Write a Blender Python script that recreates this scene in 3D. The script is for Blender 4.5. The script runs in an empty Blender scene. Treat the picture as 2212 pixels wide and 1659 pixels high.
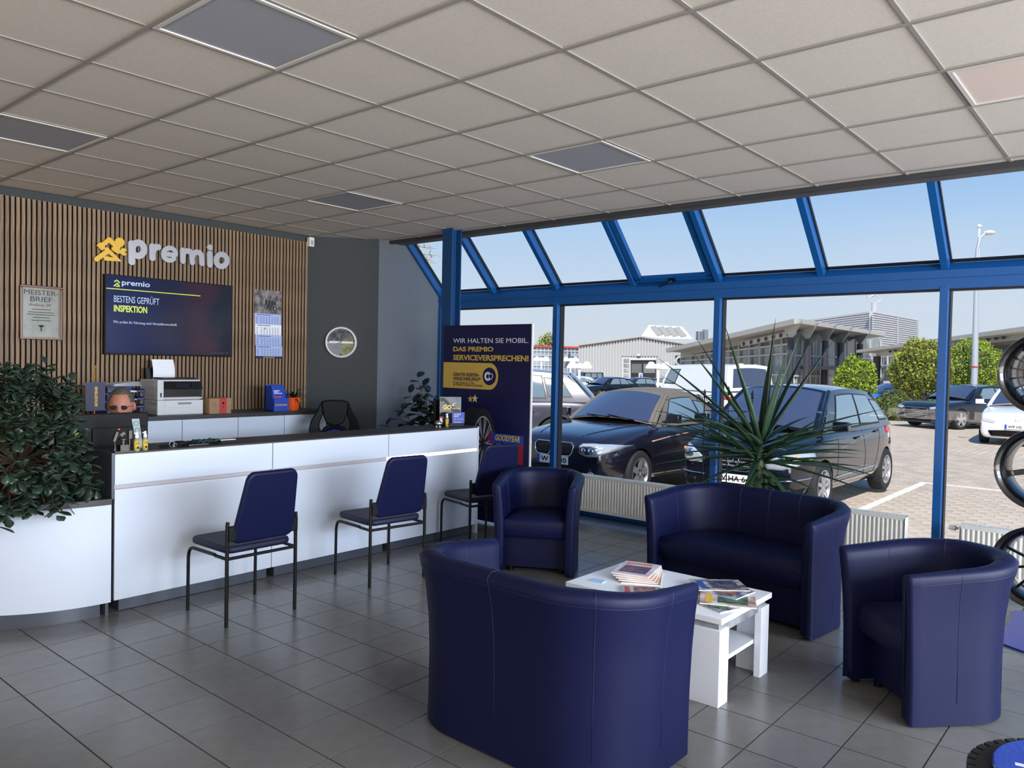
import bpy, bmesh, math, random
from mathutils import Vector, Matrix, Quaternion, noise
from mathutils.bvhtree import BVHTree
random.seed(7)
S = bpy.context.scene
COL = S.collection
PI = math.pi

# ---------------------------------------------------------------- camera
FPX = 1687.526
CAM = Vector((-0.9158298, -3.34816, 1.60))
_a, _b, _c = 5.41283925, -0.0268065, -0.0206269
CR = (Matrix.Rotation(_a, 3, 'Z') @ Matrix.Rotation(_b, 3, 'X') @ Matrix.Rotation(_c, 3, 'Y'))
RGT, FWD, UPV = CR.col[0].copy(), CR.col[1].copy(), CR.col[2].copy()
cd = bpy.data.cameras.new('camera'); cam = bpy.data.objects.new('camera', cd); COL.objects.link(cam)
cd.sensor_fit = 'HORIZONTAL'; cd.sensor_width = 36.0; cd.lens = FPX * 36.0 / 2212.0
cd.clip_start = 0.05; cd.clip_end = 600
M = Matrix.Identity(4)
for i in range(3):
    M[i][0] = RGT[i]; M[i][1] = UPV[i]; M[i][2] = -FWD[i]; M[i][3] = CAM[i]
cam.matrix_world = M
S.camera = cam

# ---------------------------------------------------------------- colour management
S.view_settings.view_transform = 'Standard'; S.view_settings.look = 'None'
S.view_settings.gamma = 1.0; S.view_settings.use_curve_mapping = False
S.view_settings.exposure = 0.0

def lin(c):
    r = []
    for v in c[:3]:
        v = v / 255.0
        r.append(v / 12.92 if v <= 0.04045 else ((v + 0.055) / 1.055) ** 2.4)
    return (r[0], r[1], r[2], 1.0)

# ---------------------------------------------------------------- sky
W = bpy.data.worlds.new('sky'); S.world = W; W.use_nodes = True
nt = W.node_tree; nt.nodes.clear()
wo = nt.nodes.new('ShaderNodeOutputWorld'); bg = nt.nodes.new('ShaderNodeBackground')
tc = nt.nodes.new('ShaderNodeTexCoord'); sp = nt.nodes.new('ShaderNodeSeparateXYZ')
rp = nt.nodes.new('ShaderNodeValToRGB'); cr = rp.color_ramp
cr.elements[0].position = 0.0; cr.elements[0].color = lin((205, 205, 200))
cr.elements[1].position = 1.0; cr.elements[1].color = lin((66, 120, 196))
for pos, c in ((0.03, (222, 230, 238)), (0.09, (214, 228, 243)), (0.17, (188, 217, 247)), (0.27, (142, 189, 242)), (0.42, (112, 166, 230))):
    e = cr.elements.new(pos); e.color = lin(c)
wn = nt.nodes.new('ShaderNodeTexNoise'); wn.inputs['Scale'].default_value = 2.2; wn.inputs['Detail'].default_value = 5
mp = nt.nodes.new('ShaderNodeMapping'); mp.inputs['Scale'].default_value = (1, 1, 3.5)
wr = nt.nodes.new('ShaderNodeMapRange'); wr.inputs['From Min'].default_value = 0.52; wr.inputs['From Max'].default_value = 0.80
wr.inputs['To Max'].default_value = 0.25
mx = nt.nodes.new('ShaderNodeMixRGB'); mx.inputs['Color2'].default_value = lin((230, 238, 246))
L = nt.links.new
L(tc.outputs['Generated'], sp.inputs[0]); L(sp.outputs['Z'], rp.inputs['Fac'])
L(tc.outputs['Generated'], mp.inputs['Vector']); L(mp.outputs[0], wn.inputs['Vector']); L(wn.outputs['Fac'], wr.inputs['Value'])
L(wr.outputs[0], mx.inputs['Fac']); L(rp.outputs['Color'], mx.inputs['Color1']); L(mx.outputs[0], bg.inputs['Color'])
bg.inputs['Strength'].default_value = 1.0; L(bg.outputs[0], wo.inputs[0])

# ---------------------------------------------------------------- sun
SUNDIR = Vector((-0.78, -0.50, 1.0)).normalized()
sl = bpy.data.lights.new('sun', 'SUN'); sl.energy = 7.0; sl.angle = math.radians(0.6); sl.color = (1.0, 0.92, 0.80)
so = bpy.data.objects.new('sun', sl); COL.objects.link(so)
so.rotation_euler = SUNDIR.to_track_quat('Z', 'Y').to_euler(); so.location = (0, 0, 20)

# added fill lamps, standing in for daylight from behind and right of the camera
def area(name, loc, direction, sx, sy, power, col):
    l = bpy.data.lights.new(name, 'AREA'); l.shape = 'RECTANGLE'; l.size = sx; l.size_y = sy
    l.energy = power; l.color = col
    o = bpy.data.objects.new(name, l); COL.objects.link(o)
    o.location = loc; o.rotation_euler = Vector(direction).to_track_quat('-Z', 'Y').to_euler()
    return o
COOL, WARM = (0.74, 0.85, 1.0), (1.0, 0.90, 0.78)
area('fill_side_sky', (2.4, -8.6, 2.3), (0, 1, 0.0), 8.0, 1.5, 1350, COOL)
area('fill_side_ground', (0.2, -8.6, 0.75), (0, 1, 1.35), 12.0, 1.5, 620, WARM)
area('fill_rear_ceiling', (-7.3, -1.6, 0.6), (1, 0, 5.0), 10.0, 0.9, 760, WARM)  # added lamp aimed up to brighten the left part of the ceiling

# ---------------------------------------------------------------- materials
def mat(name, col, rough=0.5, metal=0.0, spec=0.5, vary=0.0, noise_scale=0.0, noise_amt=0.0, bump=0.0, bump_scale=60.0,
        emit=None, estr=0.0, coat=0.0, stretch=None, col2=None, alpha=None, trans=0.0, objrand=0.0):
    m = bpy.data.materials.new(name); m.use_nodes = True
    n = m.node_tree.nodes; k = m.node_tree.links
    b = n['Principled BSDF']
    b.inputs['Base Color'].default_value = lin(col)
    b.inputs['Roughness'].default_value = rough; b.inputs['Metallic'].default_value = metal
    b.inputs['Specular IOR Level'].default_value = spec
    b.inputs['Coat Weight'].default_value = coat
    b.inputs['Coat Roughness'].default_value = 0.03
    b.inputs['Transmission Weight'].default_value = trans
    src = None
    if noise_amt or col2:
        t = n.new('ShaderNodeTexCoord'); mpn = n.new('ShaderNodeMapping')
        if stretch: mpn.inputs['Scale'].default_value = stretch
        tx = n.new('ShaderNodeTexNoise'); tx.inputs['Scale'].default_value = noise_scale or 8; tx.inputs['Detail'].default_value = 6
        k.new(t.outputs['Object'], mpn.inputs[0]); k.new(mpn.outputs[0], tx.inputs['Vector'])
        c = n.new('ShaderNodeMixRGB'); c.inputs['Color1'].default_value = lin(col)
        c.inputs['Color2'].default_value = lin(col2) if col2 else lin([max(0, v * (1 - noise_amt)) for v in col])
        mr = n.new('ShaderNodeMapRange'); mr.inputs['From Min'].default_value = 0.35; mr.inputs['From Max'].default_value = 0.65
        k.new(tx.outputs['Fac'], mr.inputs['Value']); k.new(mr.outputs[0], c.inputs['Fac'])
        src = c.outputs[0]
    if objrand:
        oi = n.new('ShaderNodeObjectInfo'); hs = n.new('ShaderNodeHueSaturation'); mr2 = n.new('ShaderNodeMapRange')
        mr2.inputs['To Min'].default_value = 1 - objrand; mr2.inputs['To Max'].default_value = 1 + objrand
        k.new(oi.outputs['Random'], mr2.inputs['Value']); k.new(mr2.outputs[0], hs.inputs['Value'])
        if src: k.new(src, hs.inputs['Color'])
        else: hs.inputs['Color'].default_value = lin(col)
        src = hs.outputs[0]
    if src: k.new(src, b.inputs['Base Color'])
    if bump:
        t = n.new('ShaderNodeTexCoord'); tx = n.new('ShaderNodeTexNoise'); tx.inputs['Scale'].default_value = bump_scale; tx.inputs['Detail'].default_value = 4
        bp = n.new('ShaderNodeBump'); bp.inputs['Strength'].default_value = bump; bp.inputs['Distance'].default_value = 0.01
        k.new(t.outputs['Object'], tx.inputs['Vector']); k.new(tx.outputs['Fac'], bp.inputs['Height']); k.new(bp.outputs[0], b.inputs['Normal'])
    if emit is not None:
        b.inputs['Emission Color'].default_value = lin(emit); b.inputs['Emission Strength'].default_value = estr
    return m

def glass_mat(name, tint=(248, 250, 252), refl=0.08, rough=0.0):
    m = bpy.data.materials.new(name); m.use_nodes = True
    n = m.node_tree.nodes; k = m.node_tree.links; n.clear()
    o = n.new('ShaderNodeOutputMaterial'); mxs = n.new('ShaderNodeMixShader'); tr = n.new('ShaderNodeBsdfTransparent'); gl = n.new('ShaderNodeBsdfGlossy')
    lw = n.new('ShaderNodeLayerWeight'); lw.inputs['Blend'].default_value = 0.5
    pw = n.new('ShaderNodeMath'); pw.operation = 'POWER'; pw.inputs[1].default_value = 5
    fr = n.new('ShaderNodeMapRange'); fr.inputs['To Min'].default_value = refl * 0.06; fr.inputs['To Max'].default_value = 0.35
    k.new(lw.outputs['Facing'], pw.inputs[0]); k.new(pw.outputs[0], fr.inputs['Value'])
    tr.inputs['Color'].default_value = lin(tint); gl.inputs['Roughness'].default_value = rough
    k.new(fr.outputs[0], mxs.inputs[0]); k.new(tr.outputs[0], mxs.inputs[1]); k.new(gl.outputs[0], mxs.inputs[2]); k.new(mxs.outputs[0], o.inputs[0])
    return m

m_ceil = mat('ceiling_tile', (216, 208, 198), 0.9, noise_scale=60, noise_amt=0.03, bump=0.05, bump_scale=300)
m_ceil_edge = mat('ceiling_grid', (150, 145, 138), 0.8, spec=0.15)
m_lumi = mat('luminaire_diffuser', (158, 160, 168), 0.6)
m_lumi_w = mat('luminaire_diffuser_white', (226, 206, 195), 0.3)
m_tile = mat('floor_tile', (112, 111, 109), 0.24, noise_scale=14, noise_amt=0.05, objrand=0.04, bump=0.03, bump_scale=120)
m_grout = mat('grout', (60, 57, 54), 0.9)
m_slat = mat('oak_slat', (148, 120, 90), 0.6, noise_scale=7, stretch=(14, 14, 0.8), col2=(112, 87, 62), objrand=0.16)
m_felt = mat('black_felt', (6, 5, 6), 0.95)
m_wall_lit = mat('grey_wall_lit', (104, 110, 116), 0.85, bump=0.25, bump_scale=70)  # same paint as the dark wall, its lighting put into the colour
m_wall_dark = mat('dark_grey_wall', (62, 66, 67), 0.85, bump=0.2, bump_scale=70)
m_plaster = mat('white_plaster', (205, 203, 198), 0.9)
m_blue = mat('blue_frame', (16, 80, 142), 0.35)
m_blue_d = mat('blue_column', (14, 62, 108), 0.4)
m_gasket = mat('black_gasket', (18, 18, 20), 0.5)
m_glass = glass_mat('window_glass')
m_beam = mat('roof_beam', (92, 90, 88), 0.7)
m_beam_d = mat('edge_angle', (52, 52, 54), 0.6)
m_steel = mat('steel', (190, 192, 195), 0.3, 1.0)
m_chrome = mat('chrome', (225, 228, 232), 0.12, 1.0)
m_white = mat('white_laminate', (200, 207, 219), 0.38)
m_white_m = mat('white_matt', (225, 225, 225), 0.7)
m_plinth = mat('grey_plinth', (78, 82, 92), 0.35, metal=0.3)
m_dark_top = mat('dark_oak_top', (50, 47, 48), 0.45, noise_scale=5, stretch=(1.0, 14, 14), noise_amt=0.25)
m_table = mat('table_white', (238, 241, 248), 0.35)
m_groove = mat('frosted_strip', (176, 170, 172), 0.4)
m_led = mat('led_strip', (255, 240, 215), 0.5, emit=(255, 236, 205), estr=2.6)
m_navy = mat('navy_leather', (8, 14, 53), 0.5, spec=0.25, bump=0.10, bump_scale=420)
m_navy_seam = mat('navy_seam', (13, 20, 60), 0.5)
m_navy_d = mat('navy_fabric', (8, 13, 46), 0.6)
m_black = mat('black_plastic', (9, 9, 11), 0.5, spec=0.22)
m_black_m = mat('black_metal', (8, 8, 10), 0.5, spec=0.3)
m_rubber = mat('tyre_rubber', (26, 26, 27), 0.8)
m_poster = mat('poster_navy', (9, 13, 62), 0.45)
m_yellow = mat('sign_yellow', (226, 178, 40), 0.4)
m_gold = mat('print_gold', (190, 160, 72), 0.5)
m_silver = mat('sign_silver', (196, 197, 202), 0.22, metal=0.35)
m_ptext = mat('print_white', (205, 208, 225), 0.6)
m_red = mat('print_red', (140, 22, 48), 0.5)
m_gyblue = mat('print_blue', (28, 62, 160), 0.5)
m_leaf = mat('jade_leaf', (38, 56, 42), 0.38, objrand=0.25)
m_leaf_y = mat('young_leaf', (120, 150, 60), 0.4)
m_yucca = mat('yucca_leaf', (40, 66, 42), 0.4, objrand=0.25)
m_rub_leaf = mat('rubber_leaf', (26, 38, 30), 0.25, objrand=0.2)
m_stem = mat('stem', (92, 78, 54), 0.8)
m_trunk = mat('yucca_trunk', (82, 92, 62), 0.8, noise_scale=30, noise_amt=0.4)
m_soil = mat('soil', (52, 40, 32), 0.95)
m_rad = mat('radiator_enamel', (226, 224, 216), 0.35)
m_paper = mat('paper', (232, 234, 240), 0.8)

# ---------------------------------------------------------------- mesh helpers
class MB:
    def __init__(s): s.v = []; s.f = []; s.m = []
    def add(s, vs, fs, mi=0):
        o = len(s.v); s.v += [tuple(v) for v in vs]; s.f += [tuple(i + o for i in f) for f in fs]; s.m += [mi] * len(fs); return s
    def box(s, x0, x1, y0, y1, z0, z1, mi=0):
        v = [(x, y, z) for x in (x0, x1) for y in (y0, y1) for z in (z0, z1)]
        return s.add(v, [(0, 1, 3, 2), (4, 6, 7, 5), (0, 4, 5, 1), (2, 3, 7, 6), (0, 2, 6, 4), (1, 5, 7, 3)], mi)
    def bar(s, p, q, w, h, up=(0, 0, 1), mi=0):
        p = Vector(p); q = Vector(q); d = (q - p).normalized(); up = Vector(up)
        sd = d.cross(up).normalized(); u = sd.cross(d).normalized()
        v = []
        for c in (p, q):
            for a_, b_ in ((-1, -1), (1, -1), (1, 1), (-1, 1)): v.append(c + sd * (a_ * w / 2) + u * (b_ * h / 2))
        return s.add(v, [(0, 1, 2, 3), (7, 6, 5, 4), (0, 4, 5, 1), (1, 5, 6, 2), (2, 6, 7, 3), (3, 7, 4, 0)], mi)
    def prism(s, pts, o, r, u, t, mi=0):
        """polygon pts (a,b) in plane origin o, axes r,u; extruded by vector t"""
        o, r, u, t = Vector(o), Vector(r), Vector(u), Vector(t); n = len(pts)
        a = [o + r * x + u * y for x, y in pts]; b = [p + t for p in a]
        return s.add(a + b, [tuple(range(n))[::-1], tuple(range(n, 2 * n))] + [(i, (i + 1) % n, n + (i + 1) % n, n + i) for i in range(n)], mi)
    def tube(s, pts, r, n=8, mi=0, cap=True, closed=False):
        pts = [Vector(p) for p in pts]; k = len(pts); rs = r if isinstance(r, (list, tuple)) else [r] * k
        vs = []; ref = None
        for i, p in enumerate(pts):
            if closed: d = (pts[(i + 1) % k] - pts[i - 1])
            else: d = (pts[min(i + 1, k - 1)] - pts[max(i - 1, 0)])
            d = d.normalized() if d.length > 1e-9 else Vector((0, 0, 1))
            if ref is None:
                ref = d.orthogonal().normalized()
            ref = (ref - d * ref.dot(d)); ref = ref.normalized() if ref.length > 1e-6 else d.orthogonal().normalized()
            b = d.cross(ref)
            for j in range(n):
                a = 2 * PI * j / n; vs.append(p + (ref * math.cos(a) + b * math.sin(a)) * rs[i])
        fs = []
        for i in range(k if closed else k - 1):
            for j in range(n):
                a = i * n + j; b_ = i * n + (j + 1) % n; c = ((i + 1) % k) * n + (j + 1) % n; d_ = ((i + 1) % k) * n + j
                fs.append((a, b_, c, d_))
        if cap and not closed: fs += [tuple(range(n))[::-1], tuple(range((k - 1) * n, k * n))]
        return s.add(vs, fs, mi)
    def lathe(s, prof, n=24, o=(0, 0, 0), axis=(0, 0, 1), mi=0, a0=0, a1=2 * PI):
        """profile [(r,h)] around axis"""
        o = Vector(o); ax = Vector(axis).normalized(); r1 = ax.orthogonal().normalized(); r2 = ax.cross(r1)
        full = abs(a1 - a0 - 2 * PI) < 1e-6; cnt = n if full else n + 1; vs = []
        for i in range(cnt):
            a = a0 + (a1 - a0) * i / n
            for r, h in prof: vs.append(o + ax * h + (r1 * math.cos(a) + r2 * math.sin(a)) * r)
        k = len(prof); fs = []
        for i in range(n):
            i2 = (i + 1) % cnt
            for j in range(k - 1): fs.append((i * k + j, i2 * k + j, i2 * k + j + 1, i * k + j + 1))
        return s.add(vs, fs, mi)
    def cyl(s, o, axis, r, h, n=20, mi=0, r2=None):
        r2 = r if r2 is None else r2
        return s.lathe([(1e-4, 0), (r, 0), (r2, h), (1e-4, h)], n, o, axis, mi)
    def sphere(s, o, r, n=16, m=10, sc=(1, 1, 1), mi=0):
        vs = []; o = Vector(o)
        for i in range(m + 1):
            t = PI * i / m
            for j in range(n):
                a = 2 * PI * j / n; vs.append(o + Vector((math.sin(t) * math.cos(a) * sc[0], math.sin(t) * math.sin(a) * sc[1], math.cos(t) * sc[2])) * r)
        fs = [(i * n + j, i * n + (j + 1) % n, (i + 1) * n + (j + 1) % n, (i + 1) * n + j) for i in range(m) for j in range(n)]
        return s.add(vs, fs, mi)
    def grid(s, P, mi=0, closed_u=False):
        """P[i][j] points"""
        a = len(P); b = len(P[0]); vs = [p for row in P for p in row]
        fs = [(i * b + j, ((i + 1) % a) * b + j, ((i + 1) % a) * b + j + 1, i * b + j + 1) for i in range(a if closed_u else a - 1) for j in range(b - 1)]
        return s.add(vs, fs, mi)
    def build(s, name, mats, parent=None, smooth=False, bevel=0, loc=None, rz=0, fix=True, seg=2, sub=0, merge=True, solid=0):
        me = bpy.data.meshes.new(name); me.from_pydata(s.v, [], s.f)
        if not isinstance(mats, (list, tuple)): mats = [mats]
        for m in mats: me.materials.append(m)
        if len(mats) > 1: me.polygons.foreach_set('material_index', s.m)
        bm = bmesh.new(); bm.from_mesh(me)
        if merge: bmesh.ops.remove_doubles(bm, verts=bm.verts, dist=1e-5)
        if fix: bmesh.ops.recalc_face_normals(bm, faces=bm.faces)
        bm.to_mesh(me); bm.free()
        if smooth:
            me.polygons.foreach_set('use_smooth', [True] * len(me.polygons))
            if smooth is not True: me.set_sharp_from_angle(angle=math.radians(smooth))
        o = bpy.data.objects.new(name, me); COL.objects.link(o)
        if parent is not None: o.parent = parent
        if loc is not None: o.location = loc
        if rz: o.rotation_euler[2] = rz
        if solid:
            md = o.modifiers.new('thick', 'SOLIDIFY'); md.thickness = solid; md.offset = 0
        if bevel:
            md = o.modifiers.new('bevel', 'BEVEL'); md.width = bevel; md.segments = seg; md.limit_method = 'ANGLE'; md.angle_limit = math.radians(40)
        if sub:
            md = o.modifiers.new('sub', 'SUBSURF'); md.levels = sub; md.render_levels = sub
        return o

def tag(o, label=None, cat=None, group=None, kind=None):
    if label: o['label'] = label
    if cat: o['category'] = cat
    if group: o['group'] = group
    if kind: o['kind'] = kind
    return o
def thing(name, label, cat, loc=(0, 0, 0), rz=0, group=None):
    o = bpy.data.objects.new(name, None); COL.objects.link(o); o.location = loc; o.rotation_euler = (0, 0, rz)
    o.empty_display_size = 0.05
    return tag(o, label, cat, group)
def shell(name, loc=(0, 0, 0)):
    o = bpy.data.objects.new(name, None); COL.objects.link(o); o.location = loc; o.empty_display_size = 0.05
    o['kind'] = 'structure'; return o
def box(name, x0, x1, y0, y1, z0, z1, m, parent=None, bevel=0):
    return MB().box(x0, x1, y0, y1, z0, z1).build(name, m, parent, bevel=bevel)
def inst(o, parent, loc=None, mat4=None, name=None):
    c = o.copy(); COL.objects.link(c); c.parent = parent
    if mat4 is not None: c.matrix_local = mat4
    elif loc is not None: c.location = loc
    return c
def copy_tree(o, parent=None):
    c = o.copy(); COL.objects.link(c); c.parent = parent
    for ch in list(o.children): copy_tree(ch, c)
    return c
def ray(u, v): return RGT * ((u - 1106) / FPX) + FWD - UPV * ((v - 829.5) / FPX)
def at(u, v, d): return CAM + ray(u, v) * d            # a pixel of the photograph at a depth in metres
def on(u, v, ax, c):
    r = ray(u, v); return CAM + r * ((c - CAM[ax]) / r[ax])
def proj(p):
    d = Vector(p) - CAM; f = d.dot(FWD)
    if f <= 0.05: return (-9999, -9999, f)
    return (1106 + FPX * d.dot(RGT) / f, 829.5 - FPX * d.dot(UPV) / f, f)
def gz(p):
    s = (Vector(p) - CAM).dot(FWD)
    return -0.25 if s < 26 else -0.25 - (s - 26) * 0.0145

_fonts = {}
def text(name, body, o, r, u, w, h, m, parent=None, depth=0.001, bold=0.0, shear=0.0, lift=0.0005):
    """flat lettering whose ink box is w x h, lower left at o, reading along r, up along u"""
    c = bpy.data.curves.new('t', 'FONT'); c.body = body; c.size = 1; c.offset = bold; c.shear = shear; c.resolution_u = 3
    c.fill_mode = 'FRONT' if not depth else 'BOTH'; c.extrude = 0.01 if depth else 0
    ob = bpy.data.objects.new('t', c); COL.objects.link(ob)
    dg = bpy.context.evaluated_depsgraph_get(); dg.update()
    me = bpy.data.meshes.new_from_object(ob.evaluated_get(dg))
    bpy.data.objects.remove(ob); bpy.data.curves.remove(c)
    xs = [v.co.x for v in me.vertices]; ys = [v.co.y for v in me.vertices]
    if not xs: return None
    x0, x1, y0, y1 = min(xs), max(xs), min(ys), max(ys)
    r = Vector(r).normalized(); u = Vector(u).normalized(); nn = r.cross(u); o = Vector(o)
    for v in me.vertices:
        a = (v.co.x - x0) / (x1 - x0) * w; b_ = (v.co.y - y0) / (y1 - y0) * h; cc = (v.co.z + 0.01) / 0.02 * depth if depth else 0
        v.co = o + r * a + u * b_ + nn * (cc + lift)
    me.materials.clear(); me.materials.append(m)
    ob = bpy.data.objects.new(name, me); COL.objects.link(ob)
    if parent is not None: ob.parent = parent
    return ob
def rect(o, r, u, w, h, t=0.001):
    """thin slab builder args helper"""
    r = Vector(r).normalized(); u = Vector(u).normalized(); n = r.cross(u)
    return MB().prism([(0, 0), (w, 0), (w, h), (0, h)], o, r, u, n * t)
def slab(name, o, r, u, w, h, t, m, parent=None, bevel=0):
    return rect(o, r, u, w, h, t).build(name, m, parent, bevel=bevel)
def dup_mesh_apply(o):
    dg = bpy.context.evaluated_depsgraph_get(); dg.update()
    me = bpy.data.meshes.new_from_object(o.evaluated_get(dg)); old = o.data
    o.modifiers.clear(); o.data = me
    return o
# ================================================================ ROOM
CZ = 2.9865
T = 0.625
# floor: grout bed + tiles
fl = MB().box(-7.0, 6.07, -8.2, 4.3, -0.12, -0.004).build('floor', m_grout); tag(fl, kind='structure')
FX0, FY0, FP = 0.6908, 1.3064, 0.3031
tb = MB().box(-FP / 2 + .0032, FP / 2 - .0032, -FP / 2 + .0032, FP / 2 - .0032, -0.004, 0.0)
cells = []
for i in range(-26, 18):
    for j in range(-32, 10):
        x = FX0 + (i + .5) * FP; y = FY0 + (j + .5) * FP
        if x > 5.99 or x < -6.9 or y > 4.1 or y < -8.1: continue
        if y > 3.6 and x > 4.9: continue
        u_, v_, f_ = proj((x, y, 0))
        vis = f_ > 0.3 and -60 < u_ < 2290 and 700 < v_ < 1760
        hidden = (y > 1.7 and x < 4.4)
        cells.append((0 if vis and not hidden else 1, f_ if f_ > 0 else 99, x, y))
cells.sort()
tile0 = None; rest = MB()
for n_, (vv, f_, x, y) in enumerate(cells):
    if n_ < 300:
        if tile0 is None:
            tile0 = tb.build('tile', m_tile, fl, bevel=0); tile0.location = (x, y, 0)
        else: inst(tile0, fl, (x, y, 0))
    else:
        h = FP / 2 - .0032; rest.box(x - h, x + h, y - h, y + h, -0.004, 0)
r_ = rest.build('tile_field', m_tile, fl); r_['kind'] = 'stuff'

# ceiling: slab, tiles, grid, luminaires
ce = MB().box(-7.0, 5.12, -8.2, 4.3, CZ + 0.03, CZ + 0.10).build('ceiling', m_plaster); tag(ce, kind='structure')
LUM = {(1, -1), (1, 3), (5, -1), (5, 3), (5, -5), (1, -5), (-3, -1), (-3, 3)}
ct0 = None
for i in range(-12, 9):
    for j in range(-14, 7):
        x0, x1, y0, y1 = i * T, min((i + 1) * T, 5.12), j * T, min((j + 1) * T, 4.15)
        if x1 - x0 < .05 or y1 - y0 < .05 or (i, j) in LUM: continue
        if x0 < -7 or y0 < -8.2: continue
        if x1 - x0 > T - .01 and y1 - y0 > T - .01:
            if ct0 is None:
                ct0 = MB().box(-T/2+.006, T/2-.006, -T/2+.006, T/2-.006, 0.004, 0.02).build('ceiling_tile', m_ceil, ce, loc=((x0+x1)/2, (y0+y1)/2, CZ))
            else: inst(ct0, ce, ((x0+x1)/2, (y0+y1)/2, CZ))
        else:
            box('ceiling_tile', x0+.006, x1-.006, y0+.006, y1-.006, CZ+.004, CZ+.02, m_ceil, ce)
for i in range(-11, 9):
    MB().box(i*T-.012, i*T+.012, -8.2, 4.15, CZ-.003, CZ+.003).build('grid_rail', m_ceil_edge, ce)
for j in range(-13, 7):
    MB().box(-7.0, 5.12, j*T-.009, j*T+.009, CZ-.001, CZ+.0035).build('cross_rail', m_ceil_edge, ce)
nl = 0
LLAB = {(1, -1): 'dark square ceiling luminaire, largest one, at the top left of the picture', (1, 3): 'dark square ceiling luminaire at the left edge above the slatted wall',
        (5, -1): 'grey ceiling luminaire with a shiny rim in front of the tilting roof window', (5, 3): 'flat grey ceiling luminaire nearest the wall clock', (5, -5): 'pinkish white ceiling luminaire at the far right'}
for (i, j) in sorted(LUM):
    if (i, j) not in LLAB: 
        box('ceiling_tile', i*T+.006, i*T+T-.006, j*T+.006, j*T+T-.006, CZ+.004, CZ+.02, m_ceil, ce); continue
    t = thing('ceiling_light', LLAB[(i, j)], 'ceiling light', (i*T+T/2, j*T+T/2, CZ), group=None)
    f = MB(); a = T/2-.012; b = T/2-.032
    for q in ((-a, a, -a, -b), (-a, a, b, a), (-a, -b, -b, b), (b, a, -b, b)): f.box(*q, -.006, .012)
    f.build('frame', mat('luminaire_frame', (206, 200, 192), 0.3), t)
    MB().box(-b, b, -b, b, 0.0, .012).build('diffuser', m_lumi_w if j == -5 else m_lumi, t)
# ceiling edge at the glazing
e = MB().box(5.12, 5.16, -8.2, 3.66, 2.955, 3.08).build('trim_1', m_beam_d); tag(e, kind='structure')
e = MB().box(5.16, 5.34, -8.2, 3.66, 2.965, 3.2).build('trim_2', m_beam); tag(e, kind='structure')
# roof over everything
rf = MB().box(-7.5, 5.36, -8.5, 4.6, 3.12, 3.40).build('roof', m_beam); tag(rf, kind='structure')

# walls
wb = shell('wall_back')
MB().box(-7.0, 4.45, 4.172, 4.35, 0, 3.1).build('wall_panel', m_wall_dark, wb)
MB().box(0.0, 4.345, 4.160, 4.172, 0.0, 2.915).build('felt_backing', m_felt, wb)
sl0 = None; pitch = 0.0406; k = 0
x = 4.345 - 0.0135
while x > 0.02:
    if sl0 is None:
        sl0 = MB().box(-.0135, .0135, -.0168, 0, 0, 2.915, 1).box(-.0135, .0135, -.018, -.0168, 0, 2.915, 0).build('slat', [m_slat, m_felt], wb, loc=(x, 4.160, 0), merge=False)
    else: inst(sl0, wb, (x, 4.160, 0))
    x -= pitch
d = shell('wall_diagonal')
MB().prism([(4.40, 4.172), (4.97, 3.65), (5.2, 3.85), (4.7, 4.4)], (0, 0, 0), (1, 0, 0), (0, 1, 0), (0, 0, 3.05)).build('wall_face', m_wall_dark, d)
sw = shell('wall_corner')
MB().prism([(4.97, 0), (6.1, 0), (6.1, 2.28), (5.36, 3.04), (4.97, 3.04)], (0, 3.65, 0), (1, 0, 0), (0, 0, 1), (0, 0.2, 0)).build('wall_face', m_wall_lit, sw)
lw = shell('wall_left')
# the left side of the room is solid behind the camera's left; the rear and right fronts are glazed
MB().box(-7.2, -7.0, 1.9, 4.35, 0, 3.1).build('wall_face', m_plaster, lw)
rw = shell('wall_rear')
MB().box(-7.2, -7.0, -8.3, 1.9, 0, 0.5).build('parapet', m_plaster, rw)
for y in (-8.2, -6.0, -4.0, -2.0, 0.0, 1.8): MB().box(-7.15, -7.03, y, y+.08, .5, 3.1).build('mullion', m_blue, rw)
rs = shell('wall_right')
for x in (-7.0, -5.0, -3.1, -1.2, 0.7, 2.6, 4.5): MB().box(x, x+.08, -8.3, -8.18, 0, 3.05).build('mullion', m_blue, rs)
MB().box(-7.0, 5.95, -8.28, -8.20, 2.25, 2.38).build('transom', m_blue, rs)
MB().box(-7.0, 5.95, -8.28, -8.20, 0, 0.10).build('bottom_rail', m_blue, rs)

# front: vertical glazing
MY = [3.60, 1.80, -0.10, -2.00, -3.90, -5.80, -7.70]
fr = shell('wall_front')
for y in MY:
    MB().box(5.93, 6.06, y, y+.06, 0.0, 2.27).build('mullion', m_blue, fr, bevel=.002)
    MB().box(5.985, 6.055, y-.010, y, 0.08, 2.24).build('gasket', m_gasket, fr)
    MB().box(5.985, 6.055, y+.06, y+.07, 0.08, 2.24).build('gasket', m_gasket, fr)
    for z in (2.16, 2.19): MB().cyl((5.955, y, z), (0, -1, 0), .005, .004, 8).build('bolt', m_steel, fr)
MB().box(5.93, 6.06, -8.2, 3.66, 0.0, 0.09).build('bottom_rail', m_blue, fr, bevel=.002)
MB().box(5.985, 6.05, -8.2, 3.66, 0.09, 0.10).build('gasket', m_gasket, fr)
MB().box(5.935, 6.08, -8.2, 3.66, 2.25, 2.335).build('transom', m_blue, fr, bevel=.002)
MB().box(5.985, 6.055, -8.2, 3.66, 2.238, 2.25).build('gasket', m_gasket, fr)
MB().prism([(5.925, 2.335), (6.08, 2.335), (6.08, 2.36), (5.985, 2.455), (5.925, 2.395)], (0, -8.2, 0), (1, 0, 0), (0, 0, 1), (0, 11.86, 0)).build('eaves_rail', m_blue, fr)
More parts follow.
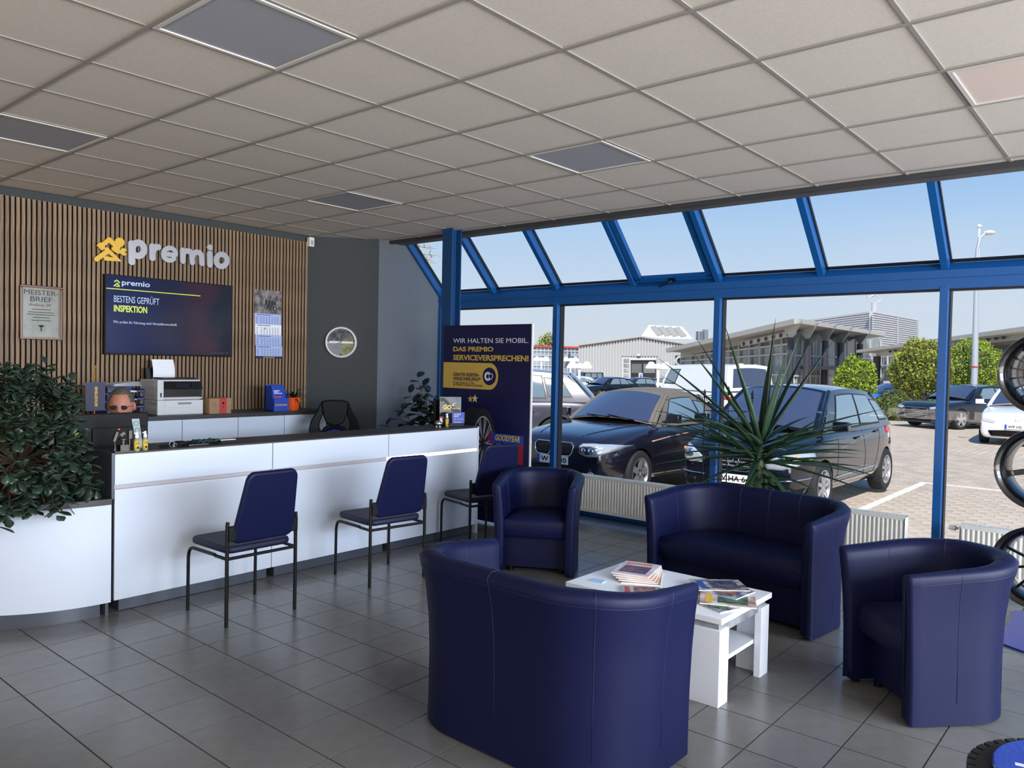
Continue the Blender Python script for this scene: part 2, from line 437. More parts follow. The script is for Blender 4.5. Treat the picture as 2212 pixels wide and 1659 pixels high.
MB().box(6.055, 6.09, -8.2, 3.66, -0.30, 0.05).build('foundation', m_beam, fr)
# sloped glazing
D = Vector((5.36 - 5.93, 0, 3.0 - 2.42)).normalized(); N = Vector((D.z, 0, -D.x))
RY = [3.60, 2.72, 1.80, 0.82, -0.10, -1.05, -2.00, -2.95, -3.90, -4.85, -5.80, -6.75, -7.70]
for y in RY:
    p = Vector((5.965, y+.03, 2.385)) + N * 0.035; q = p + D * 0.98
    MB().bar(p, q, .055, .10, up=N).build('rafter', m_blue, fr, bevel=.002)
    for s_ in (-1, 1):
        MB().bar(p + N*.045 + Vector((0, s_*.033, 0)), q + N*.045 + Vector((0, s_*.033, 0)), .012, .03, up=N).build('gasket', m_gasket, fr)
    for s_ in (-1, 1):
        for a_, b_ in ((.03, -.02), (.055, .0), (.03, .02)):
            c_ = p + D*a_ + N*b_ + Vector((0, s_*.0275, 0))
            MB().cyl(c_, (0, s_, 0), .0055, .004, 8).build('bolt', m_steel, fr)
ya = [3.60, 1.80, -0.10, -2.00, -3.90]
n_ = 0
for a_, b_ in zip(MY[:-1], MY[1:]):
    n_ += 1; w_ = shell('window_%d' % n_)
    MB().box(6.010, 6.020, b_+.06, a_, 0.09, 2.245).build('pane', m_glass, w_)
for a_, b_ in zip(RY[:-1], RY[1:]):
    n_ += 1; w_ = shell('window_%d' % n_)
    o_ = Vector((5.965, b_+.058, 2.385)) + N*.075 - D*.02
    MB().prism([(0, 0), (a_-b_-.056, 0), (a_-b_-.056, 1.0), (0, 1.0)], o_, (0, 1, 0), D, N*.008).build('pane', m_glass, w_)
    MB().bar(o_ + D*.075 - N*.012, o_ + D*.075 - N*.012 + Vector((0, a_-b_-.056, 0)), .02, .02, up=N).build('gasket', m_gasket, w_)
    if abs(b_ + .10) < .01:   # the opening light
        for s0, s1, wd in ((.02, .02, 0),):
            y0, y1 = b_+.075, a_-.015
            e0 = Vector((5.965, 0, 2.385)) + N*.03 + D*.085
            e1 = e0 + D*.85
            MB().bar(e0+Vector((0,y0+.03,0)), e1+Vector((0,y0+.03,0)), .055, .05, up=N).build('sash', m_blue, w_)
            MB().bar(e0+Vector((0,y1-.03,0)), e1+Vector((0,y1-.03,0)), .055, .05, up=N).build('sash', m_blue, w_)
            MB().bar(e0+Vector((0,y0,0)), e0+Vector((0,y1,0)), .05, .05, up=N).build('sash', m_blue, w_)
            hp = e0 + Vector((0, (y0+y1)/2, 0)) - N*.03
            hb = MB().bar(hp - Vector((0,.03,0)), hp + Vector((0,.03,0)), .03, .03, up=N)
            hb.tube([hp - N*.015, hp - N*.05 + Vector((0, .02, 0)), hp - N*.075 + Vector((0, .12, -.02))], .009, 8)
            hb.build('handle', m_black_m, w_)
# column: rolled steel section
cl = shell('column')
c_ = MB(); c_.box(4.885, 4.899, 2.395, 2.535, 0, CZ+.02); c_.box(5.015, 5.029, 2.395, 2.535, 0, CZ+.02); c_.box(4.899, 5.015, 2.461, 2.469, 0, CZ+.02)
c_.build('steel_section', m_blue_d, cl)
# ================================================================ RECEPTION COUNTER
CX = [1.17, 2.275, 3.368, 4.455]
CLAB = ['white reception counter unit behind the leftmost visitor chair, next to the rounded end',
        'middle white reception counter unit, behind the second visitor chair',
        'right-hand white reception counter unit with a lit light strip under its upper panel']
for k in range(3):
    x0, x1 = CX[k], CX[k+1]; g = .003
    t = thing('reception_counter', CLAB[k], 'counter', ((x0+x1)/2, 1.60, 0), group='reception counter units'); w = (x1-x0)/2
    MB().box(-w+g, w-g, -.015, .003, .085, .772).build('lower_panel', m_white, t, bevel=.0015)
    MB().box(-w+g, w-g, -.015, .003, .800, .988).build('upper_panel', m_white, t, bevel=.0015)
    MB().box(-w+g, w-g, .006, .02, .772, .800).build('light_strip' if k == 2 else 'groove_strip', m_led if k == 2 else m_groove, t)
    MB().box(-w+g, w-g, .02, .38, .09, .975).build('carcass', m_plinth, t)
    MB().box(-w+.05, w-g*(1 if k else 1)-.01, .030, .36, 0.004, .089).build('plinth', m_plinth, t)
    MB().box(-w, w, -.008, .40, .976, .998).build('countertop', m_dark_top, t, bevel=.001)
    if k == 0: MB().box(-w-.016, -w, -.015, .40, .715, .998).build('end_panel', m_plinth, t)
    if k == 2: MB().box(w, w+.016, -.015, .40, .0, .998).build('end_panel', m_white, t)
# desk behind the raised counter
t = thing('reception_desk', 'low dark desk board behind the raised white counter', 'desk', (2.8, 2.40, 0))
MB().box(-1.60, 1.64, -.36, .30, .695, .730).build('desk_top', m_dark_top, t, bevel=.002)
for x in (-1.55, 0, 1.6): MB().box(x-.015, x+.015, -.34, .27, 0, .695).build('desk_side', m_white, t)
# curved end
t = thing('reception_counter', 'low rounded white end of the reception counter under the big jade plant', 'counter', (1.148, 2.43, 0))
def arc(r, a0, a1, n): return [(-r*math.sin(a0+(a1-a0)*i/n), -r*math.cos(a0+(a1-a0)*i/n)) for i in range(n+1)]
def ringpoly(r1, r2, a1=PI/2): return arc(r1, 0, a1, 24) + arc(r2, 0, a1, 24)[::-1]
MB().prism(ringpoly(.860, .842), (0, 0, .085), (1, 0, 0), (0, 1, 0), (0, 0, .60)).build('curved_panel', m_white, t, smooth=35)
MB().prism(ringpoly(.825, .80), (-.05, 0, 0.0), (1, 0, 0), (0, 1, 0), (0, 0, .084)).build('plinth', m_plinth, t, smooth=35)
MB().prism(ringpoly(.866, .06), (0, 0, .688), (1, 0, 0), (0, 1, 0), (0, 0, .034)).build('countertop', m_dark_top, t, smooth=35)
MB().prism([(-.025, -.84), (-.007, -.84), (-.007, 0), (-.025, 0)], (0, 0, 0), (1, 0, 0), (0, 1, 0), (0, 0, .686)).build('side_panel', m_plinth, t)
# sideboard against the slatted wall
SX = [(1.20, 2.06, 'white sideboard cabinet at the back left, behind the jade plant'), (2.06, 3.19, 'white sideboard cabinet under the printer'), (3.19, 4.23, 'white sideboard cabinet at the back under the orange flower pot')]
for (x0, x1, lb) in SX:
    t = thing('sideboard_cabinet', lb, 'cabinet', ((x0+x1)/2, 3.60, 0), group='sideboard cabinets along the slatted wall'); w = (x1-x0)/2
    MB().box(-w+.002, w-.002, .02, .50, .08, 1.018).build('body', m_white, t)
    MB().box(-w+.01, w-.01, .04, .48, 0, .08).build('plinth', m_plinth, t)
    n = 2; dw = (x1-x0)/n
    for q in range(n): MB().box(-w+q*dw+.003, -w+(q+1)*dw-.003, 0, .019, .09, 1.015).build('door', m_white, t, bevel=.001)
    MB().box(-w, w, -.012, .53, 1.018, 1.055).build('worktop', m_dark_top, t, bevel=.001)

# ================================================================ VISITOR CHAIRS
def rrect(w, h, r, n=5, top=1.0):
    """rounded rectangle, lower left at (-w/2,0); top = relative width of top edge"""
    P = []
    for cx, cy, a0 in ((1, 0, -PI/2), (1, 1, 0), (-1, 1, PI/2), (-1, 0, PI)):
        for i in range(n+1):
            a = a0 + PI/2*i/n
            yy = (h-r if cy else r) + r*math.sin(a); xx = cx*(w/2-r) + r*math.cos(a)
            P.append((xx*(1+(top-1)*yy/h), yy))
    return P
def visitor_chair(label, loc, rz):
    t = thing('visitor_chair', label, 'chair', (*loc, 0), rz, group='navy visitor chairs at the counter')
    # seat: x forward, y left
    s = MB(); P = rrect(.45, .46, .06)
    s.prism([(b - .22, a) for a, b in P], (0, 0, .425), (1, 0, 0), (0, 1, 0), (0, 0, .045))
    o = s.build('seat', m_navy_d, t, bevel=.018, seg=3, smooth=60)
    bk = MB(); Q = rrect(.43, .45, .055, 6, top=.79); ax = Vector((-.27, 0, 1)).normalized(); nn = Vector((ax.z, 0, -ax.x))
    bk.prism([(a, b) for a, b in Q], (-.245, 0, .485), (0, 1, 0), ax, nn*.036)
    bk.build('backrest', m_navy, t, bevel=.015, seg=3, smooth=60)
    for sg in (-1, 1):
        y = sg*.236
        MB().tube([(-.235, y, 0), (-.235, y, .60), (-.237, y-sg*.002, .625)], .0115, 10).build('leg', m_black_m, t, smooth=60)
        f = [(.225, y, 0), (.222, y, .34), (.214, y, .375), (.196, y, .398), (.165, y, .407), (-.10, y, .409)]
        MB().tube(f, .0105, 10).build('leg', m_black_m, t, smooth=60)
        MB().box(-.252, -.222, y-sg*.055-.022, y-sg*.055+.036 if sg < 0 else y+.008, .505, .60).build('back_bracket', m_black, t, bevel=.006) if False else \
        MB().box(-.262, -.226, min(y, y-sg*.05), max(y, y-sg*.05), .51, .60).build('back_bracket', m_black, t, bevel=.006)
        MB().bar((-.235, y, .405), (-.10, y, .405), .012, .016).build('side_rail', m_black_m, t)
    MB().tube([(-.235, -.236, .405), (-.235, .236, .405)], .010, 8).build('cross_bar', m_black_m, t, smooth=60)
    return t
visitor_chair('navy visitor chair at the left of the counter, nearest the jade plant', (1.755, 1.115), math.radians(90))
visitor_chair('navy visitor chair in front of the middle counter unit', (2.883, 1.112), math.radians(83.5))
visitor_chair('navy visitor chair at the right end of the counter, in front of the blue poster', (4.08, 1.22), math.radians(76))

# ================================================================ TUB SEATING
def tub(name, label, loc, rz, Wd, Dp, h=.755, R=.27, seams=()):
    t = thing(name, label, 'sofa' if 'sofa' in name else 'armchair', (*loc, 0), rz, group='navy tub seats round the coffee table')
    th = .074; hw = Wd/2 - th/2; xb = -Dp/2 + th/2; xf = Dp/2 - .01
    # centre line of the shell
    path = []; nst = 7
    for i in range(nst): path.append((xf + (xb+R-xf)*i/nst, -hw, 0.0, -1.0))
    for i in range(11):
        a = PI/2*i/10; path.append((xb+R-R*math.sin(a), -hw+R-R*math.cos(a), -math.sin(a), -math.cos(a)))
    nb = 8 if Wd > 1 else 3
    for i in range(1, nb): path.append((xb, -hw+R+(2*hw-2*R)*i/nb, -1.0, 0.0))
    for (x, y, nx, ny) in path[:nst+11][::-1]: path.append((x, -y, nx, -ny))
    n = len(path); L_ = [0]
    for i in range(1, n): L_.append(L_[-1] + math.hypot(path[i][0]-path[i-1][0], path[i][1]-path[i-1][1]))
    tot = L_[-1]
    def sec(i, shrink=1.0, push=0.0):
        x, y, nx, ny = path[i]; e = min(L_[i], tot-L_[i])
        back = min(1, e/(Dp*.9)); hh = h*(.93+.07*back**1.0)
        fx = .034*max(0, 1-e/.42)
        pts = []
        prof = [(.5, .028), (.53, .012), (.50, .15), (.50, .40), (.56, .62), (.72, .82), (.93, .93), (.98, .972), (.80, .997), (.35, 1.0), (-.05, .985), (-.22, .95), (-.24, .90), (-.36, .80), (-.47, .62), (-.50, .40), (-.50, .1), (-.46, .03)]
        for o, z in prof:
            oo = (o if o > 0 else o)*th
            if o > 0.5: oo = .5*th + (o-.5)*th*1.5*(.30+.70*back)
            zz = z*hh
            sx = x + nx*oo; sy = y + ny*oo
            sx += fx*(z**2.2)
            if push: sx += push
            zc = .5*hh
            if shrink != 1:
                sx = x + fx*(z**2.2) + push + (sx-x-fx*(z**2.2)-push)*1.0; c = .25*th*(z**3)
                sy = (y+ny*c) + (sy-(y+ny*c))*shrink; zz = zc + (zz-zc)*(1-(1-shrink)*.06)
            pts.append((sx, sy, zz))
        return pts
    P = [sec(0, .25, .018), sec(0, .72, .015), sec(0, .94, .007)] + [sec(i) for i in range(n)] + [sec(n-1, .94, .007), sec(n-1, .72, .015), sec(n-1, .25, .018)]
    m = MB(); k = len(P[0]); vs = [p for r in P for p in r]; fs = []
    for i in range(len(P)-1):
        for j in range(k): fs.append((i*k+j, (i+1)*k+j, (i+1)*k+(j+1) % k, i*k+(j+1) % k))
    fs += [tuple(range(k)), tuple(range((len(P)-1)*k, len(P)*k))[::-1]]
    m.add(vs, fs); m.build('shell', m_navy, t, smooth=70)
    # seams across the shell
    for f_ in seams:
        i = min(range(n), key=lambda q: abs(L_[q]-f_*tot)); pts = [Vector(p) for p in sec(i)]
        path3 = pts[2:16]; x, y, nx, ny = path[i]
        c = Vector((x, y, .4)); out = []
        for p in path3: out.append(p)
        MB().tube(out, .0018, 6).build('seam', m_navy_seam, t, smooth=True)
    # piping below the outer top edge
    MB().tube([sec(i)[6] for i in range(0, n)], .0016, 6).build('piping', m_navy_seam, t, smooth=True)
    # seat cushion
    inner = []
    for (x, y, nx, ny) in path:
        inner.append((x - nx*(th/2-.004), y - ny*(th/2-.004)))
    fr_ = Dp/2 - .028
    inner = [(min(a, fr_), b) for a, b in inner]
    nf = 8; yl = inner[-1][1]; yr = inner[0][1]
    front = [(fr_ + .02*math.sin(PI*i/nf), yl + (yr-yl)*i/nf) for i in range(1, nf)]
    poly = inner + front; cx = sum(p[0] for p in poly)/len(poly); cyy = 0
    rings = [(.96, .282), (1.0, .295), (1.0, .385), (.985, .408), (.93, .425), (.75, .438), (.4, .445), (.01, .447)]
    s = MB(); vs = []
    for sc, z in rings:
        for (a, b) in poly: vs.append((cx+(a-cx)*sc, b*sc if Wd < 1 else (b if sc > .9 else b)*(1-(1-sc)*.35/.6*(1 if sc > .3 else 1)) if sc > .05 else 0*b, z))
    kk = len(poly); fs = [(i*kk+j, i*kk+(j+1) % kk, (i+1)*kk+(j+1) % kk, (i+1)*kk+j) for i in range(len(rings)-1) for j in range(kk)] + [tuple(range(kk))[::-1]]
    s.add(vs, fs); s.build('seat_cushion', m_navy, t, smooth=60)
    # panel under the seat, feet
    ww = Wd/2 - th + .005
    MB().box(Dp/2-.13, Dp/2-.11, -ww, ww, .035, .295).build('front_panel', m_navy, t, bevel=.004)
    for sx, sy in ((Dp/2-.05, hw), (Dp/2-.05, -hw), (-Dp/2+.13, hw-.12), (-Dp/2+.13, -hw+.12), (Dp/2-.13, ww-.04), (Dp/2-.13, -ww+.04)):
        MB().cyl((sx, sy, 0), (0, 0, 1), .02, .04, 12).build('foot', m_black, t)
    return t
tub('tub_sofa', 'navy two-seat tub sofa with its back to us, in front of the coffee table', (1.725, -1.305), math.radians(-1), 1.14, .57, h=.765, seams=(.12, .27, .50, .73, .88))
tub('tub_sofa', 'navy two-seat tub sofa facing us, in front of the yucca', (4.08, -1.23), math.radians(173), 1.20, .62, h=.755, seams=(.12, .27, .38, .50, .62, .73, .88))
tub('tub_armchair', 'navy tub armchair beyond the near sofa, beside the radiator at the left', (3.93, .42), math.atan2(-.49, -.87), .61, .60, h=.745, R=.24, seams=(.16, .36, .64, .84))
tub('tub_armchair', 'navy tub armchair at the right, beside the black alloy wheels', (3.30, -2.50), math.atan2(.684, -.73), .57, .58, h=.745, R=.24, seams=(.16, .36, .64, .84))

# ================================================================ COFFEE TABLE
TBL = (2.79, -1.335)
t = thing('coffee_table', 'white coffee table with grey concrete-look rail between the tub seats', 'table', (*TBL, 0))
m_conc = mat('concrete_look', (150, 152, 156), 0.7, noise_scale=12, noise_amt=0.25)
TZ = .425
MB().box(-.30, .30, -.45, .45, TZ-.028, TZ).build('tabletop', m_table, t, bevel=.0015)
a = MB()
for q in ((-.275, .275, -.425, -.405), (-.275, .275, .405, .425), (-.275, -.255, -.405, .405), (.255, .275, -.405, .405)): a.box(*q, TZ-.085, TZ-.028)
a.build('apron', m_conc, t)
for sx in (-1, 1):
    for sy in (-1, 1):
        l = MB(); xo = sx*.293; yo = sy*.44
        P = [(xo, yo), (xo - sx*.10, yo), (xo - sx*.10, yo - sy*.035), (xo - sx*.035, yo - sy*.035), (xo - sx*.035, yo - sy*.16), (xo, yo - sy*.16)]
        l.prism(P, (0, 0, 0), (1, 0, 0), (0, 1, 0), (0, 0, TZ-.062)); l.build('leg', m_table, t, bevel=.0015)
MB().box(-.255, .255, -.40, .40, .17, .192).build('shelf', m_table, t, bevel=.001)

def magazine(label, cols, loc, rz, w=.21, l=.285, h=.006, tilt=0, group='magazines on the coffee table'):
    t = thing('magazine', label, 'magazine', loc, rz, group=group)
    pg = MB(); n = 6
    def zz(i, s): return h*(.7 + .3*math.sin(PI*i/n)) if s else 0
    P = [[(-w/2+w*i/n, -l/2, 0.0) for i in range(n+1)], [(-w/2+w*i/n, l/2, 0.0) for i in range(n+1)]]
    Q = [[(-w/2+w*i/n, -l/2, zz(i, 1)) for i in range(n+1)], [(-w/2+w*i/n, l/2, zz(i, 1)) for i in range(n+1)]]
    pg.grid(P); pg.grid(Q)
    pg.grid([P[0], Q[0]]); pg.grid([P[1], Q[1]]); pg.grid([[P[0][0], P[1][0]], [Q[0][0], Q[1][0]]]); pg.grid([[P[0][-1], P[1][-1]], [Q[0][-1], Q[1][-1]]])
    pg.build('pages', m_paper, t)
    mc = mat('cover_print', cols[0], .3, noise_scale=cols[2], col2=cols[1])
    c = MB(); c.grid([[(-w/2+w*i/n, -l/2, zz(i, 1)+.0006) for i in range(n+1)], [(-w/2+w*i/n, l/2, zz(i, 1)+.0006) for i in range(n+1)]])
    c.build('cover', mc, t, solid=.0006)
    zc = h*.99 + .0012; rm = random.Random(int(abs(loc[0]*1000+loc[1]*777+rz*50)))
    pic = MB(); pic.box(-w*.36, w*.36, -l*.36, l*.18, zc, zc+.0003); pic.build('cover_picture', mat('cover_picture', (rm.randint(60, 200), rm.randint(60, 150), rm.randint(50, 160)), .35, noise_scale=38, col2=(rm.randint(10, 70), rm.randint(20, 80), rm.randint(30, 110))), t)
    mh = MB(); mh.box(-w*.40, w*.30, l*.28, l*.40, zc, zc+.0003); mh.build('masthead', mat('masthead', rm.choice(((196, 30, 40), (230, 190, 40), (40, 80, 170), (230, 120, 40))), .4), t)
    MB().box(-w/2-.001, -w/2+.002, -l/2, l/2, 0, h*.72).build('spine', mat('spine_print', cols[1], .4), t)
    return t
zt = TZ
mg = [((228, 150, 60), (120, 90, 70), 9, 'orange-edged magazine at the bottom of the far stack on the coffee table'),
      ((235, 225, 215), (220, 140, 50), 6, 'white and orange magazine lying second from the bottom in the far stack'),
      ((240, 236, 230), (214, 130, 46), 5, 'pale magazine in the middle of the far stack on the coffee table'),
      ((238, 232, 224), (226, 150, 66), 5, 'pale magazine directly under the top one of the far stack'),
      ((236, 232, 232), (200, 170, 190), 6, 'white and pink magazine on top of the far stack on the coffee table')]
B0 = on(1375, 1242, 2, zt)
for k, (c1, c2, ns, lb) in enumerate(mg):
    off = Vector((-.03, -.055, 0))*(1-k/4.0)
    magazine(lb, (c1, c2, ns), (B0.x+off.x, B0.y+off.y, zt+k*.0075), math.radians(-63-3*k), h=.0068)
rp_ = [((60, 66, 84), (206, 206, 206), 16, (1545, 1302), -20, 'magazine with grey cover under the pile at the near end of the table'),
       ((170, 120, 96), (236, 232, 228), 12, (1572, 1300), 25, 'magazine with a brownish photo cover nearest the table corner'),
       ((40, 60, 120), (220, 220, 225), 14, (1560, 1281), -5, 'blue-edged magazine in the middle of the near pile'),
       ((44, 42, 52), (216, 210, 206), 18, (1552, 1273), 42, 'dark motorbike magazine on top of the near pile')]
for k, (c1, c2, ns, (u, v), az, lb) in enumerate(rp_):
    p = on(u, v, 2, zt); magazine(lb, (c1, c2, ns), (p.x, p.y, zt+k*.0068), math.radians(az), w=.20, l=.27, h=.0060, group='magazines on the coffee table')
p = on(1385, 1277, 2, zt); magazine('blue-grey leaflet half hidden behind the near sofa back', ((110, 130, 150), (190, 190, 160), 20), (p.x, p.y, zt), math.radians(35), w=.15, l=.21, h=.008)
p = on(1291, 1256, 2, zt)
t = thing('card_stack', 'small stack of light blue business cards on the coffee table', 'card stack', (p.x, p.y, zt), math.radians(8))
mcard = mat('card_blue', (176, 206, 238), .5)
for k in range(5): MB().box(-.026+.0006*k, .026+.0006*k, -.038, .038, k*.0012, k*.0012+.0010).build('card', mcard, t)

# ================================================================ RADIATORS
def radiator(label, y0, y1, x=5.76, valve=None, z0=.09, z1=.462):
    t = thing('radiator', label, 'radiator', (x, (y0+y1)/2, 0), group='low panel radiators along the glazing'); h = (y1-y0)/2
    n = int((y1-y0)/.0333); P = [[], []]
    for i in range(n*4+1):
        ph = i % 4; dx = (0, 0, .011, .011)[ph]; yy = -h+.012+(2*h-.024)*i/(n*4)
        P[0].append((-.048-dx+.012, yy, z0+.03)); P[1].append((-.048-dx+.012, yy, z1-.03))
    f = MB(); f.grid(P); f.box(-.046, -.034, -h+.01, h-.01, z0, z0+.03); f.box(-.046, -.034, -h+.01, h-.01, z1-.03, z1-.008)
    f.build('front_panel', m_rad, t)
    MB().box(.034, .046, -h+.01, h-.01, z0, z1-.008).build('back_panel', m_rad, t)
    fin = MB()
    for i in range(int((2*h-.04)/.02)): yy = -h+.02+i*.02; fin.box(-.033, .033, yy, yy+.002, z0+.02, z1-.02)
    fin = fin.build('convector_fins', m_rad, t)
    g = MB(); g.box(-.05, -.040, -h, h, z1-.012, z1); g.box(.040, .05, -h, h, z1-.012, z1); g.box(-.004, .004, -h, h, z1-.010, z1)
    i = 0; yy = -h
    while yy < h-.008: g.box(-.04, .04, yy, yy+.007, z1-.006, z1-.001); yy += .016
    g.build('top_grille', m_rad, t)
    for s_ in (-1, 1): MB().box(-.05, .05, s_*h-.002 if s_ > 0 else -h, h if s_ > 0 else -h+.002, z0, z1).build('side_cover', m_rad, t, bevel=.001)
    for s_ in (-.7, .7): MB().box(-.02, .02, s_*h-.015, s_*h+.015, 0, z0+.03).build('foot', m_rad, t)
    if valve:
        v = MB(); v.cyl((0, h+.0, z1-.04), (0, 1, 0), .009, .03, 10); v.build('valve', m_steel, t)
        MB().cyl((0, h+.025, z1-.04), (0, 1, 0), .02, .05, 16, r2=.017).build('thermostat_head', m_rad, t, bevel=.003)
    else:
        MB().cyl((-.052, h-.01, z1-.03), (-1, 0, 0), .006, .012, 8).build('vent_screw', m_steel, t)
    return t
radiator('white panel radiator at the left, beside the blue poster', .10, 1.62)
radiator('white panel radiator behind the far sofa, ending left of the right mullion', -1.80, -.22)
radiator('white panel radiator at the right with a thermostat head, behind the alloy wheels', -3.72, -2.17, valve=True)
# ================================================================ WALL ITEMS (slat fronts at y = 4.142)
YW = 4.141
X_, Z_ = Vector((1, 0, 0)), Vector((0, 0, 1))
RU = (X_, Z_)
# logo sign
t = thing('wall_sign', 'silver lettered shop sign with a yellow running figure above the television', 'sign', (2.73, YW, 2.46))
ps = lambda u, v: on(u, v, 1, YW - .03)
import numpy as np
_pp = [Vector(ps(u, v)) for u, v in ((205, 520), (497, 520))]
def lp(zx, zy):  # pixel of the sign -> local coordinates of the sign
    p = ps(180 + zx/5.924, 500 + zy/5.924); return (p.x - 2.73, p.z - 2.46)
LT = MB
def stroke_poly(a, b, r, n=8):
    ax, ay = a; bx, by = b; an = math.atan2(by-ay, bx-ax)
    P = [(ax + r*math.cos(an+PI/2+PI*i/n), ay + r*math.sin(an+PI/2+PI*i/n)) for i in range(n+1)]
    P += [(bx + r*math.cos(an-PI/2+PI*i/n), by + r*math.sin(an-PI/2+PI*i/n)) for i in range(n+1)]
    return P
def ringstroke(mb, pts, r, y0, dy, n=8):
    """rounded thick stroke along 2-D points as one ribbon (no overlapping faces)"""
    P = [Vector((a, b)) for a, b in pts]; closed = (P[0]-P[-1]).length < 1e-4 and len(P) > 4
    if closed: P = P[:-1]
    k = len(P); Lf = []; Rt = []
    for i in range(k):
        if closed: d0 = (P[i]-P[i-1]).normalized(); d1 = (P[(i+1) % k]-P[i]).normalized()
        else:
            d0 = (P[i]-P[i-1]).normalized() if i else (P[1]-P[0]).normalized()
            d1 = (P[i+1]-P[i]).normalized() if i < k-1 else d0
        d = (d0+d1).normalized(); nn = Vector((-d.y, d.x)); m_ = r/max(.5, nn.dot(Vector((-d0.y, d0.x))))
        Lf.append(P[i]+nn*m_); Rt.append(P[i]-nn*m_)
    f = lambda q, y: (q.x, y, q.y)
    if closed:
        vs = [f(q, y0) for q in Lf+Rt] + [f(q, y0+dy) for q in Lf+Rt]; fs = []
        for i in range(k):
            j = (i+1) % k; fs += [(i, j, k+j, k+i), (2*k+i, 3*k+i, 3*k+j, 2*k+j), (i, 2*k+i, 2*k+j, j), (k+i, k+j, 3*k+j, 3*k+i)]
        mb.add(vs, fs); return
    def cap(c, d):
        an = math.atan2(d.y, d.x); return [c+Vector((r*math.cos(an+PI/2-PI*i/n), r*math.sin(an+PI/2-PI*i/n))) for i in range(1, n)]
    end = cap(P[-1], P[-1]-P[-2]); st = cap(P[0], P[0]-P[1])
    loop = Lf + end + Rt[::-1] + st; m = len(loop); ne = len(end)
    vs = [f(q, y0) for q in loop] + [f(q, y0+dy) for q in loop]
    fs = [(i, (i+1) % m, m+(i+1) % m, m+i) for i in range(m)]
    for o in (0, m):
        for i in range(k-1): fs.append((o+i, o+i+1, o+(k+ne+k-1)-(i+1), o+(k+ne+k-1)-i))
        fs.append(tuple([o+k-1] + [o+k+i for i in range(ne)] + [o+k+ne]))
        fs.append(tuple([o+2*k+ne-1] + [o+2*k+ne+i for i in range(len(st))] + [o]))
    mb.add(vs, fs)
def letter(name, strokes, r):
    mb = MB(); off = 0
    for st in strokes:
        ringstroke(mb, [lp(*q) for q in st], r, -.030 - off, .020 + off); off += .0012
    mb.build(name, m_silver, t)
    bk = MB()
    for q_, st in enumerate(strokes): ringstroke(bk, [lp(*q) for q in st], r*.93, -.0095+.0007*q_, .0085)
    bk.build(name + '_side', m_black, t)
def circ(cx, cy, rx, ry, a0, a1, n=16): return [(cx+rx*math.cos(math.radians(a0+(a1-a0)*i/n)), cy+ry*math.sin(math.radians(a0+(a1-a0)*i/n))) for i in range(n+1)]
r_ = .0295
letter('letter_p', [[(618, 152), (622, 390)], circ(702, 228, 76, 86, 0, 360)], r_)
letter('letter_r', [[(884, 190), (886, 338)], [(886, 262), (900, 222), (930, 200), (958, 200)]], r_)
letter('letter_e', [circ(1105, 290, 80, 80, 48, 362), [(1050, 290), (1170, 302)]], r_*.76)
letter('letter_m', [[(1272, 240), (1276, 380)], [(1276, 300), (1290, 262), (1322, 248), (1362, 256), (1388, 290), (1396, 398)], [(1396, 320), (1412, 280), (1444, 264), (1486, 272), (1512, 306), (1518, 410)]], r_*.9)
letter('letter_i', [[(1620, 285), (1622, 425)], [(1620, 202), (1621.5, 204)]], r_)
letter('letter_o', [circ(1770, 370, 70, 78, 0, 360)], r_*.93)
fig = MB()
for kk_, (st, rr) in enumerate((([(170, 355), (300, 262)], .021), ([(300, 230), (440, 360), (290, 345)], .0205), ([(330, 105), (240, 178), (222, 196)], .0195), ([(330, 105), (440, 205)], .022), ([(385, 222), (440, 258), (500, 258)], .018))):
    ringstroke(fig, [lp(*q) for q in st], rr, -.030-.0012*kk_, .022)
hx, hz = lp(462, 138); fig.prism([(hx+.042*math.cos(2*PI*i/20), hz+.042*math.sin(2*PI*i/20)) for i in range(20)], (0, -.039, 0), (1, 0, 0), (0, 0, 1), (0, .030, 0))
for (cx, cy, a) in ((225, 190, 225), (515, 262, 0)):   # spanner jaws
    jx, jz = lp(cx, cy); P = []
    for i in range(17):
        an = math.radians(a + 35 + (290)*i/16); P.append((jx+.034*math.cos(an), jz+.034*math.sin(an) if False else jz-.034*math.sin(math.radians(0)) + .034*math.sin(an)))
    an = math.radians(a); P.append((jx+.004*math.cos(an), jz+.004*math.sin(an)))
    fig.prism(P, (0, -.0375-.001*(cx > 300), 0), (1, 0, 0), (0, 0, 1), (0, .022, 0))
fig.build('running_figure', m_yellow, t)

# television
t = thing('television', 'large wall-mounted flat screen television showing a navy slide', 'television', (2.768, YW, 1.97))
MB().box(-.634, .634, -.050, 0, -.367, .367).build('housing', m_black, t, bevel=.004)
m_scr = mat('screen_slide', (8, 10, 26), .14, spec=.25)
_n = m_scr.node_tree.nodes; _k = m_scr.node_tree.links; _t = _n.new('ShaderNodeTexCoord'); _s = _n.new('ShaderNodeSeparateXYZ'); _r = _n.new('ShaderNodeValToRGB'); _z = _n.new('ShaderNodeTexNoise'); _z.inputs['Scale'].default_value = 3.5
_m = _n.new('ShaderNodeMath'); _m.operation = 'MULTIPLY_ADD'; _m.inputs[1].default_value = .45; _a = _n.new('ShaderNodeMath'); _a.operation = 'ADD'
_k.new(_t.outputs['Generated'], _s.inputs[0]); _k.new(_t.outputs['Object'], _z.inputs['Vector']); _k.new(_z.outputs['Fac'], _m.inputs[0]); _m.inputs[2].default_value = -.2; _k.new(_s.outputs['X'], _a.inputs[0]); _k.new(_m.outputs[0], _a.inputs[1]); _k.new(_a.outputs[0], _r.inputs['Fac'])
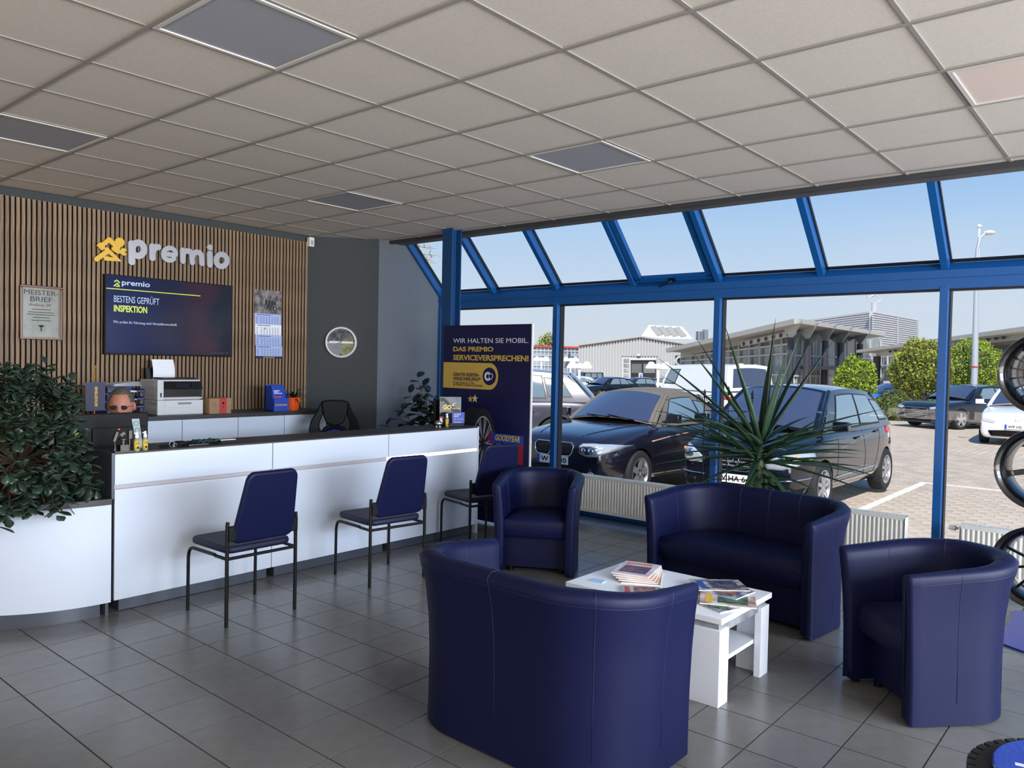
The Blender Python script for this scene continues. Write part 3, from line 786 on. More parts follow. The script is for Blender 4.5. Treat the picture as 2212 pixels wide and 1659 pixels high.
_r.color_ramp.elements[0].color = lin((34, 48, 112)); _r.color_ramp.elements[1].color = lin((46, 52, 62)); _r.color_ramp.elements[0].position = .2; _e = _r.color_ramp.elements.new(.55); _e.color = lin((52, 52, 78)); _e = _r.color_ramp.elements.new(.78); _e.color = lin((84, 56, 70)); _r.color_ramp.elements[-1].position = .95
_b = _n['Principled BSDF']; _k.new(_r.outputs['Color'], _b.inputs['Emission Color']); _b.inputs['Emission Strength'].default_value = .42
MB().box(-.622, .622, -.052, -.049, -.350, .357).build('screen', m_scr, t)
m_e1 = mat('screen_white', (150, 165, 190), .3, emit=(150, 166, 196), estr=.6); m_e2 = mat('screen_yellow', (170, 180, 60), .3, emit=(170, 182, 66), estr=.7)
ys = -.0525
MB().box(-.622, .28, ys-.0003, ys, .232, .240).build('slide_line', m_e2, t)
text('slide_logo', 'premio', (-.485, ys, .262), X_, Z_, .26, .062, m_e1, t, bold=.02)
fg = MB()
for a, b in (((-.555, .262), (-.525, .29)), ((-.525, .29), (-.505, .262)), ((-.505, .262), (-.535, .262)), ((-.55, .302), (-.53, .318)), ((-.53, .318), (-.505, .296))):
    fg.prism(stroke_poly(a, b, .005, 4), (0, ys-.0004, 0), (1, 0, 0), (0, 0, 1), (0, .0004, 0))
fg.build('slide_figure', m_e2, t)
text('slide_heading', 'BESTENS GEPRÜFT', (-.555, ys, .115), X_, Z_, .42, .075, m_e1, t)
text('slide_subheading', 'INSPEKTION', (-.555, ys, .028), X_, Z_, .305, .062, m_e2, t, bold=.03)
text('slide_text', 'Wir prüfen Ihr Fahrzeug nach Herstellervorschrift', (-.56, ys, -.085), X_, Z_, .60, .032, m_e1, t)
text('slide_footer', 'LiveLounge SZ', (.40, ys, -.34), X_, Z_, .19, .022, mat('screen_dim', (50, 54, 80), .3, emit=(50, 56, 86), estr=.4), t)

# certificate
t = thing('framed_certificate', 'brown framed master craftsman certificate on the slatted wall at the left', 'picture', (1.625, YW, 1.95))
m_fr = mat('mahogany', (72, 34, 24), .3); m_gilt = mat('gilt', (130, 104, 56), .4, .3)
f = MB()
for q in ((-.166, .166, .212, .232), (-.166, .166, -.232, -.212), (-.166, -.146, -.212, .212), (.146, .166, -.212, .212)): f.box(q[0], q[1], -.024, 0, q[2], q[3])
f.build('frame', m_fr, t, bevel=.004)
f = MB()
for q in ((-.146, .146, .206, .212), (-.146, .146, -.212, -.206), (-.146, -.140, -.206, .206), (.140, .146, -.206, .206)): f.box(q[0], q[1], -.020, -.004, q[2], q[3])
f.build('gilt_edge', m_gilt, t)
MB().box(-.14, .14, -.012, -.006, -.206, .206).build('sheet', mat('parchment', (122, 122, 106), .3, noise_scale=6, col2=(92, 96, 84)), t)
mi = mat('ink_brown', (60, 46, 44), .6); mr = mat('ink_red', (120, 26, 36), .6)
text('heading', 'MEISTER-', (-.135, -.0125, .152), X_, Z_, .27, .042, mi, t)
text('heading', 'BRIEF', (-.085, -.0125, .095), X_, Z_, .17, .042, mi, t)
text('name_line', 'Andreas Weber'[:7] + ' ' + 'W', (-.10, -.0125, .055), X_, Z_, .18, .024, mr, t, shear=.3)
for k, (w_, z) in enumerate(((.15, .025), (.20, .0), (.22, -.02), (.13, -.045), (.15, -.07))):
    MB().box(-w_/2, w_/2, -.0128, -.0125, z, z+.006).build('text_line', mi, t)
e = MB()
e.prism([(.042*math.cos(2*PI*i/24)+.0, .042*math.sin(2*PI*i/24)-.13) for i in range(24)], (0, -.0126, 0), (1, 0, 0), (0, 0, 1), (0, .0005, 0))
e.build('seal', mat('seal_grey', (140, 140, 128), .5), t)
MB().box(-.006, .006, -.0132, -.0126, -.16, -.11).box(-.022, .022, -.0132, -.0126, -.122, -.106).build('seal_emblem', mi, t)

# calendar
t = thing('wall_calendar', 'four-month wall calendar with a motorcycle photo on top, right of the television', 'calendar', (3.85, YW, 2.33))
m_calb = mat('calendar_blue', (168, 182, 222), .8)
MB().box(-.172, .158, -.006, -.001, -.25, 0).build('photo_sheet', mat('race_photo', (54, 54, 58), .4, noise_scale=14, col2=(150, 140, 136)), t)
bk = MB()
for k in range(4):      # racers
    cx = -.03+.035*k
    bk.lathe([(.020, 0), (.027, .001), (.027, .003), (.020, .004)], 14, (cx, -.0065, -.175-.006*k), (0, -1, 0))
    bk.sphere((cx, -.008, -.11-.006*k), .014, 8, 6, (1, .2, 1)); bk.box(cx-.013, cx+.013, -.0085, -.006, -.155, -.12)
bk.build('photo_riders', mat('riders', (30, 30, 34), .5), t)
for k in range(4):
    z1 = -.252-.115*k
    MB().box(-.165+.006*k, .158+.006*k, -.004, -.001, z1-.113, z1).build('month_sheet', m_paper if k == 1 else m_calb, t)
    d_ = MB(); 
    for r in range(5):
        for c in range(7):
            xx = -.095+.006*k+c*.034; zz = z1-.035-r*.016; d_.box(xx, xx+.013, -.0046, -.004, zz-.007, zz)
    d_.box(-.14+.006*k, .03, -.0046, -.004, z1-.018, z1-.010)
    for r in range(5): d_.box(-.145+.006*k, -.133+.006*k, -.0046, -.004, z1-.042-r*.016, z1-.035-r*.016)
    dd = d_.build('month_digits', mat('digit_ink', (92, 104, 150), .8), t); dd['kind'] = 'stuff'
MB().box(-.06+.006, -.035+.006, -.0052, -.0046, -.252-.115-.055, -.252-.115-.036).build('date_marker', m_gold, t)
MB().box(-.15, .172, -.0045, -.001, -.735, -.712).build('footer', m_poster, t)
text('footer_text', 'GOODYEAR', (-.06, -.0048, -.731), X_, Z_, .14, .014, m_gold, t, bold=.03, shear=.2)

# motion sensor above the slats' right end
p = on(656, 517, 1, 4.14)
t = thing('motion_sensor', 'small white motion sensor in the corner above the slatted wall', 'sensor', (4.37, 4.16, 2.915))
MB().box(-.035, .03, -.07, -.01, -.05, .055).build('housing', m_rad, t, bevel=.008)
MB().box(-.022, .012, -.073, -.069, -.035, .02).build('lens', m_silver, t)

# clock on the diagonal wall
DN = Vector((-.6594, -.7518, 0)); DR = Vector((.7518, -.6594, 0))
pc = Vector((4.664, 3.930, 1.797))
t = thing('wall_clock', 'round white-rimmed wall clock with numerals 3, 6 and 9 on the dark grey wall', 'clock', pc)
MB().lathe([(.16, 0), (.18, 0), (.178, .02), (.170, .034), (.158, .032), (.155, .012)], 40, (0, 0, 0), DN).build('rim', m_white_m, t, smooth=50)
def seg(name, a0, a1, m, r0=0.0, z=.008):
    n = 20; P = [(r0*math.cos(a0), r0*math.sin(a0))] if r0 == 0 else []
    P += [(.158*math.cos(a0+(a1-a0)*i/n), .158*math.sin(a0+(a1-a0)*i/n)) for i in range(n+1)]
    MB().prism(P, DN*.002, DR, Z_, DN*z).build(name, m, t)
seg('face_top', 0, PI, mat('clock_navy', (28, 30, 72), .15, noise_scale=12, col2=(120, 120, 90), coat=.5))
seg('face_left', PI, 1.5*PI, mat('clock_grey', (130, 134, 142), .15, coat=.5))
seg('face_right', 1.5*PI, 2*PI, mat('clock_green', (150, 150, 100), .15, noise_scale=20, col2=(96, 104, 66), coat=.5))
MB().prism([(-.155, -.012), (.155, -.012), (.155, .012), (-.155, .012)], DN*.0105, DR, Z_, DN*.001).build('white_band', m_white_m, t)
for s_, a, b, in (('9', -.15, -.008), ('3', .132, -.008), ('6', -.010, -.148)): text('numeral', s_, Vector((0, 0, 0)) + DR*a + Z_*b + DN*.012, DR, Z_, .018, .024, m_black, t, bold=.03)
hd = MB(); hd.bar(DN*.016, DN*.016 - DR*.05 + Z_*(-.02), .005, .003, up=DN); hd.bar(DN*.019, DN*.019 + DR*.01 + Z_*.09, .003, .003, up=DN); hd.cyl(DN*.012, DN, .006, .009, 12); hd.build('hands', m_black, t)
for cx in (-.065, .06):
    g_ = MB()
    for i in range(9):
        a = PI*(.05+.9*i/8); g_.bar(DN*.0122 + DR*(cx+.026*math.cos(a)) + Z_*(-.075+.026*math.sin(a)), DN*.0122 + DR*(cx+.034*math.cos(a)) + Z_*(-.075+.034*math.sin(a)), .002, .001, up=DN)
    g_.bar(DN*.0125 + DR*cx + Z_*-.08, DN*.0125 + DR*(cx+.02) + Z_*-.055, .002, .001, up=DN); g_.build('small_dial', m_black, t)

# ================================================================ ON THE SIDEBOARD (top z = 1.055)
SZ = 1.0555
# table banner
t = thing('table_banner', 'small navy table banner on a wooden stand at the left of the sideboard', 'banner', (1.88, 3.66, SZ))
m_wood = mat('varnished_wood', (168, 120, 60), .35)
MB().lathe([(.001, 0), (.055, 0), (.055, .008), (.04, .016), (.008, .022)], 24).build('base', m_wood, t, smooth=40)
MB().lathe([(.005, .015), (.005, .43), (.011, .44), (.011, .445), (.004, .45), (.001, .455)], 12).build('pole', m_wood, t, smooth=40)
MB().prism([(-.083, 0), (.078, 0), (.078, .245), (-.083, .245)], (0, -.02, .065), (1, 0, .02), (0, 0, 1), (0, .003, 0)).build('flag', m_poster, t)
MB().tube([(-.075, -.018, .31), (0, 0, .36), (.075, -.018, .31)], .0015, 5).build('cord', m_wood, t)
text('flag_text', 'GOODYEAR', (.015, -.0215, .10), (0, 0, 1), (-1, 0, 0), .17, .024, m_yellow, t, bold=.04, shear=.25)
# letter trays
t = thing('letter_tray_tower', 'stack of dark blue letter trays with paper on top, left of the printer', 'letter tray', (2.12, 3.74, SZ))
mt = mat('tray_blue', (20, 34, 96), .4)
for k in range(4):
    z = .012 + .068*k; b = MB(); b.box(-.15, .17, -.12, .12, z, z+.004); b.box(-.15, -.146, -.12, .12, z, z+.05); b.box(-.15, .17, .116, .12, z, z+.05); b.box(.166, .17, -.12, .12, z, z+.03); b.box(-.146, -.09, -.12, -.117, z, z+.02); b.box(.10, .17, -.12, -.117, z, z+.02)
    for sx in (-.148, .166):
        for sy in (-.11, .11): b.box(sx-.003, sx+.003, sy-.006, sy+.006, z-.02 if k else 0, z+.052)
    tr = b.build('tray', mt, t)
    pz = MB(); 
    for q in range(3 if k < 3 else 6): pz.box(-.13+.004*q, .14-.003*q, -.112+.002*q, .108, z+.005+q*.002, z+.0065+q*.002)
    if k != 1: pz.build('paper', m_paper, tr)
pz = MB()
for q in range(5): pz.prism([(-.12, -.12), (.12, -.11), (.11, .10), (-.11, .11)], (.02, -.005+q*.003, .275+q*.006), (1, .05*q, .02*q), (0, 1, 0), (0, 0, .002))
pz.build('loose_papers', m_paper, t)
# printer
t = thing('printer', 'white multifunction office printer with a sheet standing in its rear feeder', 'printer', (2.66, 3.72, SZ), math.radians(0))
m_prt = mat('printer_shell', (196, 198, 200), .45); m_prt_d = mat('printer_black', (20, 20, 23), .25)
b = MB(); b.prism([(-.22, 0), (.19, 0), (.19, .30), (.12, .315), (-.22, .33)], (0, 0, 0), (1, 0, 0), (0, 0, 1), (0, .36, 0)); 
MB().box(-.22, .22, -.02, .34, 0, .135).build('cassette_body', m_prt, t, bevel=.006)
MB().box(-.22, .22, .03, .34, .135, .325).build('upper_body', m_prt, t, bevel=.012)
MB().box(-.22, -.16, -.02, .04, .135, .325).build('side_cheek', m_prt, t, bevel=.010)
MB().box(-.16, .22, -.005, .035, .145, .16).build('output_lip', m_prt, t, bevel=.004)
MB().box(-.157, .215, .0, .034, .165, .245).build('output_bay', m_prt_d, t)
MB().prism([(0, 0), (.375, 0), (.375, .075), (0, .075)], (-.157, -.012, .235), (1, 0, 0), (0, .35, 1), (0, .02, 0)).build('control_panel', m_prt_d, t, bevel=.003)
MB().prism([(0, 0), (.13, 0), (.13, .04), (0, .04)], (-.05, -.0135, .25), (1, 0, 0), (0, .35, 1), (0, .002, 0)).build('display', mat('lcd', (30, 34, 40), .1), t)
kb = MB()
for r in range(4):
    for c in range(4): kb.box(.115+c*.02, .128+c*.02, -.014+.0055*r, -.010+.0055*r, .250+r*.014, .259+r*.014)
kb.build('keypad', m_black_m, t)
MB().box(-.15, .215, -.023, -.0195, .012, .058).build('drawer', m_prt, t, bevel=.002)
MB().box(-.15, .215, -.023, -.0195, .066, .128).build('drawer', m_prt, t, bevel=.002)
MB().box(-.03, .10, -.0255, -.0225, .096, .114).build('drawer_grip', mat('grip_grey', (120, 122, 124), .5), t)
MB().box(-.12, .20, .08, .32, .326, .342).build('scanner_tray', m_prt_d, t, bevel=.004)
MB().prism([(0, 0), (.24, 0), (.24, .13), (0, .13)], (-.17, .30, .30), (1, 0, 0), (-.05, .12, 1), (0, .012, 0)).build('rear_support', m_prt_d, t)
pg = MB(); pg.grid([[( -.12+.21*a - .015*b/6, .285-.016*math.sin(b/6*PI), .31+.20*b/6) for b in range(7)] for a in (0, 1)]); pg.build('loaded_sheet', m_paper, t, solid=.001)
text('badge', 'EPSON', (-.13, .0255, .288), X_, Z_, .06, .016, m_gyblue, t, bold=.02)
MB().box(-.196, -.182, -.0215, -.019, .165, .205).build('usb_port', m_prt_d, t)
MB().box(-.1, -.04, -.06, -.025, 0, .018).build('cable_plug', m_black, t) if False else None
# carton
t = thing('carton', 'small brown cardboard box with a red stripe, right of the printer', 'box', (3.02, 3.72, SZ), math.radians(2))
m_card = mat('cardboard', (150, 118, 88), .85)
MB().box(-.115, .115, -.08, .10, 0, .148).build('carton_body', m_card, t, bevel=.002)
MB().box(-.01, .065, -.0815, -.080, 0, .148).build('red_tape', mat('tape_red', (172, 48, 44), .5), t)
g_ = MB(); g_.lathe([(.0015, 0), (.012, 0), (.012, .0006), (.0015, .0006)], 14, (.03, -.0816, .10), (0, -1, 0)); g_.box(.029, .031, -.0825, -.0815, .06, .09); g_.box(.02, .04, -.0825, -.0815, .056, .06); g_.build('glass_symbol', m_black, t)
MB().lathe([(.012, 0), (.015, 0), (.015, .0006), (.012, .0006)], 16, (-.06, -.0805, .085), (0, -1, 0)).build('recycling_mark', m_stem, t)
# brochure dispenser
t = thing('brochure_dispenser', 'blue cardboard brochure dispenser beside the orange flower pot', 'dispenser', (3.70, 3.70, SZ))
b = MB(); b.prism([(-.06, 0), (.10, 0), (.10, .26), (.09, .26), (.03, .235), (-.03, .16)], (-.09, 0, 0), (0, 1, 0), (0, 0, 1), (.006, 0, 0)); b.prism([(-.06, 0), (.10, 0), (.10, .26), (.09, .26), (.03, .235), (-.03, .16)], (.08, 0, 0), (0, 1, 0), (0, 0, 1), (.006, 0, 0))
b.box(-.09, .086, -.062, -.056, 0, .13); b.box(-.09, .086, .094, .10, 0, .27); b.box(-.09, .086, -.056, .094, 0, .006)
b.build('dispenser_body', m_gyblue, t)
MB().prism([(0, 0), (.15, 0), (.15, .20), (0, .20)], (-.075, -.045, .06), (1, 0, 0), (0, .30, 1), (0, .03, 0)).build('leaflet_stack', mat('leaflet_blue', (38, 70, 164), .4), t)
text('brand_line', 'GOODYEAR', (-.075, -.0625, .055), X_, Z_, .14, .02, m_gold, t, bold=.03, shear=.2)
for k, (w_, z) in enumerate(((.075, .205), (.055, .192), (.095, .178))):
    MB().box(-.06, -.06+w_, -.048-.0+.3*(z-.06)-.001, -.047+.3*(z-.06), z, z+.008).build('title_line', m_ptext, t)
MB().box(-.065, .02, -.049+.3*.08, -.047+.3*.08, .138, .152).build('red_bar', mat('bar_red', (190, 50, 60), .5), t)
# orange pot with plant
t = thing('potted_plant', 'small green plant in an orange pot at the right of the sideboard', 'plant', (3.90, 3.74, SZ))
m_or = mat('orange_glaze', (226, 78, 22), .25, noise_scale=1.2, stretch=(.1, .1, 10), col2=(232, 100, 30), coat=.4)
MB().lathe([(.001, 0), (.062, 0), (.066, .02), (.085, .135), (.080, .135), (.06, .03), (.001, .03)], 28).build('pot', m_or, t, smooth=50)
MB().lathe([(.001, .118), (.078, .118)], 20).build('soil', m_soil, t)
rn = random.Random(3)
def blade(mb, base, az, L_, w, droop, el, n=7, fold=.25):
    """long arching leaf"""
    d = Vector((math.cos(az), math.sin(az), 0)); s = Vector((-math.sin(az), math.cos(az), 0)); p = Vector(base); e = el; rows = []
    for i in range(n+1):
        f = i/n; ww = w*(math.sin(PI*min(1, .18+f*.82))**.7)*(1 if f < 1 else .02); up = Vector((0, 0, 1))*math.cos(e) - d*math.sin(e)
        rows.append([p - s*ww/2, p - up*ww*fold, p + s*ww/2]); p = p + (d*math.cos(e) + Vector((0, 0, 1))*math.sin(e))*(L_/n); e -= droop/n
    mb.grid(rows)
for k in range(26):
    mb = MB(); blade(mb, (rn.uniform(-.03, .03), rn.uniform(-.03, .03), .115), rn.uniform(0, 2*PI), rn.uniform(.10, .19), .018, rn.uniform(.6, 2.2), rn.uniform(.5, 1.35)); mb.build('leaf', m_rub_leaf, t, solid=.0008)
mb = MB(); blade(mb, (-.02, -.075, .13), -PI/2, .09, .016, 1.2, -.3); mb.build('leaf', m_rub_leaf, t, solid=.0008)

# ================================================================ ON THE COUNTER AND DESK
KZ = .9985
# left monitor, back towards us
t = thing('computer_monitor', 'black monitor seen from behind at the left end of the counter', 'monitor', (1.32, 2.12, .7305), math.radians(2))
MB().box(-.30, .30, -.018, .018, .12, .475).build('panel_housing', m_black, t, bevel=.006)
MB().box(-.08, .27, -.03, -.017, .16, .38).build('rear_cover', m_black, t, bevel=.004)
MB().box(-.03, .03, -.035, 0, .01, .16).build('stand', m_black, t, bevel=.004)
MB().lathe([(.001, 0), (.12, 0), (.12, .008), (.02, .014), (.001, .014)], 28).build('foot', m_black, t, smooth=40)
P = []
for i in range(40):
    a = 2*PI*i/40; P.append((-.16+.035*math.sin(a)*1.0, -.0195, .25+.020*math.sin(2*a)*.9 + .012*math.sin(a)))
MB().tube(P, .0028, 6, closed=True).build('rear_emblem', m_silver, t, smooth=True)
MB().box(-.29, .29, .0181, .0186, .135, .465).build('screen', mat('screen_glow', (70, 84, 100), .2, emit=(120, 140, 160), estr=.5), t)
# right monitor, edge on
pm = Vector((4.14, 1.98, 0))
t = thing('computer_monitor', 'black monitor at the right end of the counter, turned nearly edge-on', 'monitor', (on(954, 890, 1, 2.15).x, 2.17, .7305), math.radians(34))
MB().box(-.26, .26, -.014, .014, .17, .50).build('panel_housing', m_black, t, bevel=.005)
MB().box(-.14, .14, -.045, -.013, .20, .42).build('rear_cover', m_black, t, bevel=.006)
MB().box(-.03, .03, -.05, -.01, .01, .22).build('stand', m_black, t, bevel=.004)
MB().lathe([(.001, 0), (.11, 0), (.11, .008), (.001, .014)], 28).build('foot', m_black, t, smooth=40)
MB().tube([(.09+.012*math.sin(2*PI*i/20), -.047, .33+.018*math.cos(2*PI*i/20)) for i in range(20)], .0015, 5, closed=True).build('rear_emblem', m_silver, t)
# metal figurine
p = on(268, 978, 2, KZ); fx, fy = p.x-.0, p.y+.06
t = thing('metal_figurine', 'small metal mechanic figurine bending over a machine, left end of the counter', 'figurine', (fx, fy, KZ), math.radians(0))
m_iron = mat('raw_iron', (78, 76, 72), .4, .9)
MB().box(-.04, .07, -.03, .03, 0, .006).build('base_plate', m_iron, t)
b = MB(); b.tube([(-.032, 0, .006), (-.028, 0, .04), (-.034, 0, .075)], .003, 6); b.tube([(-.022, .008, .006), (-.026, .008, .04), (-.032, .006, .075)], .003, 6); b.bar((-.038, 0, .068), (-.018, 0, .125), .016, .02, up=(0, 1, 0)); b.tube([(-.02, -.008, .12), (-.006, -.008, .092), (.006, -.004, .083)], .0028, 6); b.tube([(-.02, .008, .12), (-.004, .01, .095), (.008, .004, .083)], .0028, 6)
b.build('worker_body', m_iron, t); MB().sphere((-.008, 0, .14), .011, 12, 8).build('worker_head', mat('copper', (196, 120, 84), .25, .9), t, smooth=True)
MB().lathe([(.001, 0), (.012, 0), (.012, .03), (.028, .034), (.028, .04), (.001, .041)], 18, (.02, 0, .042)).build('machine_wheel', m_iron, t, smooth=40)
MB().box(-.005, .045, -.022, .022, .006, .044).build('machine_block', m_iron, t)
b = MB(); b.box(.052, .058, -.01, .01, .006, .13); b.box(.050, .070, -.012, -.008, .08, .13); b.bar((.005, 0, .10), (.03, 0, .118), .003, .02); b.build('machine_post', m_iron, t)
# spray bottles
def spray(label, u, v, dep=0.05, h=.12):
    p = on(u, v, 2, KZ); t = thing('spray_bottle', label, 'bottle', (p.x, p.y+dep, KZ), group='little cleaner bottles on the counter')
    MB().lathe([(.001, 0), (.0165, 0), (.017, .003), (.017, .070), (.012, .080), (.009, .083), (.001, .083)], 20).build('bottle_body', mat('clear_pet', (150, 146, 126), .15, coat=.5), t, smooth=50)
    MB().lathe([(.0172, .010), (.0172, .066)], 20).build('bottle_label', mat('label_yellow', (214, 182, 70), .5), t, smooth=True, solid=.0004)
    MB().box(-.006, .006, -.0185, -.0172, .016, .030).build('label_print', m_black, t)
    MB().lathe([(.006, 0), (.0085, 0), (.0085, .0012), (.006, .0012)], 14, (0, -.0172, .048), (0, -1, 0)).build('label_emblem', m_black, t)
    MB().lathe([(.001, .083), (.0115, .083), (.0115, .098), (.008, .106), (.0075, .122), (.001, .123)], 18).box(-.018, 0, -.003, .003, .110, .116).build('spray_cap', m_white_m, t, smooth=50)
spray('yellow-labelled spray bottle on the left, beside the figurine', 303, 976)
spray('yellow-labelled spray bottle standing in front of the grey perforated gauge', 321, 974)
spray('small spray bottle beside the silver piggy bank', 972, 922, .04)
# perforated gauge
p = on(319, 970, 2, KZ)
t = thing('tread_gauge_card', 'grey plastic strip with round holes leaning behind the two spray bottles', 'gauge', (p.x-.005, p.y+.12, KZ))
mg_ = mat('grey_plastic', (150, 166, 172), .5); R_ = Vector((.96, 0, -.0)).normalized(); U_ = Vector((-.14, .05, 1)).normalized()
MB().prism([(-.018, 0), (.018, 0), (.024, .19), (-.024, .19)], (.01, 0, 0), R_, U_, (0, .006, 0)).build('strip', mg_, t)
for z in (.16, .115, .07): MB().lathe([(.013, 0), (.016, 0), (.016, .002), (.013, .002)], 18, Vector((.01, 0, 0)) + U_*z - Vector((0, .0001, 0)), (0, -1, 0)).build('ring', mat('ring_dark', (70, 86, 92), .5), t)
MB().box(-.02, .04, -.01, .03, 0, .012).build('holder', mg_, t)
# keys, lanyard, phone, cloth
def curve_pts(fn, n): return [fn(i/n) for i in range(n+1)]
p = on(362, 968, 2, KZ); t = thing('key_fob', 'black key fob with a metal ring lying left on the counter', 'keys', (p.x, p.y+.05, KZ))
MB().sphere((0, 0, .010), .03, 14, 8, (1.2, .55, .32)).build('fob', m_black, t, smooth=True)
MB().tube([(.05+.018*math.cos(2*PI*i/20), -.01, .019+.018*math.sin(2*PI*i/20)) for i in range(20)], .0014, 6, closed=True).build('ring', m_steel, t, smooth=True)
p = on(395, 966, 2, KZ); t = thing('lanyard', 'black lanyard bunched up beside the key fob', 'lanyard', (p.x, p.y+.10, KZ))
for k in range(4):
    rr = random.Random(k+5); a0 = rr.uniform(0, 6)
    MB().tube([(.07*math.cos(a0+4.5*f)*(1-.3*f)+.02*k, .03*math.sin(a0+4.5*f), .005+.006*k+.004*math.sin(7*f)) for f in [i/18 for i in range(19)]], .0045, 6).build('strap', m_black, t, smooth=True)
MB().tube([(-.02+.012*math.cos(2*PI*i/16), -.03, .013+.012*math.sin(2*PI*i/16)) for i in range(16)], .0015, 6, closed=True).build('ring', m_steel, t)
p = on(432, 962, 2, KZ); t = thing('smartphone', 'flat dark phone with silver edge lying on the counter', 'phone', (p.x, p.y+.05, KZ), math.radians(6))
MB().box(-.075, .075, -.036, .036, 0, .008).build('casing', m_steel, t, bevel=.003); MB().box(-.072, .072, -.034, .034, .008, .0085).build('display', m_black, t)
p = on(455, 960, 2, KZ); t = thing('cleaning_cloth', 'crumpled dark green cloth lying on the counter', 'cloth', (p.x+.02, p.y+.09, KZ))
cg = MB(); cg.grid([[(-.09+.18*i/14, -.05+.10*j/8, .006+.020*abs(math.sin(i*.9+j*.5))+.012*noise.noise(Vector((i*.5, j*.5, 0)))*1.0 if 0 < i < 14 else .002) for j in range(9)] for i in range(15)])
cg.build('fabric', mat('cloth_green', (30, 72, 70), .9), t, smooth=True, solid=.003)
p = on(497, 951, 2, KZ); t = thing('note_pad', 'flat white paper slip lying on the counter behind the cloth', 'paper', (p.x, p.y+.04, KZ), math.radians(3)); MB().box(-.07, .06, -.02, .03, 0, .004).build('sheets', m_paper, t)
# piggy bank
p = on(955, 924, 2, KZ); t = thing('piggy_bank', 'little silver metal piggy bank at the right end of the counter', 'piggy bank', (p.x, p.y+.05, KZ), math.radians(-60))
b = MB(); b.sphere((0, 0, .036), .030, 18, 12, (1.12, 1, .95)); b.cyl((.028, 0, .036), (1, 0, 0), .010, .012, 14); b.build('pig_body', m_steel, t, smooth=60)
for sx in (-.015, .015):
    for sy in (-.012, .012): MB().cyl((sx, sy, 0), (0, 0, 1), .006, .016, 10).build('foot', m_steel, t)
for sy in (-.012, .012): MB().prism([(0, 0), (.012, 0), (.006, .014)], (.008, sy, .058), (0, 1 if sy > 0 else -1, .3), (0, .2*sy, 1), (.003, 0, 0)).build('ear', m_steel, t)
# GO display with toy tyre
t = thing('counter_display', 'grey GO display board with a toy tyre and a blue card on the counter', 'display', (4.33, 1.815, KZ), math.radians(-30))
m_road = mat('road_print', (92, 94, 100), .4, noise_scale=9, col2=(58, 62, 66))
MB().box(-.105, .105, .03, .035, 0, .27).build('back_board', m_road, t)
text('title', 'GO', (-.075, .0295, .150), X_, Z_, .085, .046, m_yellow, t, bold=.05, shear=.2)
text('brand_line', 'GOODYEAR', (.018, .0295, .155), X_, Z_, .075, .013, m_yellow, t, bold=.03, shear=.2)
wg = MB(); wg.prism([(0, 0), (.018, .02), (.04, .022), (.022, .012), (.012, -.012)], (.015, .0292, .19), X_, Z_, (0, .0006, 0)); wg.build('winged_mark', m_ptext, t)
rd = MB(); rd.prism([(-.10, .235), (-.02, .17), (.06, .10), (.10, .10), (.10, .14), (0, .20), (-.06, .262), (-.10, .262)], (0, .0294, 0), X_, Z_, (0, .0005, 0)); rd.build('road_stripe', mat('asphalt', (52, 56, 60), .6), t)
for k in range(3): MB().prism([(-.078+.024*k, .228-.018*k), (-.064+.024*k, .221-.018*k), (-.058+.024*k, .212-.018*k), (-.074+.024*k, .219-.018*k)], (0, .0290, 0), X_, Z_, (0, .0004, 0)).build('road_dash', m_yellow if k else m_ptext, t)
ty = MB(); ty.lathe([(.042, -.020), (.056, -.022), (.063, -.015), (.065, 0), (.063, .015), (.056, .022), (.042, .020), (.040, 0), (.042, -.020)], 32, (-.06, -.01, .065), (.80, -.60, 0)); ty.build('toy_tyre', m_rubber, t, smooth=50)
rmn = MB(); ax = Vector((.80, -.60, 0))
rmn.lathe([(.034, .012), (.043, .012), (.043, .016), (.034, .016)], 24, (-.06, -.01, .065), ax)
r1 = Vector((.60, .80, 0)); c0 = Vector((-.06, -.01, .065)) + ax*.012
for k in range(7): a = 2*PI*k/7; rmn.bar(c0, c0 + (r1*math.cos(a) + Z_*math.sin(a))*.040, .006, .004, up=ax)
rmn.build('toy_rim', m_steel, t)
MB().box(-.005, .115, -.055, -.051, .028, .130).build('blue_card', m_gyblue, t)
text('card_text', 'ZU ALLEM', (.012, -.0555, .105), X_, Z_, .065, .015, m_ptext, t, bold=.02); text('card_text', 'BEREIT', (.012, -.0555, .086), X_, Z_, .048, .015, m_ptext, t, bold=.02)
for k in range(3): MB().lathe([(.008, 0), (.0098, 0), (.0098, .0006), (.008, .0006)], 14, (.025+.032*k, -.0556, .066), (0, -1, 0)).build('card_icon', m_ptext, t)
MB().box(.012, .085, -.0558, -.0552, .036, .040).build('card_line', m_ptext, t)
MB().box(-.03, .11, -.052, .03, 0, .028).build('card_foot', m_black, t)
MB().box(-.125, -.088, -.06, -.057, .040, .090).build('price_tag', m_ptext, t); MB().box(-.125, -.088, -.0605, -.06, .074, .090).build('tag_stripe', mat('tag_red', (170, 50, 60), .5), t)

# ================================================================ OFFICE CHAIR
t = thing('office_chair', 'black racing-style office chair with blue inserts behind the counter', 'chair', (3.98, 3.12, 0), math.radians(-36))
m_pu = mat('black_pu', (9, 10, 13), .6, spec=.2); m_bl = mat('blue_mesh', (18, 34, 120), .7)
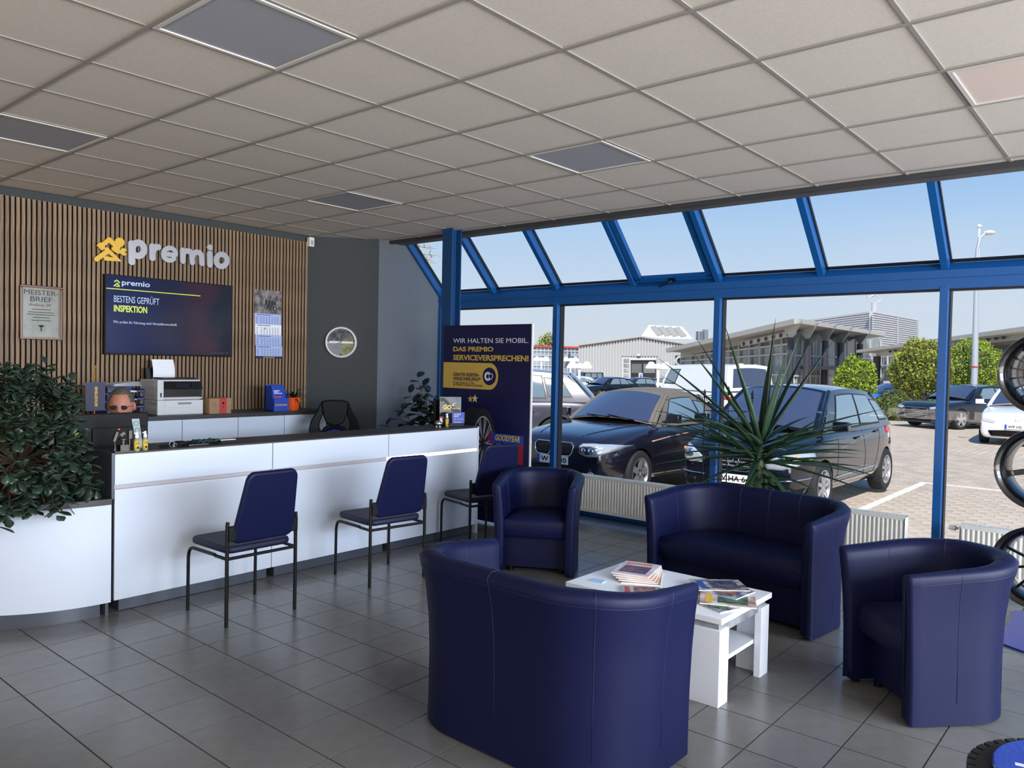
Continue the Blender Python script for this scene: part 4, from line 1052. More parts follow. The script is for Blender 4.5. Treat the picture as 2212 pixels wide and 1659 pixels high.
# back faces -y in local coordinates
out = [(-.20, 0), (-.24, .15), (-.255, .28), (-.235, .36), (-.17, .47), (-.135, .555), (-.07, .568), (0, .57)]
out = out + [(-a, b) for a, b in out[:-1]][::-1]
bb = MB(); n = len(out)
ax = Vector((0, .12, 1)).normalized(); 
ho = [(.075, .30), (.125, .27), (.150, .33), (.115, .40), (.09, .39)]
def backpt(a, b, y): return Vector((a, y - .055*abs(a/.25)**2.0*1.0, .62)) + ax*b
# frame built as wings, top pad and lower pad so the two cut-outs stay open
for s_ in (-1, 1):
    P = [(.20*s_, 0), (.24*s_, .15), (.255*s_, .28), (.235*s_, .36), (.17*s_, .47), (.135*s_, .555), (.115*s_, .43), (.150*s_, .34), (.150*s_, .28), (.115*s_, .22), (.12*s_, 0)]
    w_ = MB(); v = [backpt(a, b, 0) for a, b in P] + [backpt(a, b, .075) for a, b in P]; k = len(P)
    w_.add(v, [tuple(range(k)), tuple(range(k, 2*k))[::-1]] + [(i, (i+1) % k, k+(i+1) % k, k+i) for i in range(k)]); w_.build('side_wing', m_pu, t, bevel=.012, smooth=50)
P = [(-.135, .555), (-.07, .568), (.07, .568), (.135, .555), (.118, .42), (.085, .33), (0, .30), (-.085, .33), (-.118, .42)]; k = len(P)
w_ = MB(); v = [backpt(a, b, -.012) for a, b in P] + [backpt(a, b, .08) for a, b in P]; w_.add(v, [tuple(range(k)), tuple(range(k, 2*k))[::-1]] + [(i, (i+1) % k, k+(i+1) % k, k+i) for i in range(k)]); w_.build('headrest', m_pu, t, bevel=.014, smooth=50)
P = [(-.12, 0), (-.125, .20), (-.08, .255), (0, .275), (.08, .255), (.125, .20), (.12, 0)]; k = len(P)
w_ = MB(); v = [backpt(a, b, -.004) for a, b in P] + [backpt(a, b, .07) for a, b in P]; w_.add(v, [tuple(range(k)), tuple(range(k, 2*k))[::-1]] + [(i, (i+1) % k, k+(i+1) % k, k+i) for i in range(k)]); w_.build('lumbar_insert', m_bl, t, bevel=.01, smooth=50)
w_ = MB(); w_.tube([backpt(a, b, .03) for a, b in ((-.14, .20), (-.09, .275), (0, .30), (.09, .275), (.14, .20))], .022, 10); w_.build('back_bridge', m_pu, t, smooth=True)
MB().prism(rrect(.50, .48, .10), (0, -.36, .44), (1, 0, 0), (0, 1, 0), (0, 0, .09)).build('seat', m_pu, t, bevel=.025, seg=3)
MB().cyl((0, -.12, .10), (0, 0, 1), .03, .34, 14).build('gas_lift', m_black_m, t)
MB().bar((0, .09, .50), (0, .05, .72), .08, .02, up=(0, 1, 0)).build('back_bar', m_black_m, t)
for k in range(5):
    a = 2*PI*k/5; e_ = Vector((.28*math.cos(a), -.12+.28*math.sin(a), .07)); lg = MB().bar((0, -.12, .11), e_, .04, .03).build('base_arm', m_black_m, t); MB().cyl(e_ + Vector((-.012, 0, -.045)), (1, 0, 0), .025, .024, 12).build('castor', m_black, lg)

# ================================================================ POSTER BOARD (faces -x)
PX = 4.862; t = thing('advertising_board', 'tall navy advertising board about a service promise beside the counter', 'poster board', (PX, 1.90, 0))
yl, yr = 2.462-1.90, 1.292-1.90; PR = Vector((0, -1, 0))
MB().box(0, .016, yr, yl, .02, 1.975).build('panel', m_poster, t)
MB().box(-.002, .018, yr-.012, yr, .02, 1.98).build('edge_trim', m_white_m, t)
MB().box(-.05, .07, yl-.25, yl-.05, 0, .02).build('foot', m_black_m, t); MB().box(-.05, .07, yr+.05, yr+.25, 0, .02).build('foot', m_black_m, t)
def PT(u, v):
    p = on(u, v, 0, PX-.001); return Vector((-.001, p.y-1.90, p.z))
def ptext(name, body, u0, v0, u1, v1, m, **k):   # box lower-left .. upper-right pixels
    a = PT(u0, v0); b = PT(u1, v1); text(name, body, a, PR, Z_, (a-b).y, (b-a).z, m, t, **k)
ptext('headline', 'WIR HALTEN SIE MOBIL.', 979, 741, 1142, 730, m_ptext)
ptext('subheadline', 'DAS PREMIO', 979, 759, 1066, 749, m_gold, bold=.03)
ptext('subheadline', 'SERVICEVERSPRECHEN!', 979, 778, 1142, 768, m_gold, bold=.03)
a = PT(971, 840); b = PT(1092, 798)
P = [(0, 0), ((a-b).y-.11, 0)] + [((a-b).y-.11+.11*math.sin(PI*i/14), .132-.132*math.cos(PI*i/14)) for i in range(1, 15)] + [(0, .264)]
zb = a.z + .012
MB().prism(P, (-.001, yl, zb), PR, Z_, (-.001, 0, 0)).build('yellow_banner', m_gold, t)
cc = Vector((-.002, yl-((a-b).y-.115), zb+.132))
MB().cyl(cc, (-1, 0, 0), .088, .001, 32).build('badge_disc', m_poster, t)
b_ = MB(); b_.lathe([(.022, 0), (.045, 0), (.045, .001), (.022, .001)], 24, cc + Vector((-.0012, .02, 0)), (-1, 0, 0)); b_.build('badge_tyre', m_ptext, t)
b_ = MB(); b_.prism([(0, -.035), (.026, -.01), (.026, .022), (0, .032), (-.026, .022), (-.026, -.01)], cc + Vector((-.0024, -.022, 0)), PR, Z_, (-.001, 0, 0)); b_.build('badge_shield', m_ptext, t)
b_ = MB(); b_.prism([(0, -.028), (.020, -.007), (.020, .017), (0, .026), (-.020, .017), (-.020, -.007)], cc + Vector((-.0035, -.022, 0)), PR, Z_, (-.0005, 0, 0)); b_.build('badge_shield_inner', m_poster, t)
def star(c, r): return [(c[0]+(r if i % 2 == 0 else r*.4)*math.sin(PI*i/5), c[1]+(r if i % 2 == 0 else r*.4)*math.cos(PI*i/5)) for i in range(10)]
_o = (-.0042, cc.y-.022, cc.z); MB().prism(star((0, 0), .011), _o, PR, Z_, (-.0005, 0, 0)).build('badge_star', m_ptext, t)
m_nb = m_poster
def btext(body, u0, v0, u1, v1, **k):
    a = PT(u0, v0); b = PT(u1, v1); text('banner_text', body, Vector((-.0022, a.y, a.z)), PR, Z_, (a-b).y, (b-a).z, m_nb, t, **k)
btext('GRATIS REIFEN-', 979, 812, 1036, 806.5, bold=.02); btext('VERSICHERUNG!*', 979, 821, 1039, 815.5, bold=.02)
btext('Für alle Reifen ab 17 Zoll', 979, 828, 1024, 824.8); btext('der Marken Goodyear und Dunlop', 979, 834, 1043, 830.6)
s1 = PT(1026, 861); MB().prism(star((0, 0), .045), (-.001, s1.y, s1.z), PR, Z_, (-.001, 0, 0)).build('gold_star', mat('star_gold', (214, 196, 150), .4), t)
s1 = PT(1016, 862); MB().prism(star((0, 0), .04), (-.0008, s1.y+.0, s1.z), PR, Z_, (-.0008, 0, 0)).build('gold_star', m_gold, t)
# printed wheel
wc = PT(1043, 958); 
def disc(name, c, r0, r1, m, off, sx=.42, n=40):
    P0 = [(r1*sx*math.cos(2*PI*i/n), r1*math.sin(2*PI*i/n)) for i in range(n)]
    if r0 == 0: MB().prism(P0, (off, c.y, c.z), PR, Z_, (-.0004, 0, 0)).build(name, m, t); return
    mb = MB(); mb.grid([[Vector((off, c.y-r1*sx*math.cos(2*PI*i/n), c.z+r1*math.sin(2*PI*i/n))) for i in range(n)], [Vector((off, c.y-r0*sx*math.cos(2*PI*i/n), c.z+r0*math.sin(2*PI*i/n))) for i in range(n)]] + []) 
    mb.add([Vector((off, c.y-r1*sx*math.cos(2*PI*i/n), c.z+r1*math.sin(2*PI*i/n))) for i in (n-1, 0)] + [Vector((off, c.y-r0*sx*math.cos(2*PI*i/n), c.z+r0*math.sin(2*PI*i/n))) for i in (0, n-1)], [(0, 1, 2, 3)])
    mb.build(name, m, t)
tyc = Vector((0, wc.y+.0, wc.z)); 
disc('printed_tyre', Vector((0, wc.y+.14, wc.z)), 0, .36, mat('printed_rubber', (24, 25, 30), .6), -.0012, .62)
disc('printed_tyre', Vector((0, wc.y, wc.z)), 0, .352, mat('printed_rubber2', (30, 31, 37), .6), -.0018, .50)
disc('printed_rim', wc, .262, .275, m_silver, -.0026, .50)
sp_ = MB()
for k in range(10):
    a = 2*PI*k/10 + .1
    for d_ in (-.09, .09): 
        e1 = Vector((-.003, wc.y-.265*.5*math.cos(a+d_), wc.z+.265*math.sin(a+d_))); e0 = Vector((-.003, wc.y-.05*.5*math.cos(a), wc.z+.05*math.sin(a))); sp_.bar(e0, e1, .009, .0006, up=(1, 0, 0))
sp_.build('printed_spokes', m_silver, t)
# red panel
a = PT(1052, 995); b = PT(1131, 942)
MB().prism([(0, 0), ((a-b).y, 0), ((a-b).y, (b-a).z), (0, (b-a).z)], (-.0022, a.y, a.z), PR, Z_, (-.001, 0, 0)).build('red_panel', m_red, t)
a2 = PT(1058, 954)
MB().prism([(0, 0), ((a2-b).y, 0), ((a2-b).y, (b-a2).z), (.03, (b-a2).z)], (-.0034, a2.y, a2.z), PR, Z_, (-.0006, 0, 0)).build('blue_strip', m_gyblue, t)
a = PT(1070, 951); b = PT(1124, 943); text('brand_line', 'GOODYEAR', Vector((-.0042, a.y, a.z)), PR, Z_, (a-b).y, (b-a).z, m_gold, t, bold=.03, shear=.2)
a = PT(1070, 965); b = PT(1090, 957); MB().prism(rrect((a-b).y, (b-a).z, .018), (-.0034, (a.y+b.y)/2, a.z), PR, Z_, (-.0006, 0, 0)).build('label_pill', m_poster, t)
a = PT(1073, 963); b = PT(1087, 959); text('label_text', 'NEU!', Vector((-.0042, a.y, a.z)), PR, Z_, (a-b).y, (b-a).z, m_ptext, t, bold=.03)
a = PT(1108, 1049); b = PT(1156, 1023); MB().bar(Vector((-.002, a.y, a.z)), Vector((-.002, yr, PT(1157, 1022).z)), .035, .001, up=(1, 0, 0)).build('gold_stripe', m_gold, t)
# ================================================================ PLANTS
def leafmesh(name, m, L_, W_, fold=.12, droop=.15, n=5, parent=None, point=1.0, obo=.0, thick=.0012):
    rows = []
    for i in range(n+1):
        f = i/n; w = W_*.5*(math.sin(PI*f**(1+obo))**.75 if 0 < f < 1 else .04); x = L_*f; z = -droop*L_*f*f
        rows.append([(x, -w, z+fold*w), (x, 0, z), (x, w, z+fold*w)])
    return MB().grid(rows).build(name, m, parent, smooth=True, solid=thick)
def orient(p, d, roll, s=1.0):
    d = Vector(d).normalized(); q = d.to_track_quat('X', 'Z') @ Quaternion((1, 0, 0), roll)
    return Matrix.Translation(p) @ q.to_matrix().to_4x4() @ Matrix.Scale(s, 4)
# ---- jade plant
rn = random.Random(11)
C0 = at(62, 965, 4.72)
t = thing('jade_plant', 'huge dark green jade plant spilling over the rounded counter end at the left', 'plant', (.80, 2.10, .7225)); base = Vector((.80, 2.10, .7225))
MB().lathe([(.001, 0), (.11, 0), (.125, .02), (.155, .19), (.162, .20), (.148, .20), (.12, .03), (.001, .03)], 30).build('pot', mat('red_pot', (84, 14, 20), .35), t, smooth=50)
MB().lathe([(.001, .175), (.145, .175)], 20).build('soil', m_soil, t)
clusters = []
F2H = Vector((FWD.x, FWD.y, 0)).normalized()
def okpos(p):
    u, v, f = proj(p)
    if u > 228 or v < 805 or v > 1185: return False
    if u > 160 and 812 < v < 930: return False
    if u > 178 and 930 <= v < 985: return False
    if v > 1120 and u > 18: return False
    if u > 60 and v < 850 and u > 200: return False
    if u > 96 and v < 830 and u < 150: return False
    if 150 < u and v < 838: return False
    if u > 130 and v > 1085: return False
    r = math.hypot(p.x-1.155, p.y-2.43)
    if p.z < .78 and r < .93 and p.x < 1.2: return False
    if p.x > 1.06 and p.y > 1.50 and p.z < 1.04: return False
    if p.z > .70 and (p.x > 1.0 and p.y > 1.92): return False
    return True
tries = 0
while len(clusters) < 250 and tries < 30000:
    tries += 1
    a = rn.uniform(0, 2*PI); b = rn.uniform(-1, 1); rr = rn.uniform(.35, 1)**.6; q = math.sqrt(1-b*b)
    p = C0 + RGT*(math.cos(a)*q*rr*.52) + FWD*(math.sin(a)*q*rr*(.36 if b > -.1 else .56)) - F2H*(.10 if b < -.1 else 0) + Vector((0, 0, b*rr*.60))
    if okpos(p) and all((p-c).length > .05 for c in clusters): clusters.append(p)
hub = Vector((.80, 2.10, .92)); br = MB()
for k, c in enumerate(clusters):
    mid = hub.lerp(c, .5) + Vector((rn.uniform(-.05, .05), rn.uniform(-.05, .05), .07))
    if k % 3 == 0: br.tube([hub, mid, c], [.009, .006, .004], 5)
for k in range(5):
    a = 2*PI*k/5; br.tube([Vector((.80, 2.10, .90)), Vector((.80, 2.10, .92)) + Vector((.12*math.cos(a), .12*math.sin(a), .16)), Vector((.80, 2.10, 1.0)) + Vector((.26*math.cos(a), .26*math.sin(a), .25))], [.022, .018, .010], 7)
br.v = [tuple(Vector(v) - base) for v in br.v]; br.build('stems', m_stem, t, smooth=60)
leaf0 = leafmesh('leaf', m_leaf, .070, .046, obo=.55, droop=.05, parent=None, thick=.003)
leaf0m = leaf0.data
mats = []
for c in clusters:
    out = (c - (C0 - Vector((0, 0, .1)))).normalized(); nleaf = rn.randint(7, 10)
    if proj(c)[1] > 1060: out = (out + Vector((0, 0, -1.6))).normalized()
    for q in range(nleaf):
        a = 2.4*q + rn.uniform(0, .6); s1 = out.orthogonal().normalized(); s2 = out.cross(s1)
        dd = out*rn.uniform(.15, .9) + (s1*math.cos(a) + s2*math.sin(a))*.9
        pp = c + out*(.012*q - .04) + dd.normalized()*.008
        mats.append((proj(pp)[2], orient(pp - base, dd, rn.uniform(-.6, .6), rn.uniform(.75, 1.25))))
mats.sort(key=lambda q: q[0])
leaf0.parent = t; leaf0.matrix_local = mats[0][1]
for _, m4 in mats[1:300]: inst(leaf0, t, mat4=m4)
def bulk(name, src, ms, m, parent, solid=.0):
    mb = MB(); vv = [v.co.copy() for v in src.vertices]; ff = [tuple(p.vertices) for p in src.polygons]
    for m4 in ms: mb.add([m4 @ v for v in vv], ff)
    o = mb.build(name, m, parent, smooth=True, merge=False, fix=False, solid=solid); o['kind'] = 'stuff'; return o
bulk('inner_leaves', leaf0m, [m4 for _, m4 in mats[300:]], m_leaf, t, .003)
lm = MB(); 
for k in range(16):
    c = rn.choice(clusters); m4 = orient(c - base + (c-C0).normalized()*.03, (c-C0) + Vector((0, 0, .3)), 0, .55)
    for v in (0,): lm.add([m4 @ vv.co for vv in leaf0m.vertices], [tuple(p.vertices) for p in leaf0m.polygons])
lm.build('young_leaves', m_leaf_y, t, smooth=True, solid=.002)
# leaves tucked near the counter edge and low left sprays come from the same set

# ---- yucca
rn = random.Random(5)
yb = at(1640, 1045, 6.05); yb.z = 0
t = thing('yucca', 'tall yucca with long sword leaves between the far sofa and the window', 'plant', yb)
MB().lathe([(.001, 0), (.13, 0), (.14, .02), (.175, .32), (.185, .33), (.165, .33), (.14, .04), (.001, .04)], 30).build('pot', mat('grey_pot', (70, 72, 76), .5), t, smooth=50)
MB().lathe([(.001, .30), (.165, .30)], 20).build('soil', m_soil, t)
tr = MB(); prof = []
for i in range(40):
    z = .29+.78*i/39; prof.append((.030-.006*i/39+.004*(i % 2), z))
tr.lathe(prof, 14); tr.build('trunk', m_trunk, t, smooth=60)
def yleaf(az, el, L_, w, droop, z0, name='leaf'):
    mb = MB(); n = 8; d = Vector((math.cos(az), math.sin(az), 0)); s = Vector((-math.sin(az), math.cos(az), 0)); p = Vector((0, 0, z0)) + d*.02; e = el; rows = []
    for i in range(n+1):
        f = i/n; ww = w*min(1, .55+1.8*f)*(1-f**2.2)*1.0 + .001; up = Z_*math.cos(e) - d*math.sin(e)
        rows.append([p - s*ww/2 + up*ww*.22, p - up*ww*.08, p + s*ww/2 + up*ww*.22]); p = p + (d*math.cos(e) + Z_*math.sin(e))*(L_/n); e -= droop*(f+.2)/n
    return mb.grid(rows).build(name, m_yucca, t, smooth=True, solid=.0012)
ra = math.atan2(RGT.y, RGT.x)    # azimuth of screen right
for (off, el, L_, dr) in ((0.0, 1.50, .86, .0), (-.35, 1.30, .80, .05), (PI+.1, 1.27, .86, .06), (PI-.2, 1.05, .84, .1), (.2, 1.14, .74, .05), (.1, 1.0, .66, .1), (PI+.25, .9, .80, .15), (-.15, 1.02, .86, .02), (PI-.1, .72, .90, .15), (PI+.5, 1.2, .6, .1), (.9, 1.35, .74, .1), (-1.0, 1.3, .7, .1)):
    yleaf(ra+off, el, L_*1.13, .070, dr, 1.02)
for k in range(50):
    el = rn.uniform(-.15, .65); yleaf(ra + rn.choice((0, PI)) + rn.uniform(-1.25, 1.25), el, rn.uniform(.66, .96), .054, rn.uniform(.15, .6), rn.uniform(.86, 1.02))
for k in range(22):
    yleaf(rn.uniform(0, 2*PI), rn.uniform(-.7, .15), rn.uniform(.40, .60), .056, rn.uniform(.9, 2.0), rn.uniform(.62, .86))

# ---- rubber plant
rn = random.Random(21)
rb = Vector((5.32, 3.02, 0))
t = thing('rubber_plant', 'rubber plant with dark oval leaves in the corner behind the right end of the counter', 'plant', rb)
MB().lathe([(.001, 0), (.13, 0), (.16, .26), (.17, .27), (.15, .27), (.12, .03), (.001, .03)], 28).build('pot', mat('pot_terracotta', (120, 78, 58), .7), t, smooth=50)
MB().lathe([(.001, .245), (.15, .245)], 20).build('soil', m_soil, t)
rl = leafmesh('leaf', m_rub_leaf, .165, .085, droop=.22, parent=t, thick=.001); first = True
stems = MB()
def stem_to(u, v, d): return at(u, v, d) - rb
dr = proj((5.32, 3.02, 1.0))[2]
S_ = []
for (u, v) in ((902, 815), (925, 850), (885, 850), (940, 870), (870, 885), (835, 918), (905, 880), (945, 905), (890, 915), (925, 900), (915, 835), (932, 890), (895, 870), (860, 900), (918, 865), (938, 925)):
    e = stem_to(u, v, dr + rn.uniform(-.15, .15)); mid = Vector((e.x*.35, e.y*.35, .25+(e.z-.25)*.55)); pts = [Vector((0, 0, .24)), mid, e]; stems.tube(pts, [.008, .006, .003], 6); S_.append(pts)
stems.build('stems', m_stem, t, smooth=True)
for pts in S_:
    for q in range(9):
        f = 1 - q*.09; c = pts[1].lerp(pts[2], f) if f > 0 else pts[1]; a = 2.4*q + rn.uniform(0, 1)
        dd = Vector((math.cos(a), math.sin(a), rn.uniform(-.35, .5) + (1.0 if q == 0 else 0))); m4 = orient(c, dd, rn.uniform(-.4, .4), rn.uniform(.7, 1.05))
        if first: rl.matrix_local = m4; first = False
        else: inst(rl, t, mat4=m4)

# ---- small pothos by the left glazing
t = thing('pothos', 'small bright green climbing plant between the poster and the first radiator', 'plant', (5.45, 1.93, 0))
rn = random.Random(2)
MB().lathe([(.001, 0), (.07, 0), (.09, .14), (.08, .14), (.001, .03)], 22).build('pot', mat('pot_white', (200, 200, 196), .4), t, smooth=50)
MB().tube([(0, 0, .12), (.01, .0, .4), (-.01, .01, .62)], .004, 6).build('stem', m_stem, t)
pl_ = leafmesh('leaf', m_leaf_y, .10, .075, droop=.25, parent=t, thick=.0008); first = True
for k in range(11):
    a = rn.uniform(0, 2*PI); m4 = orient((0, 0, .24+.036*k), (math.cos(a), math.sin(a), rn.uniform(-.4, .6)), rn.uniform(-.5, .5), rn.uniform(.7, 1.1))
    if first: pl_.matrix_local = m4; first = False
    else: inst(pl_, t, mat4=m4)
# ---- ivy + wrought iron trellis
pA = at(1517, 1045, 6.85); pB = at(1620, 1045, 6.85)
tc_ = (pA+pB)/2; w_ = (Vector((pB.x, pB.y, 0)) - Vector((pA.x, pA.y, 0))); ww = w_.length; azt = math.atan2(w_.y, w_.x)
t = thing('iron_trellis', 'black wrought-iron plant trellis with scrolls behind the yucca', 'trellis', (tc_.x, tc_.y, 0), azt)
m_ir = mat('wrought_iron', (14, 14, 16), .55, .3); ht = 1.33
for k, xx in enumerate((-ww/2, 0, ww/2)):
    b = MB(); top = ht + (.0 if k != 1 else .03); b.tube([(xx, 0, 0), (xx, 0, top)], .0055, 8); b.lathe([(.001, 0), (.014, .012), (.006, .022), (.013, .045), (.001, .085)], 10, (xx, 0, top-.005)); b.build('rod', m_ir, t, smooth=50)
for z in (.30, .62, .92, 1.22): MB().tube([(-ww/2, 0, z), (ww/2, 0, z)], .004, 6).build('cross_bar', m_ir, t)
def spiral(cx, cz, r, s, f=1): return [(cx + s*r*(1-i/26*.75)*math.cos(1.0+i/26*3.9*PI/1.3), 0, cz + f*r*(1-i/26*.75)*math.sin(1.0+i/26*3.9*PI/1.3)) for i in range(27)]
for z in (1.14, .80, .50):
    for s_ in (-1, 1):
        for cx in (-ww/4, ww/4): MB().tube(spiral(cx+.02*s_, z + (.03 if s_ > 0 else -.03), .045, s_), .0032, 6).build('scroll', m_ir, t, smooth=True)
for s_ in (-1, 1):
    MB().tube(spiral(-ww/2+s_*.045, ht-.01, .035, s_), .0032, 6).build('scroll', m_ir, t, smooth=True)
t = thing('ivy_pot', 'small pale variegated ivy at the foot of the iron trellis', 'plant', (tc_.x-.12, tc_.y+.38, 0))
MB().lathe([(.001, 0), (.09, 0), (.12, .24), (.11, .24), (.001, .05)], 24).build('pot', mat('pot_dark', (60, 60, 62), .5), t, smooth=50)
m_iv = mat('ivy_leaf', (130, 150, 120), .4, objrand=.3)
iv = leafmesh('leaf', m_iv, .075, .06, droop=.2, parent=t, thick=.0008); first = True
for k in range(26):
    a = rn.uniform(0, 2*PI); r1 = rn.uniform(.02, .17); m4 = orient((r1*math.cos(a), r1*math.sin(a), .26+rn.uniform(0, .20)), (math.cos(a), math.sin(a), rn.uniform(-.3, .6)), rn.uniform(-.5, .5), rn.uniform(.7, 1.1))
    if first: iv.matrix_local = m4; first = False
    else: inst(iv, t, mat4=m4)

# ================================================================ ALLOY WHEEL DISPLAY
t = thing('wheel_stand', 'chrome pole stand on a blue floor board carrying three black alloy wheels', 'stand', (4.78, -2.98, 0))
o_ = Vector((4.78, -2.98, 0))
P = [on(2190, 1322, 2, 0), on(2178, 1352, 2, 0), on(2143, 1386, 2, 0), on(2214, 1412, 2, 0)]
P2 = [(p.x-o_.x, p.y-o_.y) for p in P] + [(.0, -.55), (.62, -.35), (.70, .10)]
MB().prism(P2, (0, 0, .0), (1, 0, 0), (0, 1, 0), (0, 0, .012)).build('floor_board', mat('board_blue', (34, 44, 140), .3), t)
MB().cyl((.12, -.12, .012), (0, 0, 1), .025, 1.85, 16).build('pole', m_steel, t)
for z_ in (1.60, 1.03, .445): MB().tube([(.12, -.12, z_), (.02, .07, z_), (-.045, .145, z_-.002)], .014, 10).build('wheel_bracket', m_steel, t)
ms_ = mat('gloss_black', (7, 7, 9), .25, coat=.5)
def alloy(label, z, pat):
    c = Vector((4.70, -2.79, z)); n = (CAM + Vector((0, 1.2, -.2)) - c); n.z *= .25; n = n.normalized()
    t2 = thing('alloy_wheel', label, 'alloy wheel', c)
    r = .245; prof = [(r*.80, -.10), (r*.97, -.105), (r, -.10), (r*.985, -.085), (r*.90, -.075), (r*.86, -.02), (r*.90, .075), (r*.985, .085), (r, .095), (r*.99, .102), (r*.93, .098), (r*.84, .07), (r*.80, -.02), (r*.78, -.09), (r*.80, -.10)]
    MB().lathe(prof, 64, (0, 0, 0), n).build('rim_barrel', ms_, t2, smooth=40)
    r1 = n.orthogonal().normalized(); r2 = n.cross(r1); zo = n*-.055
    MB().cyl(zo + n*-.02, n, .058, .045, 28).build('hub', ms_, t2, bevel=.004)
    def pd(a, rr): return zo + (r1*math.cos(a) + r2*math.sin(a))*rr
    if pat == 0:
        sp = MB()
        for k in range(20): a = 2*PI*k/20; sp.bar(pd(a, .05), pd(a, r*.80), .011, .02, up=n)
        for rr in (.10, .14, .17): sp.lathe([(rr-.004, -.008), (rr+.004, -.008), (rr+.004, .008), (rr-.004, .008), (rr-.004, -.008)], 48, zo, n)
        sp.build('mesh_spokes', ms_, t2)
    else:
        ns = 5 if pat == 1 else 10
        for k in range(ns): a = 2*PI*k/ns + .4; MB().bar(pd(a, .04), pd(a, r*.81), .034 if pat == 1 else .016, .024, up=n).build('spoke', ms_, t2, bevel=.003)
    return t2
alloy('gloss black mesh-spoke alloy wheel, topmost of three at the right edge', 1.60, 0)
alloy('gloss black five-spoke alloy wheel, middle one of three at the right edge', 1.03, 1)
alloy('gloss black many-spoke alloy wheel, lowest of three at the right edge', .445, 2)
# tyre with blue disc, bottom right
c = at(2372, 1690, 2.3); tz = c.z
t = thing('display_tyre', 'black tyre with a blue printed disc lying in the bottom right corner', 'tyre', (c.x, c.y, tz-.235))
ty = MB(); ty.lathe([(.19, .02), (.25, .0), (.31, .015), (.325, .05), (.325, .17), (.31, .205), (.25, .22), (.19, .20), (.185, .11), (.19, .02)], 56); 
ty.build('tyre', m_rubber, t, smooth=50)
blk = MB()
for k in range(44):
    for z0, z1, o2 in ((.03, .085, 0), (.095, .15, .5), (.16, .205, 0)):
        a = 2*PI*(k+o2)/44; ca, sa = math.cos(a), math.sin(a); b = Vector((ca, sa, 0)); s_ = Vector((-sa, ca, 0)); blk.bar(b*.322 + Z_*z0, b*.322 + Z_*z1, .034, .024, up=b)
bo = blk.build('tread_blocks', m_rubber, t); bo['kind'] = 'stuff'
MB().lathe([(.001, .222), (.262, .222), (.268, .228), (.262, .235), (.001, .235)], 56).build('blue_disc', mat('disc_blue', (44, 66, 160), .25, coat=.5), t, smooth=40)
for k, (o1, w1) in enumerate(((-.16, .10), (-.135, .11), (-.10, .16), (-.01, .20))):
    aa = Vector((RGT.x, RGT.y, 0)).normalized(); bb_ = Vector((FWD.x, FWD.y, 0)).normalized()
    s0 = aa*(-.20+.01*k) + bb_*(.10-.06*k) + Z_*.2355; d1 = (aa*.86 - bb_*.5)
    MB().bar(s0 + aa*.02, s0 + aa*.02 + d1*w1, .018, .001, up=Z_).build('printed_line', m_ptext, t)
box_ = MB().box(-.16, .16, -.16, .16, -(tz-.235), 0).build('plinth_box', m_black_m, t)

# ================================================================ PERSON BEHIND THE LEFT MONITOR
hc = at(262, 876, 5.80)      # head centre
t = thing('person', 'man with short grey hair and tinted glasses sitting behind the left monitor', 'person', (hc.x, hc.y+.32, 0))
ho_ = Vector((hc.x, hc.y+.32, 0)); H_ = hc - ho_
m_skin = mat('skin', (178, 118, 96), .5); m_shirt = mat('navy_shirt', (26, 32, 60), .8); m_trs = mat('dark_trousers', (30, 32, 40), .8)
J = {}; V = []; E_ = []; Rr = []
def jn(name, p, r, par=None):
    J[name] = len(V); V.append(Vector(p)); Rr.append(r)
    if par: E_.append((J[par], J[name]))
jn('pelvis', (0, .12, .58), (.155, .12)); jn('waist', (0, .12, .72), (.145, .11), 'pelvis'); jn('chest', (0, .04, .92), (.165, .12), 'waist'); jn('upper', (0, -.06, 1.02+.0), (.12, .09), 'chest')
jn('neck', (0, H_.y*.62, H_.z-.14), (.055, .058), 'upper'); jn('skull', (0, H_.y, H_.z-.03), (.06, .07), 'neck')
for s_, n_ in ((-1, 'r'), (1, 'l')):
    jn('sh'+n_, (s_*.18, -.05, 1.00), (.065, .065), 'upper'); jn('el'+n_, (s_*.25, -.13, .80), (.046, .046), 'sh'+n_); jn('wr'+n_, (s_*.13, -.36, .775), (.030, .026), 'el'+n_)
    jn('pa'+n_, (s_*.11, -.42, .765), (.036, .018), 'wr'+n_)
    jn('hp'+n_, (s_*.10, .10, .56), (.09, .09), 'pelvis'); jn('kn'+n_, (s_*.14, -.30, .52), (.062, .062), 'hp'+n_); jn('an'+n_, (s_*.14, -.22, .10), (.042, .045), 'kn'+n_); jn('to'+n_, (s_*.15, -.36, .05), (.04, .03), 'an'+n_)
    for f_, (dx, ln) in enumerate(((-.028, .062), (-.010, .072), (.009, .070), (.027, .056))):
        jn('f%d%s' % (f_, n_), (s_*.11+dx*.9, -.455, .767), (.010, .010), 'pa'+n_); jn('g%d%s' % (f_, n_), (s_*.11+dx, -.455-ln*.5, .764), (.009, .009), 'f%d%s' % (f_, n_)); jn('t%d%s' % (f_, n_), (s_*.11+dx*1.05, -.455-ln, .750), (.0075, .0075), 'g%d%s' % (f_, n_))
    jn('th1'+n_, (s_*.11-s_*.036, -.405, .762), (.011, .011), 'pa'+n_); jn('th2'+n_, (s_*.11-s_*.058, -.44, .752), (.009, .009), 'th1'+n_)
me = bpy.data.meshes.new('body'); me.from_pydata(V, E_, []); bo = bpy.data.objects.new('body', me); COL.objects.link(bo)
md = bo.modifiers.new('skin', 'SKIN'); 
for i, r in enumerate(Rr): me.skin_vertices[0].data[i].radius = r
me.skin_vertices[0].data[0].use_root = True
ms2 = bo.modifiers.new('sub', 'SUBSURF'); ms2.levels = 2; ms2.render_levels = 2
dup_mesh_apply(bo); me = bo.data
me.materials.clear(); [me.materials.append(m) for m in (m_skin, m_shirt, m_trs)]
